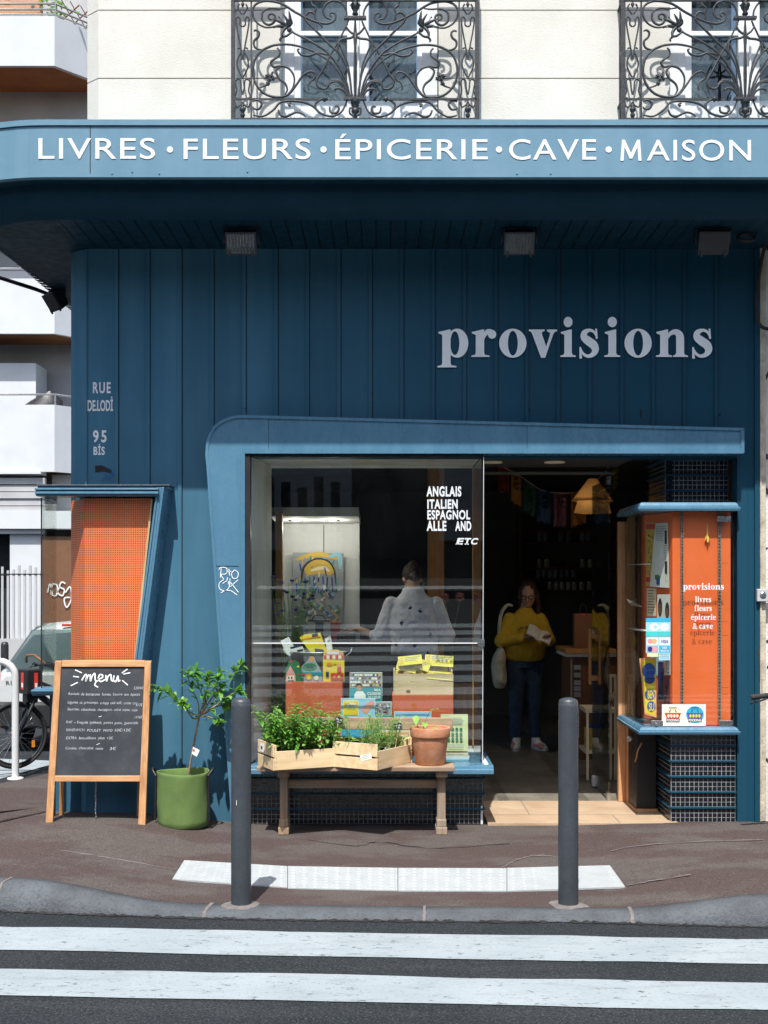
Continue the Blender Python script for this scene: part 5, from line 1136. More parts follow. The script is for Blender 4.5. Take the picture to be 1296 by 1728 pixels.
m = MB('paper'); m.add([W(326, 1260, 8.59), W(337, 1266, 8.585), W(332, 1277, 8.588), W(324, 1272, 8.592)], [(0, 1, 2, 3)]); m.m('red'); m.add([W(326, 1263.5, 8.587), W(329, 1265, 8.586), W(327.5, 1268, 8.586), W(325.2, 1266.5, 8.588)], [(0, 1, 2, 3)]); m.build('plant_tag', tree, thick=.001)
# ================================================================= bench
sz = .455; bx0, bx1 = X(434, 8.5), X(767, 8.5)
bn = thing('bench', 'weathered wooden bench with slab legs and a back rail, carrying the herb crates', 'bench', ((bx0+bx1)/2, 8.62, 0))
m = MB('bench_x'); m.box(bx0, bx1, 8.44, 8.562, sz-.032, sz); m.box(bx0+.004, bx1-.003, 8.57, 8.69, sz-.033, sz-.001); m.build('seat', bn, bev=.006)
for u0, u1 in ((472, 485), (738, 752)):
    m = MB('bench_z'); x0_, x1_ = X(u0, 8.52), X(u1, 8.52)
    m.slab([(x0_, .055), (x1_, .055), (x1_, sz-.034), (x0_, sz-.034)], 8.525, 8.655)
    m.box(x0_-.010, x1_+.010, 8.505, 8.665, .0, .050); m.box(x0_-.005, x1_+.005, 8.512, 8.66, .049, .10); m.box(x0_-.012, x1_+.012, 8.475, 8.668, sz-.075, sz-.034)
    m.build('leg', bn, bev=.006)
m = MB('bench_x'); m.box(X(485, 8.6)+.002, X(738, 8.6)-.002, 8.575, 8.60, .295, .352); m.build('stretcher', bn, bev=.004)
m = MB('bench_x'); m.slab([(X(512, 8.70), Z(1229.5, 8.70)), (X(762, 8.70), Z(1230, 8.80)), (X(764, 8.70), Z(1226, 8.80)), (X(764, 8.70), Z(1212, 8.80)), (X(760, 8.70), Z(1208.5, 8.80)), (X(512, 8.70), Z(1207.5, 8.80))], 8.690, 8.712); m.build('back_rail', bn, bev=.005)
for u in (520, 748):
    m = MB('bench_z'); m.beam((X(u, 8.66), 8.665, sz-.03), (X(u, 8.7), 8.702, Z(1226, 8.7)), .035, .025, (0, 1, 0)); m.build('back_post', bn, bev=.003)
# ================================================================= crates of seedlings
def crate(loc, yaw, lx, ly, h, label, gap):
    t = thing('herb_crate', label, 'crate', loc, yaw, 'pine crates of seedlings on the bench'); th = .008
    m = MB('pine_x'); m.box(0, lx, 0, th, .0, h*.98); m.build('long_side', t, world=False, bev=.0015)
    m = MB('pine_x'); m.box(0, lx, ly-th, ly, .0, h*.98); m.build('long_side', t, world=False, bev=.0015)
    m = MB('pine_x')
    for z0_, z1_ in ((.0, h*.60), (h*.70, h*1.36)): m.box(-th-.001, -.001, -.004, ly+.004, z0_, z1_)
    m.m('black'); m.box(.002, .0035, .02, ly-.02, h*.56, h*.74); e = m.build('end_board', t, world=False, bev=.0015)
    m = MB('pine_x')
    for z0_, z1_ in ((.0, h*.60), (h*.70, h*1.36)): m.box(lx+.001, lx+th+.001, -.004, ly+.004, z0_, z1_)
    m.build('end_board', t, world=False, bev=.0015)
    m = MB('pine_z')
    for cx in (.010, lx-.010):
        for cy in (.018, ly-.018): m.box(cx-.008, cx+.008, cy-.009, cy+.009, .001, h*1.30)
    m.build('corner_post', t, world=False)
    m = MB('soil'); m.box(.01, lx-.01, th+.001, ly-th-.001, .004, h*.62); m.m('dark_metal')
    for i in range(14):
        x = .025+(lx-.05)*(i % 7)/6.3; y = ly*(.3+.4*(i//7)); m.box(x-.018, x+.018, y-.04, y+.04, h*.62, h*.72)
    m.build('soil', t, world=False)
    m = MB('dark_metal'); rnd = random.Random(lx)
    for x in (.012, lx-.014):
        for z in (.02, .05, .08): m.ball((x, -.001, z), .0022, 5)
    m.build('nail', t, world=False)
    return t
c1o = V((X(463, 8.27), 8.27, sz+.001)); c1 = crate(c1o, math.radians(24), .46, .30, .122, 'pine crate with a white paper label, full of dense leafy seedlings', 0)
c2o = V((X(637, 8.28), 8.28, sz+.001))
c2 = crate(c2o, math.radians(59), .43, .33, .122, 'pine crate of sparse feathery seedlings standing beside the clay pot', 1)
m = MB('paper'); m.T = Matrix(); mw = WM[c1.name]
m.add([mw @ V(p) for p in ((-.0105, .26, .092), (-.0105, .17, .096), (-.0105, .175, .152), (-.0105, .255, .148))], [(0, 1, 2, 3)]); m.m('ink'); m.add([mw @ V(p) for p in ((-.0112, .235, .11), (-.0112, .205, .111), (-.0112, .205, .131), (-.0112, .235, .13))], [(0, 1, 2, 3)]); m.build('paper_label', c1, thick=.0008)
m = MB('paper'); mw = WM[c2.name]
m.add([mw @ V(p) for p in ((-.0105, .115, .05), (-.0105, .035, .072), (-.0105, .045, .108), (-.0105, .125, .086))], [(0, 1, 2, 3)]); m.m('ink_grey')
for k in range(3): m.add([mw @ V((-.0112, .11-d, .062+d*.27+k*.010)) for d in (0,)]+[mw @ V((-.0112, .055, .078+k*.010)), mw @ V((-.0112, .055, .0805+k*.010)), mw @ V((-.0112, .11, .0645+k*.010))], [(0, 1, 2, 3)])
m.build('paper_label', c2, thick=.0008)
# seedlings: one plant object per crate-load row
def seedlings(root_crate, lx, ly, z0_, n, hmin, hmax, kind, name, label, seed):
    rnd = random.Random(seed); t = thing(name, label, 'plants', WM[root_crate.name] @ V((lx/2, ly/2, z0_)), 0, None); M = WM[root_crate.name]
    st = MB('stem_green'); lf_ = MB('herb')
    for i in range(n):
        p = V((rnd.uniform(.02, lx-.02), rnd.uniform(.03, ly-.02), z0_)); h = rnd.uniform(hmin, hmax)*(1-.35*abs(p.x/lx-.45)); lean = V((rnd.gauss(0, .16), rnd.gauss(-.04, .16), 1)).normalized()
        lean = lean + V(((p.x/lx-.5)*.5, (p.y/ly-.5)*.4, 0)); pts = [M @ (p+lean*h*s+V((0, 0, -.02*s*s))) for s in (0, .35, .7, 1)]
        st.tube(pts, [.0022, .002, .0016, .001], 5); P = cr(pts, 4)
        for j in range(3, len(P)):
            for s in ((0, 1, 2) if kind == 'bushy' and j % 2 else (0, 1)):
                a_ = j*2.2+s*math.pi*(2/3 if kind == 'bushy' else 1)+rnd.uniform(-.4, .4); d = V((math.cos(a_), math.sin(a_), rnd.uniform(-.15, .55)))
                if kind == 'bushy':
                    lf_.m('herb_pale' if rnd.random() < .25 else 'herb'); l = rnd.uniform(.028, .060)*(1.2-.5*j/len(P))
                    lf_.leaf(P[j], d, l, l*rnd.uniform(.45, .7), rnd.uniform(.1, .6))
                    if rnd.random() < .5: lf_.leaf(V(P[j])+d*l*.6, V((d.y, -d.x, .1))*(1 if rnd.random() < .5 else -1)+d, l*.6, l*.3, .3)
                else:
                    lf_.m('herb_pale'); q = V(P[j])+d.normalized()*rnd.uniform(.015, .035)
                    for e in range(4):
                        dd = d+V((rnd.gauss(0, .5), rnd.gauss(0, .5), rnd.gauss(.2, .4))); lf_.leaf(V(P[j])+d.normalized()*.005*e, dd, rnd.uniform(.018, .035), .0035, .1)
    st.build('stems', t); f = lf_.build('foliage', t); return t, lf_
seedlings(c1, .46, .30, .085, 82, .20, .37, 'bushy', 'leafy_seedlings', 'dense bright green bushy seedlings behind the crate with the square paper label', 3)
t2, _ = seedlings(c2, .43, .33, .085, 44, .17, .29, 'feathery', 'feathery_seedlings', 'pale feathery seedlings growing in the crate beside the clay pot', 4)
m = MB('lemon_young'); M2 = WM[c2.name]
rnd = random.Random(5)
for bx_, by_ in ((.06, .27), (.08, .30), (.30, .10), (.34, .2), (.40, .06)):
    for k in range(5):
        a_ = k*1.3+rnd.random(); p = M2 @ V((bx_, by_, .09)); q = p+V((math.cos(a_)*.05, math.sin(a_)*.05, rnd.uniform(.03, .10))); m.tube([p, (p+q)/2+V((0, 0, .02)), q], .0018, 5)
        for e in range(3): b_ = a_+e*2.1; m.leaf(q, (math.cos(b_), math.sin(b_), .2), .034, .034, .2)
m.build('round_leaves', t2)
# price tags on sticks
for u, v, y, rz, lb, s in ((572, 1216, 8.50, -.35, 'small tilted black price tag at the right edge of the dense seedlings', '4,5€'), (671, 1226, 8.52, .12, 'small black price tag on a stick beside the clay pot', 'Aneth 4€')):
    c = W(u, v, y); t = thing('price_tag', lb, 'price tag', c-V((.03, 0, .17)), 0, 'black price tags among the herbs')
    m = MB('slate'); ca, sa = math.cos(rz), math.sin(rz)
    def tp(a_, b_, o=0): return c+V((a_*ca-b_*sa, -o, a_*sa+b_*ca))
    m.prism([(-.026, -.021), (.026, -.021), (.026, .021), (-.026, .021)], lambda a_, b_: tp(a_, b_), lambda a_, b_: tp(a_, b_, -.004)); pl_ = m.build('plate', t, bev=.001)
    m = MB('chalk'); write(m, 'Basilic' if u == 572 else 'Aneth', -.02, .02, .002, .014, lambda a_, b_: tp(a_, b_, .001), 0, 1, .2); write(m, s[-3:], -.012, .014, -.014, -.002, lambda a_, b_: tp(a_, b_, .001)); m.build('chalk_writing', pl_)
    m = MB('pine_z'); m.tube([tp(0, -.02, -.003), c+V((-.02, 0, -.17))], .003, 6); m.build('stick', t)
# ================================================================= clay pot
tp_ = thing('clay_pot', 'terracotta pot on the bench holding a small broad leaved seedling', 'flowerpot', (X(726, 8.56), 8.56, sz))
m = MB('terracotta'); m.lathe([(.0, .001), (.090, .001), (.095, .006), (.119, .172), (.1195, .178), (.128, .181), (.1305, .190), (.1335, .240), (.131, .246), (.121, .246), (.118, .238), (.110, .19)], n=40, cap=False); m.build('pot', tp_, world=False)
m = MB('soil'); m.lathe([(0, .212), (.06, .214), (.1135, .208)], n=20, cap=False); m.build('soil', tp_, world=False)
pl2 = thing('potted_seedling', 'small broad leaved seedling growing in the terracotta pot', 'plant', (X(712, 8.56), 8.56, sz+.212))
m = MB('stem_green'); B = V((X(713, 8.55), 8.55, sz+.212))
lv = MB('lemon_young'); rnd = random.Random(2)
for u, v, l, w_ in ((698, 1203, .085, .05), (722, 1196, .09, .045), (700, 1224, .07, .055), (712, 1215, .06, .045), (690, 1218, .05, .04), (706, 1226, .06, .05), (728, 1222, .05, .04)):
    q = W(u+4, v+4, 8.54+rnd.uniform(-.04, .04)); m.tube(cr([B, (B+q)/2+V((0, 0, .02)), q], 4), .002, 5); lv.leaf(q, ((u-712)*.02+rnd.uniform(-.3, .3), -.4, rnd.uniform(-.2, .5)), l, w_, .3, .2)
m.build('stems', pl2); lv.build('leaves', pl2)
# ================================================================= bicycles
def bike(loc, rotz, label, full=True, r=.30):
    t = thing('bicycle', label, 'bicycle', loc, rotz, 'parked bicycles'); wb = 1.05
    for nm, x in (('wheel', wb), ('wheel', 0)):
        m = MB('black_rubber'); m.T = Matrix.Translation((x, 0, r)) @ Matrix.Rotation(math.pi/2, 4, 'X')
        c_ = [((r-.018)*math.cos(k*math.tau/40), (r-.018)*math.sin(k*math.tau/40), 0) for k in range(40)]; m.tube(c_, .018, 8, closed=True); w_ = m.build(nm, t, world=False)
        m = MB('dark_metal'); m.T = Matrix.Translation((x, 0, r)) @ Matrix.Rotation(math.pi/2, 4, 'X'); c_ = [((r-.042)*math.cos(k*math.tau/40), (r-.042)*math.sin(k*math.tau/40), 0) for k in range(40)]; m.tube(c_, .010, 6, closed=True); m.build('rim', w_, world=False)
        m = MB('steel'); m.T = Matrix.Translation((x, 0, r)) @ Matrix.Rotation(math.pi/2, 4, 'X'); m.lathe([(.012, -.045), (.024, -.03), (.014, -.02), (.014, .02), (.024, .03), (.012, .045)], n=12); m.lathe([(.075, .034), (.075, .037)], n=24); m.lathe([(.03, .038), (.03, .04)], n=16)
        for k in range(24):
            a_ = k*math.tau/24; b_ = a_+(.5 if k % 2 else -.5); m.tube([(.022*math.cos(b_), .022*math.sin(b_), .025*(-1)**k), ((r-.045)*math.cos(a_), (r-.045)*math.sin(a_), 0)], .0016, 4, caps=False)
        m.build('spokes', w_, world=False)
        m = MB('marigold'); m.T = Matrix.Translation((x, 0, r)) @ Matrix.Rotation(math.pi/2, 4, 'X')
        for a_ in (.5, .5+math.pi): m.box(r*.62*math.cos(a_)-.012, r*.62*math.cos(a_)+.012, r*.62*math.sin(a_)-.03, r*.62*math.sin(a_)+.03, -.008, .008)
        m.build('reflector', w_, world=False)
    m = MB('black'); H = (wb-.20, 0, .68)
    for s in (-.055, .055): m.tube([(wb, s, r), (wb-.13, s, .56), (wb-.165, s*.6, .62)], [.013, .017, .018], 8)
    m.tube([(wb-.15, 0, .58), (wb-.235, 0, .85), (wb-.24, 0, .90)], .018, 10); m.build('fork', t, world=False)
    m = MB('black'); m.tube([(wb-.20, 0, .66), (.42, 0, .30)], .032, 12); m.tube([(.42, 0, .30), (.27, 0, .82)], .022, 10); m.tube([(wb-.21, 0, .76), (.36, 0, .55)], .018, 8)
    for s in (-.06, .06): m.tube([(0, s, r), (.42, s*.5, .30)], .011, 8); m.tube([(0, s, r), (.33, s*.4, .62)], .009, 8)
    m.build('frame', t, world=False)
    m = MB('black'); m.tube(cr([(wb-.30, -.30, .905), (wb-.27, -.16, .915), (wb-.235, 0, .91), (wb-.27, .16, .915), (wb-.30, .30, .905)], 5), .012, 8); hb = m.build('handlebar', t, world=False)
    for s in (-1, 1):
        m = MB('black_rubber'); m.tube([(wb-.335, s*.34, .90), (wb-.325, s*.33, .90), (wb-.29, s*.21, .91)], [.010, .018, .0165], 12); m.build('grip', hb, world=False)
        m = MB('dark_metal'); m.tube(cr([(wb-.27, s*.19, .90), (wb-.24, s*.21, .885), (wb-.265, s*.30, .86), (wb-.28, s*.325, .855)], 4), .006, 6); m.box(wb-.29, wb-.26, s*.19-.012, s*.19+.012, .885, .925); m.build('brake_lever', hb, world=False)
    m = MB('black'); m.ball((.25, 0, .86), (.13, .075, .035), 12); m.ball((.34, 0, .86), (.12, .03, .028), 10); m.build('saddle', t, world=False)
    m = MB('dark_metal'); m.lathe([(.09, -.012), (.09, -.006), (.02, -.006)], (.42, .06, .30), 24, axis=(0, 1, 0)); m.tube([(.42, .07, .30), (.42, .08, .14)], .009, 6); m.box(.37, .47, .08, .17, .125, .145); m.tube([(.42, -.05, .30), (.42, -.08, .46)], .009, 6); m.box(.37, .47, -.17, -.08, .455, .475); m.build('crank', t, world=False)
    return t
bk = bike((-2.45, 12.20, -.005), 0, 'black bicycle with a red and white front pannier parked behind the menu board')
bk.rotation_euler = (0, 0, math.radians(180+40)); WM[bk.name] = Matrix.Translation(bk.location) @ Matrix.Rotation(math.radians(220), 4, 'Z')
m = MB('black'); m.box(.84, .99, -.10, .10, .66, .88); m.box(.86, .97, -.05, .05, .58, .66); pn = m.build('pannier', bk, world=False, bev=.012)
m = MB('red'); m.box(.9905, .993, -.02, .03, .70, .85); m.box(.89, .925, .1005, .103, .70, .85); m.m('paper'); m.box(.9932, .994, -.01, .02, .72, .76); m.box(.897, .918, .1032, .104, .72, .76); m.build('reflective_panel', pn, world=False)
m = MB('brown_card'); m.tube(cr([(.86, -.2, .93), (.9, -.1, .99), (.88, 0, 1.0), (.9, .1, .99), (.86, .2, .93)], 5), .012, 6); m.build('basket_rim', bk, world=False)
b2 = bike((X(1262, 8.3)+.35, 7.55, .02), math.pi/2, 'bicycle showing only a black grip and brake lever beside the graffiti wall')
# ================================================================= things in the shop window
FL = .424
def onbox(u0, u1, v0, v1, y, d, m): m.box(X(u0, y), X(u1, y), y, y+d, Z(v1, y), Z(v0, y))
def flat(u, v, y): return V((X(u, y), y, Z(v, y)))
m = MB('orange_box'); m.box(X(482, 9.2), X(578, 9.2), 9.2, 9.52, FL+.001, Z(1150.5, 9.2)); m.build('display_block', label='orange block under the zinc tub and the picture cards', cat='display block', group='orange display blocks', bev=.003, origin=(X(530, 9.2), 9.36, FL))
m = MB('orange_box'); m.box(X(662, 9.2), X(765, 9.2), 9.2, 9.52, FL+.001, Z(1173.5, 9.2)); m.build('display_block', label='orange block under the crate of yellow seed packets', cat='display block', group='orange display blocks', bev=.003, origin=(X(713, 9.2), 9.36, FL))
BT1, BT2 = Z(1150.5, 9.2), Z(1173.5, 9.2)
# zinc tub with bags
tub = thing('zinc_tub', 'oval zinc tub with wire handles holding bags, on the left orange block', 'tub', (X(536, 9.36), 9.38, BT1))
m = MB('zinc'); N = 32; prof = [(.0, .004, .0), (.82, .004, 0), (1., .19, 0), (1.03, .20, 0), (1.03, .205, 0), (.97, .20, 0), (.80, .03, 0)]
vs = [(a_*.205*math.cos(k*math.tau/N), a_*.125*math.sin(k*math.tau/N), z) for a_, z, _ in prof for k in range(N)]
m.add(vs, [(i*N+k, i*N+(k+1) % N, (i+1)*N+(k+1) % N, (i+1)*N+k) for i in range(len(prof)-1) for k in range(N)], True); m.build('body', tub, world=False)
for s in (-1, 1):
    m = MB('steel'); m.tube(cr([(s*.20, -.05, .17), (s*.235, -.045, .20), (s*.245, -.03, .225), (s*.245, .03, .225), (s*.235, .045, .20), (s*.20, .05, .17)], 4), .005, 6); m.build('handle', tub, world=False)
def bag(name, label, cols, pts, y, d, grp=None, extra=None):
    m = MB(cols[0]); m.prism(pts, lambda a_, b_: W(a_, b_, y), lambda a_, b_: W(a_, b_, y)+V((0, d, 0)))
    if extra:
        for c_, q, dy in extra: m.m(c_); m.prism(q, lambda a_, b_: W(a_, b_, y-dy), lambda a_, b_: W(a_, b_, y-dy*.2))
    return m.build(name, label=label, cat='bag', group=grp, origin=W(pts[0][0], pts[0][1], y), bev=.004)
bag('fabric_bag', 'bright yellow fabric bag with a black handle standing in the zinc tub', ['yellow'], [(523, 1100), (505, 1076), (514, 1071), (540, 1068), (548, 1090), (552, 1098), (549, 1110), (530, 1112)], 9.36, .05, 'bags in the zinc tub', [('black', [(526, 1070), (536, 1068), (537, 1073), (527, 1075)], .006), ('black', [(531, 1094), (546, 1096), (548, 1104), (533, 1104)], .008), ('marigold', [(509, 1078), (540, 1073), (541, 1075), (510, 1080)], .004)])
bag('paper_pouch', 'white pouch with a dark band leaning out of the left side of the zinc tub', ['paper'], [(473, 1082), (487, 1075), (498, 1095), (494, 1108), (484, 1106)], 9.34, .03, 'bags in the zinc tub', [('navy', [(489, 1092), (507, 1088), (510, 1094), (492, 1098)], .012)])
bag('paper_pouch', 'white pouch with small dark lettering in the middle of the zinc tub', ['paper'], [(490, 1096), (510, 1091), (518, 1110), (496, 1110)], 9.32, .03, 'bags in the zinc tub', [('ink', [(501, 1097), (511, 1095), (512, 1097.5), (502, 1099.5)], .004)])
bag('paper_pouch', 'white pouch at the right end of the zinc tub behind the yellow bag', ['paper'], [(548, 1078), (558, 1072), (561, 1096), (552, 1100)], 9.42, .03, 'bags in the zinc tub', [('grey_card', [(552, 1080), (557, 1078), (558, 1081), (553, 1083)], .004)])
# die cut picture cards on the left block
def card(name, label, y, layers, cat='picture card', grp='die cut picture cards', th=.012):
    m = MB(); o = None
    for k, (c_, q) in enumerate(layers):
        m.m(c_)
        if k == 0: m.prism(q, lambda a_, b_: W(a_, b_, y), lambda a_, b_: W(a_, b_, y)+V((0, th, 0))); o = q
        else: m.tess([q], lambda a_, b_: W(a_, b_, y-.0006*k))
    return m.build(name, label=label, cat=cat, group=grp, origin=W(sum(p[0] for p in o)/len(o), max(p[1] for p in o), y))
rr = lambda u0, u1, v0, v1: [(u0, v1), (u1, v1), (u1, v0), (u0, v0)]
y = 9.215
card('picture_card', 'rounded card of a tree house in dark green leaves', y, [('leaf_card', [(481, 1150.5), (482, 1130), (488, 1117), (496, 1113), (505, 1119), (509, 1132), (509, 1150.5)]), ('red', ring(492, 1116, 2.5, 2, 10)), ('pink', [(482, 1150), (483, 1138), (490, 1123), (498, 1138), (499, 1150)]), ('cream_card', rr(484, 497, 1140, 1150)), ('ink', rr(486, 488.5, 1142, 1146)), ('ink', rr(491, 493.5, 1142, 1146)), ('yellow', ring(503, 1125, 2, 2, 8)), ('red', ring(505, 1138, 1.6, 1.6, 8)), ('navy', rr(485, 496, 1148, 1150))])
card('picture_card', 'round card of jungle animals with a lion and a leopard', y, [('grey_card', [(508, 1150.5), (509, 1124), (518, 1116), (523, 1108), (530, 1108), (533, 1117), (538, 1124), (544, 1138), (544, 1150.5)]), ('leaf_card', ring(523, 1126, 12, 7, 20)), ('marigold', ring(526, 1112, 4.5, 4.5, 12)), ('ink', ring(524.5, 1111, .7, .7, 6)), ('navy', rr(517, 529, 1124.5, 1127.5)), ('teal', rr(509, 544, 1134, 1140)), ('marigold', ring(521, 1142, 6, 6, 14)), ('yellow', ring(521, 1143, 3.6, 3.6, 12)), ('red', ring(512, 1138, 2.5, 3, 10)), ('cream_card', ring(534, 1144, 4, 4, 12)), ('leaf_card', rr(509, 513, 1144, 1150))])
card('picture_card', 'yellow card shaped like a market stall with a striped awning', y, [('yellow', [(545, 1150), (545, 1110), (547, 1100), (558, 1096.5), (570, 1096.5), (579, 1101), (581, 1112), (581, 1150)]), ('pink', [(548, 1106), (549, 1101), (558, 1098), (570, 1098), (578, 1102), (579, 1106)]), ('paper', rr(552, 572, 1099.5, 1104))]+
     [(c_, [(546+i*5, 1106), (551+i*5, 1106), (551+i*5, 1111), (548.5+i*5, 1113), (546+i*5, 1111)]) for i, c_ in enumerate(('red', 'cream_card', 'red', 'cream_card', 'red', 'cream_card', 'red'))]+
     [('marigold', ring(556, 1121, 5, 3, 12)), ('lime', ring(565, 1119, 3, 2, 10)), ('peach', ring(572, 1122, 3.2, 3.5, 12)), ('red', rr(569, 576, 1126, 1134)), ('peach', ring(552, 1131, 2.6, 2.8, 10)), ('navy', rr(550, 555, 1134, 1142)), ('red', rr(558, 580, 1136, 1148)), ('marigold', ring(564, 1142, 2.5, 2.5, 10)), ('lime', ring(572, 1142, 2.5, 2.5, 10))])
# books and prints leaning at the glass
def book(name, label, u0, u1, v0, v1, y, th, layers, lean=0, cat='book'):
    m = MB('paper'); m.prism(rr(u0, u1, v0, v1), lambda a_, b_: W(a_, b_, y)+V((0, lean*(v1-b_)/100, 0)), lambda a_, b_: W(a_, b_, y)+V((0, th+lean*(v1-b_)/100, 0)))
    for k, (c_, q) in enumerate(layers):
        m.m(c_)
        if isinstance(q, str): continue
        m.tess([q], lambda a_, b_: W(a_, b_, y)+V((0, lean*(v1-b_)/100-.0008*(k+1), 0)))
    return m, (lambda a_, b_, o: W(a_, b_, y)+V((0, lean*(v1-b_)/100-o, 0)))
rnd = random.Random(9)
lay = [('grey_card', rr(590.5, 644.5, 1136, 1160))]
for j in range(4):
    u = 591
    while u < 642: w_ = rnd.uniform(1.5, 5); lay.append((rnd.choice(['paper', 'brown_card', 'ink_grey', 'cream_card', 'straw', 'paper', 'plum']), rr(u, min(644, u+w_), 1138+j*5.5, 1141.5+j*5.5))); u += w_+.7
lay += [('teal', rr(590.5, 644.5, 1160, 1185)), ('paper', [(598, 1184), (598, 1172), (602, 1166), (612, 1166), (617, 1172), (617, 1184)]), ('skin', ring(606, 1160, 4.2, 5.5, 14)), ('hair_brown', [(601.5, 1159), (602, 1154), (606, 1152.5), (610, 1154), (610.7, 1159), (608, 1156), (604, 1156)]), ('ink', rr(609, 617, 1178, 1181))]
m, P_ = book('cookbook', '', 590, 645, 1135.5, 1210, 9.16, .02, lay, .06)
m.m('paper')
for s, u0, u1, v0, v1 in (('MA', 632, 642.5, 1161.5, 1166), ('CUISINE', 620, 642.5, 1167.5, 1172), ('DE CŒUR', 621, 642.5, 1173.5, 1178)): write(m, s, u0, u1, -v1, -v0, lambda a_, b_: P_(a_, -b_, .055), .015)
m.build('cookbook', label='teal cookbook with a man in white on its cover, between the two orange blocks', cat='book', origin=W(617, 1210, 9.16))
m, P_ = book('picture_book', '', 575, 633, 1179, 1245, 9.05, .012, [('sky_blue', rr(575.5, 632.5, 1179.5, 1244)), ('cream_card', rr(579, 605, 1182, 1208)), ('pink', [(618, 1206), (609, 1199), (620, 1186), (628, 1182), (632, 1188)]), ('peach', [(618, 1206), (614, 1202), (624, 1188), (628, 1190)]), ('yellow', rr(580, 604, 1184, 1207)), ('cream_card', ring(592, 1191, 9, 5, 14)), ('pink', ring(590, 1222, 14, 9, 18)), ('cyan', rr(576, 632, 1230, 1243)), ('cream_card', ring(618, 1220, 8, 6))], .05)
m.m('leaf_card'); write(m, 'Glaces', 584, 600, -1195, -1187, lambda a_, b_: P_(a_, -b_, .016), .0, 1, .2)
m.build('picture_book', label='pastel picture book with a pink ice cream cone leaning behind the middle crate', cat='book', origin=W(604, 1245, 9.05))
lay = [('grey_card', rr(633.5, 660.5, 1185.5, 1207))]
for i in range(26): a_, b_ = rnd.uniform(634, 656), rnd.uniform(1187, 1203); lay.append((rnd.choice(['brown_card', 'ink_grey', 'paper', 'navy', 'plum']), rr(a_, a_+rnd.uniform(1, 4), b_, b_+rnd.uniform(1, 4))))
lay.append(('teal', rr(633.5, 660.5, 1207, 1240)))
m, P_ = book('photo_book', '', 633, 661, 1185, 1240, 9.1, .02, lay, .05); m.build('photo_book', label='small book with a dim photograph cover right of the pastel picture book', cat='book', origin=W(647, 1240, 9.1))
m, P_ = book('blue_book', '', 665, 728, 1201.5, 1245, 9.12, .02, [('sky_blue', rr(665.5, 727.5, 1202, 1244)), ('cobalt', rr(668, 725, 1206, 1207.5)), ('cream_card', ring(690, 1224, 14, 10))], .03); m.build('blue_book', label='pale blue book standing in front of the right orange block', cat='book', origin=W(697, 1245, 9.12))
m, P_ = book('peach_book', '', 640, 694, 1232, 1262, 8.98, .02, [('cream_card', rr(640.5, 693.5, 1232.5, 1261)), ('peach', rr(644, 690, 1236, 1258)), ('brown_card', ring(664, 1247, 8, 6)), ('cream_card', rr(676, 688, 1240, 1243))], .04); m.build('peach_book', label='peach coloured book low in the window behind the middle crate', cat='book', origin=W(667, 1262, 8.98))
m, P_ = book('lime_notice', '', 744, 790, 1206, 1268, 8.95, .004, [('paper_lime', rr(744.3, 789.7, 1206.3, 1267.7))]+[('ink_grey', rr(750+rnd.uniform(0, 3), 784-rnd.uniform(0, 8), 1212+i*2.2, 1212.8+i*2.2)) for i in range(6)]+[('leaf_card', ring(757+(i % 4)*7, 1231+(i//4)*8, 2.6, 2.8, 10)) for i in range(12)]+[('ink_grey', rr(754, 782, 1256+i*2.5, 1256.8+i*2.5)) for i in range(4)], .05)
m.build('lime_notice', label='pale lime printed notice leaning at the right end of the window', cat='notice', origin=W(767, 1268, 8.95))
for k, (u0, u1, v0, v1, c_, lb) in enumerate(((742, 791, 1281, 1292, 'sky_blue', 'pale blue book at the bottom of the small pile beside the clay pot'), (740, 792, 1276, 1281, 'paper', 'thin white book in the middle of the small pile beside the clay pot'), (738, 790, 1269.5, 1275.5, 'cream_card', 'cream book on top of the small pile beside the clay pot'))):
    m = MB(c_); y0_ = 8.955; zb0 = Z(v1, y0_); m.box(X(u0, y0_), X(u1, y0_), y0_, y0_+.2, max(FL+.001, zb0), Z(v0, y0_)); m.m('paper'); m.box(X(u0, y0_)+.003, X(u1, y0_)+.001, y0_+.002, y0_+.198, max(FL+.003, zb0)+.002, Z(v0, y0_)-.002)
    m.build('book', label=lb, cat='book', group='small pile of books in the window', origin=(X(766, y0_), y0_+.1, max(FL, zb0)), bev=.001)
# crate of seed packets on the right block
y = 9.22; zt_ = BT2
sc = thing('seed_crate', 'small pine crate full of yellow seed packets on an orange block', 'crate', (X(714, y), y+.12, zt_))
m = MB('pine_x'); m.box(X(664, y), X(765, y), y, y+.008, zt_+.003, Z(1151, y)); m.box(X(664, y), X(765, y), y, y+.008, Z(1149.5, y), Z(1137, y)); m.m('brown_card'); m.tess([ring(689, 1167, 4, 3, 12)], lambda a_, b_: W(a_, b_, y-.001)); m.build('front_board', sc)
m = MB('pine_x'); m.box(X(664, y), X(765, y), y+.22, y+.228, zt_+.003, Z(1137, y)); m.build('rear_board', sc)
m = MB('pine_z')
for u in (664, 761): m.box(X(u, y), X(u, y)+.012, y+.009, y+.219, zt_+.002, Z(1130, y))
m.box(X(664, y)+.013, X(761, y)-.001, y+.009, y+.219, zt_+.002, zt_+.008); m.build('end_board', sc)
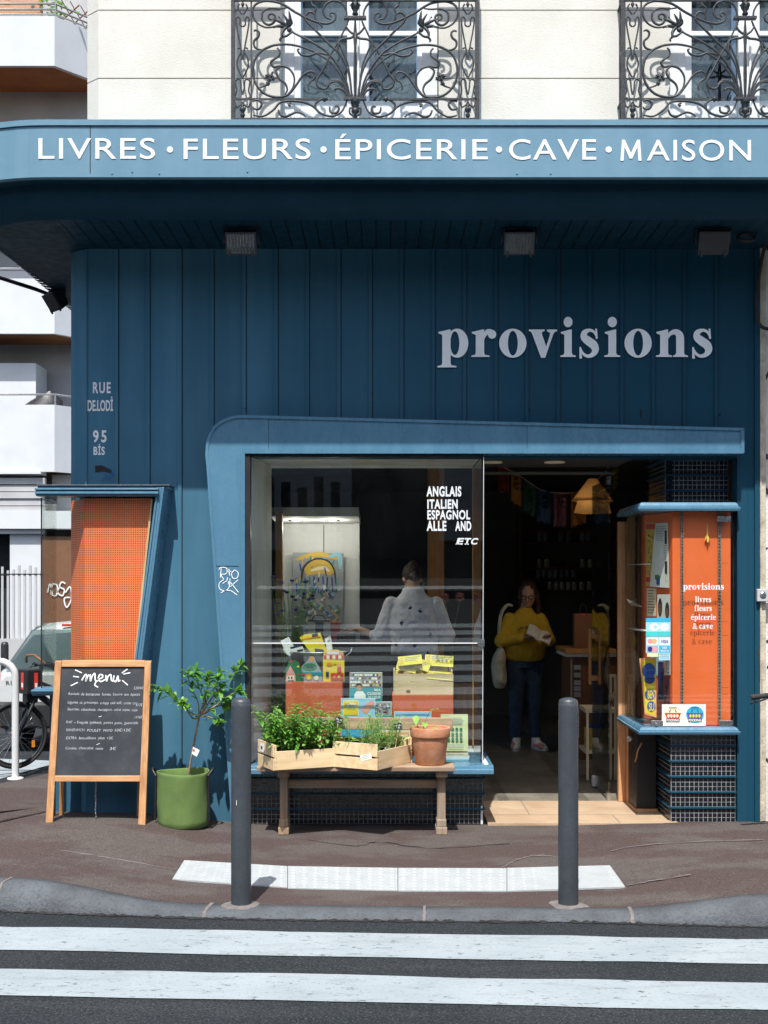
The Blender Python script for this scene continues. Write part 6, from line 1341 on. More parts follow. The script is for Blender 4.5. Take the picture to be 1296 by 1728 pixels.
for k, (cu, cv, w_, h_, rz, lb) in enumerate(((692, 1114, 40, 15, .10, 'seed packet lying across the top left of the crate'), (741, 1115, 48, 18, -.07, 'largest seed packet at the top right of the crate'), (686, 1126, 34, 13, -.25, 'seed packet second from the top at the left of the crate'), (734, 1129, 42, 13, .16, 'seed packet second from the top at the right of the crate'),
                                             (700, 1138, 34, 13, .75, 'seed packet tilted steeply over the front edge of the crate'), (741, 1140, 42, 13, -.09, 'lowest seed packet at the right of the crate'), (676, 1138, 12, 18, .3, 'narrow seed packet upright at the left corner of the crate'), (714, 1122, 24, 16, -.4, 'seed packet half covered in the middle of the crate'))):
    yy = y+.012+.02*((k*3) % 5); m = MB('paper_yellow'); ca, sa = math.cos(rz), math.sin(rz)
    pk = lambda a_, b_, o=0.: W(cu+a_*ca+b_*sa, cv-a_*sa+b_*ca, yy-o)+V((0, .05*(-b_)/20, 0))
    m.prism(rr(-w_/2, w_/2, -h_/2, h_/2), lambda a_, b_: pk(a_, b_), lambda a_, b_: pk(a_, b_)+V((0, .004, 0)))
    m.m('straw'); m.tess([rr(-w_/2+2, -w_/2+9, -h_/2+2, h_/2-2)], lambda a_, b_: pk(a_, b_, .001)); m.m('ink_grey')
    for j in range(3): m.tess([rr(-w_/2+11, w_/2-3-3*j, -h_/2+2.5+j*2.6, -h_/2+3.4+j*2.6)], lambda a_, b_: pk(a_, b_, .001))
    m.build('seed_packet', label='yellow printed '+lb, cat='seed packet', group='yellow seed packets', origin=pk(0, 0))
# flowers, tote bags and painting behind
yv = 9.66
vs_ = thing('flower_vase', 'dark vase holding a bunch of blue scabious at the left of the window', 'vase', (X(492, yv), yv+.05, FL))
m = MB('dark_metal'); m.box(X(470, yv), X(525, yv), yv-.05, yv+.16, FL+.001, FL+.22); m.build('crate_stand', vs_, bev=.004)
m = MB('black'); m.lathe([(.05, .221), (.062, .30), (.06, .44), (.052, .52), (.048, .52), (.052, .44)], (X(488, yv), yv+.05, FL), 20); m.build('vase', vs_)
fl_ = thing('blue_flowers', 'bunch of dark blue scabious with thin grassy stems left in the window', 'flowers', (X(488, yv), yv+.05, FL+.5))
st = MB('herb_pale'); bl = MB('violet'); gl_ = MB('herb'); rnd = random.Random(21)
for i in range(46):
    u, v = rnd.uniform(458, 530), rnd.uniform(966, 1040); q = W(u, v, yv+rnd.uniform(-.1, .12)); b0_ = V((X(488, yv)+rnd.uniform(-.04, .04), yv+.05+rnd.uniform(-.03, .03), FL+.5))
    st.tube(cr([b0_, b0_*.5+q*.5+V((0, 0, .04)), q], 4), .0018, 4)
    if i < 26:
        bl.m('deep_blue' if i % 3 else 'violet'); bl.ball(q, (.018, .018, .010), 7)
        for k in range(7): a_ = k*.9; bl.leaf(q, (math.cos(a_), math.sin(a_), .25), .022, .014, .2)
    else:
        for k in range(5): gl_.leaf(b0_*.4+q*.6, (rnd.gauss(0, 1), rnd.gauss(0, 1), 1), rnd.uniform(.08, .2), .007, .5)
st.build('stems', fl_); bl.build('blossoms', fl_); gl_.build('foliage', fl_)
m = MB('canvas'); y = 10.2; m.prism([(520, 1048), (556, 1046), (560, 1100), (518, 1100)], lambda a_, b_: W(a_, b_, y), lambda a_, b_: W(a_, b_, y)+V((0, .12, 0))); m.m('navy'); m.tess([rr(532, 546, 1050, 1075)], lambda a_, b_: W(a_, b_, y-.002)); m.m('ink'); m.tube(cr([W(526, 1048, y), W(530, 1040, y), W(540, 1038, y), W(546, 1040, y), W(550, 1047, y)], 4), .006, 6); m.tess([rr(521, 556, 1046.5, 1049)], lambda a_, b_: W(a_, b_, y-.003))
m.build('canvas_bag', label='grey canvas bag with black handles standing below the painting', cat='bag', origin=W(538, 1100, y), bev=.008)
m = MB('red'); m.prism(rr(558, 574, 1050, 1100), lambda a_, b_: W(a_, b_, 10.25), lambda a_, b_: W(a_, b_, 10.25)+V((0, .1, 0))); m.build('red_box', label='narrow red box beside the grey canvas bag behind the window', cat='box', origin=W(566, 1100, 10.25), bev=.003)
m = MB('black'); m.prism(rr(568, 600, 1069, 1086), lambda a_, b_: W(a_, b_, 10.0), lambda a_, b_: W(a_, b_, 10.0)+V((0, .16, 0))); m.build('dark_tin', label='flat dark tin under the hand of the person in the white shirt', cat='tin', origin=W(584, 1086, 10.0), bev=.004)
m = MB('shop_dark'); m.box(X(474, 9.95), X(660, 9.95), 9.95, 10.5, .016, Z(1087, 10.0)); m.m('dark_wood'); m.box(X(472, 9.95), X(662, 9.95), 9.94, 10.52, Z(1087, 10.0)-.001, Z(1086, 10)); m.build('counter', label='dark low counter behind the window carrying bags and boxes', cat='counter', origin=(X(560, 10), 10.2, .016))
# painting: loose abstract garden, in thick strokes
y = 10.94; pa = thing('painting', 'square abstract painting in blue, ochre and white on the white partition', 'painting', W(537, 1010, y))
m = MB('grey_card'); m.prism([(494, 932), (580, 934), (577, 1090), (492, 1088)], lambda a_, b_: W(a_, b_, y), lambda a_, b_: W(a_, b_, y)+V((0, .03, 0))); m.build('canvas', pa)
m = MB('cobalt'); rnd = random.Random(31); k = 1
def dab(c_, pts, w_):
    global k; m.m(c_); m.tess([stroke([(a_, b_, w_*(1 if 0 < i < len(pts)-1 else .5)) for i, (a_, b_) in enumerate(pts)], 4)], lambda a_, b_: W(a_, b_, y-.0012-.00006*k)); k += 1
dab('straw', [(500, 945), (520, 938), (545, 936), (572, 944)], 4); dab('sky_blue', [(555, 940), (572, 936), (574, 960)], 4); dab('straw', [(513, 962), (530, 948), (552, 950), (561, 968)], 5); dab('straw', [(516, 968), (540, 960), (560, 968)], 8); dab('cream_card', [(525, 963), (545, 958), (556, 964)], 3)
dab('ink', [(508, 985), (512, 958), (530, 944), (552, 946), (564, 962), (566, 985)], 1.6)
for i in range(10): u = 500+i*7.5; dab(rnd.choice(['cobalt', 'teal', 'sky_blue', 'deep_blue']), [(u, 972+rnd.uniform(0, 6)), (u+rnd.uniform(-2, 2), 1000)], 2.6)
for i in range(26): u, v = rnd.uniform(497, 575), rnd.uniform(938, 1000); dab(rnd.choice(['sky_blue', 'cobalt', 'grey_card', 'teal', 'straw', 'cream_card']), [(u, v), (u+rnd.uniform(-3, 3), v+rnd.uniform(5, 14))], rnd.uniform(1.2, 2.6))
dab('straw', [(516, 964), (528, 950), (552, 950), (562, 968)], 4.5); dab('ink', [(509, 984), (513, 958), (530, 944), (552, 946), (564, 962), (566, 985)], 1.3)
for i in range(120): u, v = rnd.uniform(497, 572), rnd.uniform(984, 1082); dab(rnd.choice(['paper', 'sky_blue', 'straw', 'grey_card', 'cobalt', 'brown_card', 'grey_card', 'cream_card', 'teal', 'leaf_card', 'herb_pale']), [(u, v), (u+rnd.uniform(-5, 5), v+rnd.uniform(2, 5)), (u+rnd.uniform(-8, 8), v+rnd.uniform(4, 11))], rnd.uniform(.8, 2.2))
m.build('brush_strokes', pa)
# peonies and wood at the right of the window
pe = thing('pink_flowers', 'two pale pink peonies in the dark behind the white shirt', 'flowers', W(765, 1010, 11.2))
m = MB('rose'); 
for u, v in ((751, 1010), (776, 1008)):
    c = W(u, v, 11.2)
    for i in range(26): a_, b_ = i*2.4, -1+2*i/26; d = V((math.cos(a_)*math.sqrt(1-b_*b_), math.sin(a_)*math.sqrt(1-b_*b_), b_)); m.leaf(c+d*.015, d+V((0, 0, .3)), .034, .034, -.1, .4)
m.build('blossoms', pe); m = MB('stem_green'); m.tube([W(751, 1012, 11.2), W(758, 1060, 11.25), W(760, 1110, 11.3)], .004, 5); m.tube([W(776, 1012, 11.2), W(766, 1060, 11.25), W(762, 1110, 11.3)], .004, 5); m.build('stems', pe)
m = MB('dark_wood'); m.box(X(768, 9.9), X(812, 9.9), 9.9, 10.3, .016, Z(1160, 9.9)); m.build('wooden_cabinet', label='red brown wooden cabinet low behind the right end of the window', cat='cabinet', origin=(X(790, 9.9), 10.1, .016), bev=.004)
# ================================================================= inside the doorway
lampo = thing('pendant_lamp', 'lit pleated pendant lamp hanging behind the glass door', 'lamp', (X(1000, 11.2), 11.2, 2.74))
m = MB('lamp_shade'); c0 = (X(1000, 11.2), 11.2); N = 48
def pleat(r0, z0_, r1, z1_):
    vs = []
    for r, z in ((r0, z0_), (r1, z1_)):
        for i in range(N*2):
            a_ = i*math.tau/(N*2); w_ = r*(1 if i % 2 else .955)/max(abs(math.cos(a_)), abs(math.sin(a_)))**.7
            vs.append((c0[0]+w_*math.cos(a_+.95), c0[1]+w_*math.sin(a_+.95), z))
    m.add(vs, [(i, (i+1) % (2*N), (i+1) % (2*N)+2*N, i+2*N) for i in range(2*N)])
zt2, zm, zl = Z(808, 11.2), Z(846, 11.2), Z(866, 11.2); pleat(.03, zt2, .150, zm); pleat(.105, zm+.015, .135, zl); m.build('shade', lampo)
m = MB('black'); m.tube([(c0[0], c0[1], 2.745), (c0[0], c0[1], zt2-.01)], .004, 6); m.build('cord', lampo)
mat('bulb_glow', (1, .72, .38), .5, 0, emit=9); m = MB('bulb_glow'); m.ball((c0[0], c0[1], zm-.02), .03, 12); m.build('bulb', lampo)
lp = bpy.data.lights.new('lamp_light', 'SPOT'); lp.energy = 9; lp.spot_size = math.radians(150); lp.spot_blend = .3; lp.color = (1, .82, .6); lp.shadow_soft_size = .05; lo = bpy.data.objects.new('lamp_light', lp); C.objects.link(lo); lo.location = (c0[0], c0[1], zl-.02)
# cut paper bunting on a sagging string
bu = thing('bunting', 'string of cut paper flags in many colours hanging across the shop ceiling', 'bunting', (X(910, 11.6), 11.6, Z(800, 11.6)))
m = MB('canvas'); y = 11.6; m.tube(cr([W(822, 770, y), W(850, 788, y), W(880, 805, y), W(912, 826, y), W(946, 832, y), W(978, 828, y), W(1012, 806, y), W(1040, 775, y)], 5), .003, 5); m.build('string', bu)
for u0, u1, va, vb, h_, c_ in ((840, 859, 785, 788, 46, 'flag_red'), (862.5, 881.5, 793, 806, 54, 'flag_gold'), (884.5, 904, 812, 824, 52, 'flag_green'), (906.5, 928.5, 826, 830, 56, 'flag_blue'), (935, 957.5, 832, 832, 58, 'flag_rose'), (963, 988, 832, 824, 60, 'flag_gold'), (1028, 1045, 800, 780, 40, 'flag_lime')):
    m = MB(c_); bot = [(u1-(u1-u0)*i/6, (vb+(va-vb)*i/6)+h_-(4 if i % 2 else 0)) for i in range(7)]; loop = [(u0, va), (u1, vb)]+bot
    holes = [[(u0+(u1-u0)*(.18+.22*a_)-1.1, va+8+b_*9+(vb-va)*.2*a_), (u0+(u1-u0)*(.18+.22*a_)+1.1, va+8+b_*9+(vb-va)*.2*a_), (u0+(u1-u0)*(.18+.22*a_), va+13+b_*9+(vb-va)*.2*a_)] for a_ in range(4) for b_ in range(3)]
    m.tess([loop]+holes, lambda a_, b_: W(a_, b_, y)+V((0, .03*math.sin(a_*.5), 0))); m.build('paper_flag', bu, thick=.001)
# shelves of jars against the back wall
sh = thing('wall_shelves', 'dark wall shelves lined with jars at the back of the shop', 'shelves', (1.9, 15.8, .014)); yb = 15.75
m = MB('dark_wood')
for v in (915, 958, 975.5, 996): m.box(X(880, yb), X(1040, yb), yb, 15.99, Z(v, yb)-.02, Z(v, yb))
for u in (878, 1040): m.box(X(u, yb)-.02, X(u, yb)+.02, yb, 15.99, .014, 2.5)
m.build('shelf', sh)
rnd = random.Random(4)
jm = {}
for row, (v, us) in enumerate(((914.9, (912, 921, 948, 961, 985, 995)), (957.9, (912, 924, 985, 998, 1012)), (975.4, (910, 920, 930, 939, 950, 960, 970)), (995.9, (930, 941, 951, 961, 971, 984, 997)))):
    for u in us:
        key = row % 2; zj_ = Z(v, yb); loc = (X(u, yb), yb+.1, zj_+.0005)
        if key not in jm:
            t = thing('jar', 'small lidded jar on the dark wall shelves at the back of the shop', 'jar', loc, 0, 'jars on the wall shelves')
            m = MB('canvas' if key else 'grey_card'); m.lathe([(.028, 0), (.030, .005), (.030, .07 if key else .10), (.022, .085 if key else .12)], n=14); m.build('body', t, world=False)
            m = MB('steel' if key else 'red'); m.lathe([(.025, .083 if key else .118), (.025, .10 if key else .14)], n=14); m.build('lid', t, world=False); jm[key] = t
        else: dup(jm[key], loc)
# counter, paper bag and plant stand beside the door
m = MB('dark_wood'); m.box(X(962, 12), X(1040, 12), 12, 12.6, .014, Z(1108, 12)); m.m('white_trim'); m.box(X(955, 11.95), X(1040, 11.95), 11.95, 12.62, Z(1108, 12), Z(1102, 12)); m.m('amber_z'); m.box(X(954, 11.93), X(1040, 11.93), 11.93, 12.64, Z(1102, 12)+.0005, Z(1095, 12)); m.m('rail_metal'); m.box(X(963, 11.98), X(966, 11.98), 11.985, 11.999, .03, Z(1110, 12)); m.m('grey_card')
for k, v in enumerate((1122, 1135, 1148, 1158, 1168)): m.box(X(969, 11.98), X(980, 11.98), 11.985, 11.998, Z(v+8, 12), Z(v, 12))
m.build('sales_counter', label='dark shop counter with a wooden top behind the open glass door', cat='counter', origin=(X(1000, 12), 12.3, .014))
pb = thing('paper_bag', 'brown paper bag with a small red heart standing on the shop counter', 'paper bag', (X(985, 12.1), 12.2, Z(1095, 12)+.001))
m = MB('brown_card'); m.box(X(970, 12.1), X(999, 12.1), 12.1, 12.22, Z(1095, 12)+.002, Z(1036, 12)); m.m('red'); m.tess([[(984, 1041), (980.5, 1037), (982, 1035), (984, 1036.5), (986, 1035), (987.5, 1037)]], lambda a_, b_: W(a_, b_, 12.098)); m.build('body', pb)
m = MB('black'); m.tube(cr([W(978, 1036, 12.1), W(979, 1024, 12.1), W(984, 1019, 12.1), W(989, 1024, 12.1), W(990, 1036, 12.1)], 4), .005, 6); m.build('handle', pb)
ps = thing('plant_stand', 'cream painted folding stand with two shelves behind the glass door', 'stand', (X(1015, 10.9), 10.9, .014))
m = MB('cream_card'); yq = 10.75
for u0, u1, v0, v1 in ((988, 1040, 1196, 1203), (988, 1040, 1266, 1272)): m.box(X(u0, yq), X(u1, yq), yq, yq+.35, Z(v1, yq), Z(v0, yq))
m.build('shelf', ps)
for u, v0 in ((990, 1203), (1029, 1140), (1037, 1140)):
    m = MB('cream_card'); m.box(X(u, yq), X(u, yq)+.02, yq+.01, yq+.03, .016, Z(v0, yq)); m.build('leg', ps)
m = MB('cream_card'); m.beam(W(1026, 1196, yq+.02), W(1037, 1168, yq+.02), .016, .02, (0, 1, 0)); m.box(X(1025, yq), X(1040, yq), yq, yq+.03, Z(1143, yq), Z(1138, yq)); m.build('brace', ps)
bk_ = thing('wicker_basket', 'brown wicker basket on the lower shelf of the cream stand', 'basket', (X(1012, 10.8), 10.9, Z(1266, yq)))
m = MB('straw'); z0_ = Z(1266, yq)+.002
for i in range(9): m.lathe([(.105+.004*(i % 2), z0_+i*.019), (.113, z0_+i*.019+.008), (.105+.004*(i % 2), z0_+i*.019+.017)], (X(1012, 10.8), 10.92, 0), 24)
m.build('weave', bk_)
m = MB('cobalt'); m.ball((X(1012, 10.8), 10.92, z0_+.17), (.09, .09, .03), 10); m.build('blue_packets', label='blue packets heaped in the wicker basket', cat='packets', origin=(X(1012, 10.8), 10.92, z0_+.17))
# ================================================================= people
def fuse(mb, voxel, smooth=6, noise_amp=0., noise_scale=9.):
    """weld the modelled limbs into one continuous skin"""
    me = bpy.data.meshes.new('fuse'); me.from_pydata([tuple(p) for p in mb.v], [], mb.f); me.update()
    o = bpy.data.objects.new('fuse', me); C.objects.link(o)
    r = o.modifiers.new('r', 'REMESH'); r.mode = 'VOXEL'; r.voxel_size = voxel
    s_ = o.modifiers.new('s', 'SMOOTH'); s_.factor = .5; s_.iterations = smooth
    dg = bpy.context.evaluated_depsgraph_get(); m2 = bpy.data.meshes.new_from_object(o.evaluated_get(dg))
    out = MB(); out.v = [v.co.copy() for v in m2.vertices]
    if noise_amp: out.v = [p+V((noise.noise(p*noise_scale), noise.noise(p*noise_scale+V((9, 2, 4)))+.6*noise.noise(p*noise_scale*2.3), 0))*noise_amp for p in out.v]
    out.f = [list(p.vertices) for p in m2.polygons]; out.sm = [True]*len(out.f)
    bpy.data.objects.remove(o); bpy.data.meshes.remove(me); bpy.data.meshes.remove(m2)
    return out
def skin_to(out, name, mname, parent):
    out.m(mname); out.mi = [0]*len(out.f); return out.build(name, parent, world=False)
def hand(mb, w, fd, pn, s=1., curl=.5, side=1):
    """palm, four fingers of their own lengths bent at the knuckles, thumb off the side"""
    w, fd, pn = V(w), V(fd).normalized(), V(pn).normalized(); sd = fd.cross(pn).normalized()*side; pn = sd.cross(fd)*side
    for k in range(4): mb.cap(w+sd*(.012*(k-1.5))*s, w+fd*.085*s+sd*(.020*(k-1.5))*s, .013*s, .011*s, 8)
    for k, l in enumerate((.070, .080, .075, .058)):
        p = w+fd*.085*s+sd*(.021*(k-1.5))*s; d = fd.copy()
        for j, q in enumerate((.45, .32, .23)):
            d = (d-pn*curl*(.55+.35*j)).normalized(); e = p+d*l*q*s; mb.cap(p, e, (.0095-.001*j)*s, (.0085-.001*j)*s, 8); p = e
    p = w+fd*.025*s-sd*.032*s; d = (fd*.65-sd*.75-pn*.25).normalized()
    for q in (.035, .03, .024): e = p+d*q*s; mb.cap(p, e, .0115*s, .0095*s, 8); p = e; d = (d+fd*.35+sd*.12).normalized()
def head(mb, c, yaw, pitch, s=1.):
    R = Matrix.Rotation(yaw, 3, 'Z') @ Matrix.Rotation(pitch, 3, 'X'); c = V(c); q = lambda x, y_, z: c+R @ (V((x, y_, z))*s)
    mb.ball(q(0, .01, .02), (.074*s, .092*s, .10*s), 16, R); mb.ball(q(0, -.025, -.045), (.056*s, .062*s, .07*s), 14, R); mb.ball(q(0, -.062, -.092), (.026*s, .022*s, .02*s), 10, R)
    mb.cap(q(0, -.084, .02), q(0, -.104, -.022), .010*s, .015*s, 8); mb.ball(q(0, -.080, -.058), (.024*s, .012*s, .010*s), 8, R)
    for a_ in (-1, 1): mb.ball(q(a_*.076, .012, -.01), (.010*s, .020*s, .032*s), 10, R); mb.ball(q(a_*.038, -.058, -.03), (.026*s, .026*s, .026*s), 8, R); mb.ball(q(a_*.032, -.075, .030), (.022*s, .012*s, .008*s), 8, R)
    return q, R
# ---- woman in the yellow sweatshirt, reading
wp = V((X(886, 12.75), 12.75, .014)); wo = thing('person', 'person in a yellow sweatshirt, jeans and glasses standing in the doorway reading a book', 'person', wp)
B = MB()
q, R = head(B, (.03, -.055, 1.515), -.25, .42)
B.cap((.005, .0, 1.36), (.02, -.02, 1.45), .055, .052)
B.loft([((0, 0, .84), .15, .105), ((0, 0, .95), .16, .11), ((0, 0, 1.05), .135, .095), ((0, 0, 1.2), .14, .09), ((0, 0, 1.28), .13, .075), ((0, .0, 1.36), .08, .06)])
SH = [(-.15, 0, 1.275), (.15, 0, 1.275)]; EL = [(-.235, -.06, 1.06), (.225, -.05, 1.07)]; WR = [(-.035, -.235, 1.10), (.20, -.27, 1.10)]
for s_, e, w_ in zip(SH, EL, WR): B.cap(s_, e, .044, .042); B.cap(e, w_, .040, .027)
hand(B, WR[0], (.9, -.35, .12), (.1, .3, .95), .95, .35, 1); hand(B, WR[1], (-.25, -.7, .3), (-.2, .2, .95), .95, .4, -1)
for x, a_ in ((-.085, -.02), (.085, .05)):
    B.cap((x, 0, .86), (x*1.05, -.015, .47), .088, .058); B.cap((x*1.05, -.015, .47), (x*1.0+a_*.3, .02, .09), .056, .040); B.cap((x+a_*.3, .02, .06), (x*1.2+a_, -.12, .035), .04, .034)
skin_to(fuse(B, .0085, 4), 'body', 'skin', wo)
m = MB(); m.loft([((0, 0, .86), .155, .12), ((0, .0, .90), .19, .14), ((0, -.01, .97), .20, .145), ((0, 0, 1.1), .185, .13), ((0, 0, 1.22), .19, .13), ((0, 0, 1.27), .16, .10), ((0.0, .0, 1.345), .088, .075), ((.005, -.005, 1.38), .062, .06)])
for s_, e, w_ in zip(SH, EL, WR): m.cap(s_, e, .062, .066); w2 = V(e)*.12+V(w_)*.88; m.cap(e, w2, .068, .046); m.cap(w2, V(e)*.07+V(w_)*.93, .047, .036)
skin_to(fuse(m, .010, 3, .010, 14), 'sweatshirt', 'sweat_yellow', wo)
m = MB('ink')
arc = 'GOOD MORNING'
for i, c in enumerate(arc):
    if c == ' ': continue
    t = (i-(len(arc)-1)/2)/(len(arc)-1); a_ = t*1.7; cx_, cz = .105*math.sin(a_), 1.115+.085*math.cos(a_); vs, fs = text2d(c, .03); ca, sa = math.cos(-a_), math.sin(-a_)
    P = fit(vs, -.0085, .0085, -.011, .011); m.add([(cx_+p*ca-r*sa, -.158+.5*(cx_+p*ca-r*sa)**2, cz+p*sa+r*ca) for p, r in P], fs)
m.build('chest_lettering', wo, world=False)
m = MB()
m.loft([((0, 0, .80), .165, .12), ((0, 0, .88), .168, .122), ((0, 0, .93), .16, .115)])
for x, a_ in ((-.085, -.02), (.085, .05)): m.cap((x, 0, .84), (x*1.05, -.015, .47), .098, .070); m.cap((x*1.05, -.015, .47), (x+a_*.3, .02, .13), .068, .058)
skin_to(fuse(m, .012, 4, .008, 14), 'jeans', 'denim', wo)
m = MB(); m.ball(q(0, .03, .03), (.088, .098, .108), 16, R); m.ball(q(0, .06, -.05), (.085, .06, .10), 14, R)
for a_ in (-1, 1): m.cap(q(a_*.075, .01, .01), q(a_*.088, .02, -.16), .03, .028, 10); m.cap(q(a_*.088, .02, -.16), V((a_*.10, -.06, 1.20)), .028, .016, 10)
f_ = fuse(m, .008, 2, .006, 40); skin_to(f_, 'hair', 'hair_brown', wo)
m = MB('ink')
for a_ in (-1, 1):
    m.tube([q(a_*.034+.027*math.cos(t*math.tau/16), -.098, .008+.021*math.sin(t*math.tau/16)) for t in range(16)], .0035, 6, closed=True); m.tube([q(a_*.061, -.098, .012), q(a_*.08, .0, .012)], .003, 5)
m.tube([q(-.008, -.1, .014), q(.008, -.1, .014)], .003, 5); m.build('glasses', wo, world=False)
for x, yw in ((-.088, -.15), (.118, .55)):
    m = MB('white_plastic'); R2 = Matrix.Translation((x, -.03, 0)) @ Matrix.Rotation(yw, 4, 'Z'); m.T = R2
    m.loft([((0, -.03, .0), .040, .125), ((0, -.03, .03), .043, .13)], 20); m.m('paper'); m.loft([((0, -.03, .03), .040, .125), ((0, -.015, .06), .040, .10), ((0, .02, .085), .038, .06), ((0, .03, .115), .04, .045)], 20); m.m('aqua' if x < 0 else 'pink'); m.box(-.044, -.036, -.06, .02, .035, .06); m.box(.036, .044, -.06, .02, .035, .06)
    m.build('shoe', wo, world=False)
bo = thing('open_book', 'open book with white pages held in the reading person\'s hands', 'book', wp+V((.10, -.31, 1.12)))
m = MB('paper'); M_ = Matrix.Translation(wp+V((.10, -.315, 1.13))) @ Matrix.Rotation(.45, 4, 'Y') @ Matrix.Rotation(.6, 4, 'X'); m.T = M_
for sg in (-1, 1):
    P = [(sg*(.002+.118*t), -.085, .018*math.sin(t*2.6)-.25*sg*0) for t in (0, .2, .4, .6, .8, 1)]; Q = [(a_, .085, c_) for a_, b_, c_ in P]; U = [(a_, b_, c_-.012) for a_, b_, c_ in P+Q]
    m.add(P+Q, [(i, i+1, 7+i, 6+i) for i in range(5)], True); m.add(U, [(i, i+1, 7+i, 6+i)[::-1] for i in range(5)], True); m.add([P[5], Q[5], U[11], U[5]], [(0, 1, 2, 3)]); m.add(P+U[:6], [(i, i+1, 7+i, 6+i) for i in range(5)])
m.build('pages', bo)
tb_ = thing('tote_bag', 'off white tote bag hanging from the shoulder of the person in yellow', 'bag', wp+V((-.24, .0, .60)))
m = MB(); m.loft([((-.245, .0, .60), .055, .10), ((-.25, .0, .66), .075, .16), ((-.26, 0, .80), .075, .17), ((-.25, 0, .93), .055, .165), ((-.235, 0, .99), .03, .16)]); f_ = fuse(m, .012, 3, .02, 8); f_.v = [p+wp for p in f_.v]; f_.m('canvas'); f_.mi = [0]*len(f_.f); f_.build('bag', tb_)
m = MB('canvas'); m.T = Matrix.Translation(wp)
for dy in (-.07, .07): m.tube(cr([(-.24, dy*1.4, .98), (-.255, dy*1.1, 1.15), (-.23, dy*1.0, 1.33), (-.17, dy*.9, 1.41), (-.13, dy*.8, 1.40)], 5), .011, 6)
m.build('strap', tb_)
# ---- person in a white shirt seen from behind, leaning over the counter
sp_ = V((X(698, 10.75), 10.75, .014)); so = thing('person', 'person in a loose white shirt with small dark prints, seen from behind through the window', 'person', sp_)
B = MB(); q, R = head(B, (-.01, .17, 1.655), math.pi+.25, .75)
B.cap((0, .05, 1.53), (0, .12, 1.60), .06, .058)
B.loft([((0, 0, .88), .16, .11), ((0, 0, 1.0), .165, .11), ((0, .0, 1.2), .16, .10), ((0, .01, 1.38), .165, .09), ((0, .03, 1.47), .13, .075), ((0, .04, 1.55), .09, .07)])
S2 = [(-.185, .02, 1.455), (.185, .02, 1.455)]; E2 = [(-.265, .02, 1.17), (.27, .06, 1.19)]; W2 = [(-.46, .13, 1.24), (.24, .32, 1.16)]
for s_, e, w_ in zip(S2, E2, W2): B.cap(s_, e, .05, .046); B.cap(e, w_, .042, .029)
hand(B, W2[0], (-1, .25, -.05), (0, 0, 1), 1.0, .35, 1); hand(B, W2[1], (-.1, 1, -.1), (0, 0, 1), 1.0, .4, 1)
for x in (-.095, .095): B.cap((x, 0, .9), (x*1.05, .0, .49), .095, .062); B.cap((x*1.05, 0, .49), (x, -.02, .09), .06, .042); B.cap((x, -.02, .05), (x*1.2, .15, .04), .042, .036)
skin_to(fuse(B, .009, 4), 'body', 'skin', so)
m = MB(); m.loft([((0, 0, 1.035), .205, .14), ((0, -.01, 1.1), .205, .145), ((0, -.01, 1.25), .20, .14), ((0, .0, 1.38), .20, .12), ((0, .015, 1.47), .175, .10), ((0, .04, 1.545), .10, .08), ((0, .06, 1.59), .078, .075)])
for s_, e, w_ in zip(S2, E2, W2): m.cap(s_, e, .064, .076); w2 = V(e)*.75+V(w_)*.25; m.cap(e, w2, .076, .058)
f_ = fuse(m, .010, 3, .011, 13); skin_to(f_, 'shirt', 'shirt_white', so)
import bisect
m = MB('navy'); back = [p for p in f_.v if p.y < 0]
for px, pz in ((-.095, 1.30), (.05, 1.40), (.01, 1.13), (.13, 1.22), (-.14, 1.14), (-.03, 1.42), (.11, 1.06)):
    n_ = min(back, key=lambda p: (p.x-px)**2+(p.z-pz)**2); c = n_+V((0, -.004, 0))
    m.add([c+V((a_, -.002+.25*abs(a_), b_)) for a_, b_ in ((-.016, -.018), (0, -.024), (.013, -.012), (.018, .008), (.004, .006), (.006, .026), (-.006, .010), (-.018, .004))], [tuple(range(8))])
m.build('shirt_print', so, world=False)
m = MB(); m.loft([((0, 0, .86), .175, .125), ((0, 0, .95), .18, .125), ((0, 0, 1.05), .17, .12)])
for x in (-.095, .095): m.cap((x, 0, .88), (x*1.05, 0, .49), .108, .075); m.cap((x*1.05, 0, .49), (x, -.02, .12), .073, .06)
skin_to(fuse(m, .014, 3, .006, 12), 'trousers', 'black', so)
m = MB(); m.ball(q(0, .035, .035), (.084, .086, .10), 14, R); m.ball(q(0, .11, .06), (.05, .05, .045), 10, R); m.cap(q(0, .09, -.04), q(0, .1, -.07), .045, .03, 10); skin_to(fuse(m, .008, 2, .006, 40), 'hair', 'hair_brown', so)
m = MB('steel'); m.tube([q(-.085+.004*math.sin(t), .012+.016*math.cos(t*math.tau/12), -.055+.016*math.sin(t*math.tau/12)) for t in range(12)], .0025, 5, closed=True); m.build('earring', so, world=False)
for x in (-.1, .1):
    m = MB('black'); m.T = Matrix.Translation((x, .04, 0)); m.loft([((0, 0, 0), .042, .13), ((0, 0, .04), .042, .13), ((0, -.03, .09), .04, .07)], 18); m.build('shoe', so, world=False)
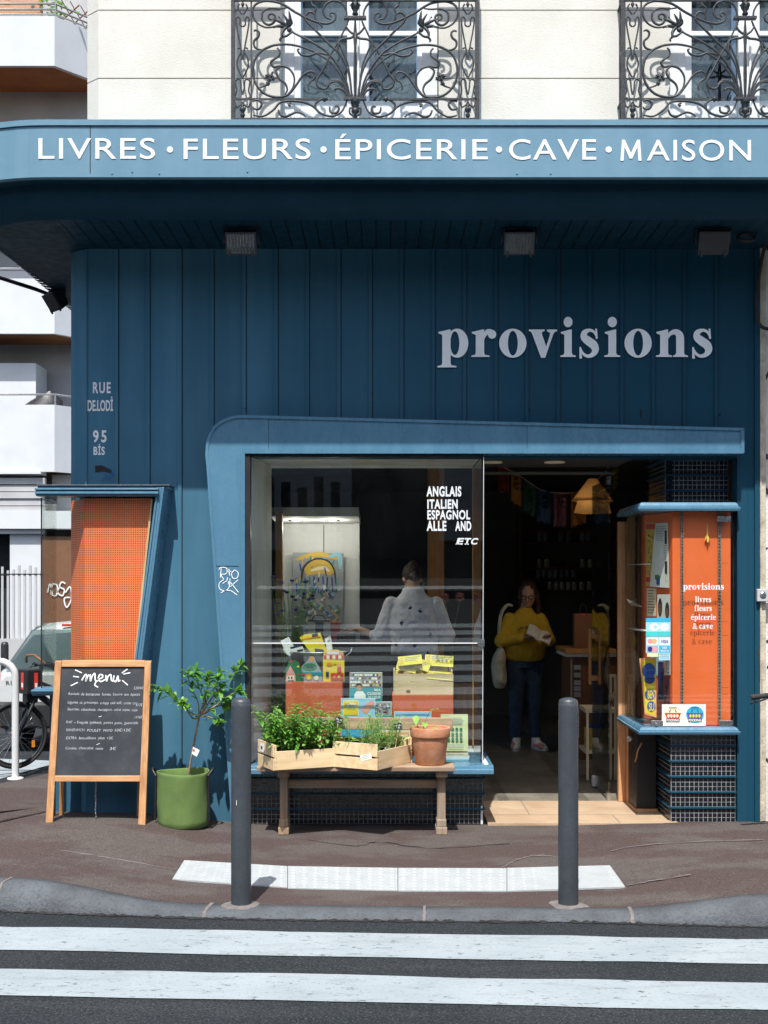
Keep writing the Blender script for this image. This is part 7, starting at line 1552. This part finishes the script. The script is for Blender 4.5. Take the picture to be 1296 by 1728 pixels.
# ================================================================= side street: flats, fence, car, hoop
yF = 27.0
fb = thing('apartment_block', 'white modern flats with deep balconies and grey ground floor across the side street', 'building', (X(60, yF), yF, -.25))
xa, xk, xb = -13.0, X(92, yF), X(330, yF)           # balcony front, its corner, receding side
def lvl(v): return Z(v, yF)
m = MB('render_grey'); m.box(-14, -3.2, yF+1.6, yF+9, -.3, 22); m.m('render_white'); m.box(-14, X(70, yF), yF-.05, yF+.4, lvl(800), lvl(795)); m.build('wall', fb)
def slab(nm, vt, vbm, thick, under):
    m = MB('render_white'); zt_, zb_ = lvl(vt), lvl(vbm)
    plan = [(xa, yF), (xk, yF), (xk+1.6, yF+2.6), (xk+1.6, yF+2.9), (xa, yF+2.9)]
    m.prism([(xa, yF), (xk, yF), (xk+1.75, yF+2.2), (xk+1.65, yF+2.27), (xk-.05, yF+.1), (xa, yF+.1)], lambda a_, b_: V((a_, b_, zb_)), lambda a_, b_: V((a_, b_, zt_)))
    m.m('balcony_under'); m.prism([(xa, yF+.101), (xk-.06, yF+.101), (xk+1.6, yF+2.26), (xk+1.6, yF+3), (xa, yF+3)], lambda a_, b_: V((a_, b_, zb_+.06)), lambda a_, b_: V((a_, b_, zb_+.24)))
    b_ = m.build('balcony', fb)
    m = MB('steel'); P = [(xa, yF+.06, 0), (xk, yF+.06, 0), (xk+1.7, yF+2.2, 0)]
    for h in (.28, .16, .06) if under else (.22,): m.tube([V(p)+V((0, 0, zt_+h)) for p in P], .022, 6)
    for k in range(9): m.tube([(xk-k*1.4, yF+.06, zt_), (xk-k*1.4, yF+.06, zt_+(.28 if under else .22))], .018, 6)
    for t in (.33, .66, 1): m.tube([(xk+1.7*t, yF+.06+2.14*t, zt_), (xk+1.7*t, yF+.06+2.14*t, zt_+.28)], .018, 6)
    m.build('balcony_rail', b_)
slab('b', 27, 111, 0, True); slab('b', 470, 563, 0, False); slab('b', 683, 796, 0, False); slab('b', 270, 338, 0, True)
m = MB('render_white'); m.box(xa, xk+.35, yF+.9, yF+3, lvl(563)+.3, lvl(440)); m.box(-14, X(74, yF)-.3, yF+.5, yF+1.4, lvl(690), lvl(606)); m.m('gap_dark'); m.box(X(74, yF)-.29, -3.4, yF+2.6, yF+2.7, lvl(690), lvl(575)); m.build('balcony_wall', fb)
m = MB('render_white'); m.tube([(X(82, 29), 29, lvl(680)), (X(82, 29), 29, lvl(590))], .08, 10); m.tube([(X(89, 29), 29, lvl(680)), (X(89, 29), 29, lvl(590))], .08, 10); m.build('column', fb)
m = MB('render_grey')
for k in range(8): m.box(-14, X(74, yF), yF+.06+.03*(k % 2), yF+.2, lvl(806+k*12+10.5), lvl(806+k*12))
m.box(X(74, yF)+.02, -3.4, yF+.6, yF+.7, lvl(892), lvl(797)); m.m('render_white'); m.box(-14, -3.4, yF+.02, yF+.4, lvl(892), lvl(862)); m.build('ground_floor_slats', fb)
m = MB('gap_dark'); m.box(-14, -3.3, yF+.7, yF+.8, -.3, lvl(892)); m.build('ground_floor_opening', fb)
m = MB('render_white'); m.box(X(12, yF), X(66, yF), yF+.2, yF+.6, -.3, lvl(892)); m.build('pillar', fb)
m = MB('dark_wood'); m.m('brown_card'); m.box(X(68, yF+.1), -3.4, yF+.15, yF+.3, -.3, lvl(905)); m.m('chalk'); pg2 = lambda a_, b_: V((X(a_, yF+.1), yF+.12, Z(b_, yF+.1)))
for st_ in ([(80, 1000), (84, 985), (88, 1003)], [(88, 985), (86, 1002), (95, 1004), (96, 988), (88, 985)], [(100, 990), (97, 1000), (105, 1005), (108, 995), (100, 990), (104, 982), (110, 985)], [(110, 1000), (118, 990), (120, 1010), (112, 1025), (108, 1010), (118, 1008)]): pen(m, st_, 1.1, pg2)
m.build('brick_panel', fb)
m = MB('oak_x')
for k in range(6): m.box(xa, X(64, yF), yF+.35, yF+.38, lvl(30)+.02+k*.105, lvl(30)+.10+k*.105)
for t in (0, .35, .7): m.box(X(64, yF)-.1-t*2, X(64, yF)-t*2, yF+.385, yF+.42, lvl(30), lvl(30)+.68)
m.build('slatted_screen', label='slatted wooden screen standing on the topmost white balcony', cat='screen', origin=(X(30, yF), yF+.36, lvl(30)))
m = MB('brown_card')
for k in range(9): 
    for d in (-1, 1): x0_, y0_ = xk+.2+k*.17, yF+.45+k*.215; m.beam((x0_-.16*d, y0_-.2*d, lvl(30)), (x0_+.16*d, y0_+.2*d, lvl(30)+.55), .03, .012, (1, 0, 0))
m.build('trellis', label='crossed wooden trellis on the side of the topmost white balcony', cat='trellis', origin=(xk+.9, yF+1.3, lvl(30)))
pt = thing('balcony_plant', 'green leafy plant at the corner of the topmost white balcony', 'plant', (X(82, yF), yF+.3, lvl(30))); m = MB('lemon_leaf'); rnd = random.Random(8)
for i in range(60): p = (X(82, yF)+rnd.gauss(0, .13), yF+.35+rnd.gauss(0, .08), lvl(30)+rnd.uniform(0, .55)); m.leaf(p, (rnd.gauss(0, 1), rnd.gauss(0, 1), rnd.gauss(.2, .6)), .15, .08, .3)
m.build('foliage', pt); m = MB('terracotta'); m.lathe([(.10, -.25), (.14, 0)], (X(82, yF), yF+.3, lvl(30)), 14); m.build('pot', pt)
m = MB('black'); m.m('dark_metal'); m.loft([((X(55, 26.6)-.1, yF+.45, lvl(690)), .5, .2), ((X(60, 26.6), yF+.45, lvl(672)), .35, .15), ((X(66, 26.6), yF+.45, lvl(655)), .05, .05)], 10); m.build('covered_parasol', label='dark folded parasol cover behind the rail of the lower white balcony', cat='cover', origin=(X(60, 26.6), yF+.45, lvl(690)))
# slim metal fence before the flats
fe = thing('bar_fence', 'grey fence of closely set vertical bars in front of the white flats', 'fence', (-6, 20, -.21)); yf = 20.0; zg = -.21
m = MB('dark_metal')
for v in (1078, 968): m.box(-11, X(74, yf), yf-.02, yf+.02, Z(v+2, yf), Z(v, yf))
m.build('rail', fe); m = MB('render_grey'); rnd = random.Random(6); x = -10.8
while x < X(73, yf): m.box(x, x+.035, yf-.012, yf+.012, zg, Z(960+rnd.uniform(-6, 4), yf)); x += .085
b_ = m.build('bars', fe); b_['kind'] = 'stuff'
m = MB('render_grey'); m.box(-11, X(74, yf), yf-.1, yf+.1, zg-.05, Z(1078, yf)); m.build('plinth', fe)
for k, u in enumerate((8,)):
    m = MB('dark_metal'); m.lathe([(.05, 0), (.05, .98), (.04, 1.02), (0, 1.03)], (X(u, 17), 17, zroad(-5, 17)), 16); m.build('street_post', label='thin grey street post standing before the bar fence', cat='street post', origin=(X(u, 17), 17, zroad(-5, 17)))
# white hoop
hp = thing('hoop_barrier', 'white tubular hoop barrier standing beside the front wheel of the bicycle', 'barrier', (X(0, 11.4), 11.4, zroad(-3, 11.4)))
m = MB('white_plastic'); yh = 11.35; zt_ = Z(1116, yh); x1_ = X(26, yh); x0_ = x1_-.62; r_ = .14
P = [(x0_, yh, -.05), (x0_, yh, zt_-r_)]+[(x0_+r_-r_*math.cos(a_*math.pi/12), yh, zt_-r_+r_*math.sin(a_*math.pi/12)) for a_ in range(1, 7)]+[(x1_-r_+r_*math.sin(a_*math.pi/12), yh, zt_-r_+r_*math.cos(a_*math.pi/12)) for a_ in range(0, 6)]+[(x1_, yh, zt_-r_), (x1_, yh, -.05)]
m.tube(P, .031, 14); m.build('tube', hp)
for x in (x0_, x1_): m = MB('white_plastic'); m.lathe([(.07, 0), (.07, .012), (.04, .02)], (x, yh, zroad(-3, yh)), 16); m.build('base_plate', hp)
# white car seen from behind, through the corner pane
gz = zroad(-3.1, 13.5); yc = 13.4; cx_ = -3.14
ca_ = thing('parked_car', 'white hatchback parked tail first in the side street behind the corner display case', 'car', (cx_, yc+2, gz))
hw = .86
def ringc(y, zs, ws): return [(y, z, w_) for z, w_ in zip(zs, ws)]
secs = [(yc-.02, [.35, .55, .80, .87, .89], [.72, .80, .80, .74, .0]), (yc+.06, [.28, .55, .86, .93, .95], [.80, .85, .84, .76, .0]), (yc+.16, [.26, .55, .90, 1.05, 1.09], [.82, .86, .85, .70, 0]), (yc+.55, [.25, .55, .96, 1.36, 1.43], [.83, .87, .86, .62, 0]), (yc+1.3, [.25, .55, .96, 1.43, 1.50], [.84, .88, .87, .63, 0]),
        (yc+2.3, [.25, .55, .95, 1.40, 1.47], [.84, .88, .87, .62, 0]), (yc+3.1, [.25, .55, .93, .99, 1.02], [.84, .88, .86, .74, 0]), (yc+3.9, [.27, .5, .75, .84, .88], [.78, .84, .82, .66, 0]), (yc+4.1, [.35, .5, .62, .70, .72], [.66, .74, .72, .5, 0])]
m = MB('car_white'); vs = []
for y, zs_, ws in secs: zs_ = [z*.9 for z in zs_]; vs += [(cx_+w_, y, gz+z) for z, w_ in zip(zs_, ws)]+[(cx_-w_, y, gz+z) for z, w_ in list(zip(zs_, ws))[::-1][1:]]
n = 9; m.add(vs, [(i*n+k, i*n+(k+1) % n, (i+1)*n+(k+1) % n, (i+1)*n+k) for i in range(len(secs)-1) for k in range(n)], True); m.add(vs[:n], [tuple(range(n))[::-1]]); m.add(vs[-n:], [tuple(range(n))]); body = m.build('body', ca_)
m = MB('car_glass'); o_ = .006; g_ = lambda x, y, z: V((cx_+x, y-o_, gz+z)); m.add([g_(-.77, yc+.02, .85), g_(.77, yc+.02, .85), g_(.60, yc+.47, 1.245), g_(-.60, yc+.47, 1.245)], [(0, 1, 2, 3)]); m.build('rear_window', ca_)
m = MB('black'); m.tube([g_(.05, yc+.0, .86), g_(-.35, yc+.06, .93)], .010, 6); m.build('wiper', ca_)
for s in (-1, 1):
    m = MB('red'); m.box(cx_+s*.845-.03, cx_+s*.845+.03, yc-.03, yc+.12, gz+.62, gz+.80); m.build('tail_light', ca_, bev=.02)
    m = MB('car_glass'); m.add([V((cx_+s*.872, yc+.6, gz+.87)), V((cx_+s*.872, yc+2.6, gz+.87)), V((cx_+s*.64, yc+2.2, gz+1.26)), V((cx_+s*.64, yc+.8, gz+1.28))], [(0, 1, 2, 3)]); m.build('side_window', ca_)
    for y in (yc+.75, yc+3.2):
        m = MB('black_rubber'); m.lathe([(.20, -.1), (.29, -.1), (.31, -.06), (.31, .06), (.29, .1), (.20, .1)], (cx_+s*.80, y, gz+.31), 28, axis=(1, 0, 0)); w_ = m.build('wheel', ca_); m = MB('steel'); m.lathe([(.03, s*.10), (.2, s*.08)], (cx_+s*.80, y, gz+.31), 20, axis=(1, 0, 0)); m.build('rim', w_)
m = MB('car_red'); m.box(cx_-.3, cx_+.3, yc+.52, yc+.58, gz+1.275, gz+1.30); m.build('brake_light', ca_)
m = MB('black'); m.box(cx_-.84, cx_+.84, yc-.08, yc+.2, gz+.25, gz+.52); m.build('bumper', ca_, bev=.03)
m = MB('paper'); m.box(cx_-.26, cx_+.26, yc-.085, yc-.08, gz+.36, gz+.47); m.m('ink'); pl = None; m.build('number_plate', ca_)
m = MB('steel'); write(m, 'RENAULT', cx_-.74, cx_-.40, gz+.70, gz+.735, lambda a_, b_: V((a_, yc-.026, b_)), .03, 1.3); m.build('badge_lettering', ca_)
# ================================================================= the houses across the street, behind the photographer (seen mirrored in the panes)
ob = thing('opposite_building', 'shaded grey terrace across the street, mirrored faintly in the shop window', 'building', (0, -11, 0))
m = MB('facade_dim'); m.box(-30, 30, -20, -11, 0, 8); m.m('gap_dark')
for k in range(14):
    for fl in range(3): m.box(-26+k*4, -24.8+k*4, -11, -10.97, 1.0+fl*2.5, 2.6+fl*2.5)
m.m('render_grey'); m.box(-2.9, -.7, -10.97, -10.9, .3, 2.3); m.box(1.2, 3.4, -10.97, -10.9, .5, 2.1); m.box(-9, -5, -10.97, -10.9, .3, 2.6); m.m('ink')
for i in range(5): m.box(-2.6+i*.36, -2.4+i*.36, -10.9, -10.89, .7+.1*(i % 2), 1.9-.12*(i % 3))
m.build('wall', ob)
m = MB('asphalt'); m.box(-30, 30, -10.9, -4.6, -.03, .10); m.m('tactile_white'); m.box(-2.2, 2.2, -5.3, -4.8, .1, .108); m.build('far_pavement', kind='structure')
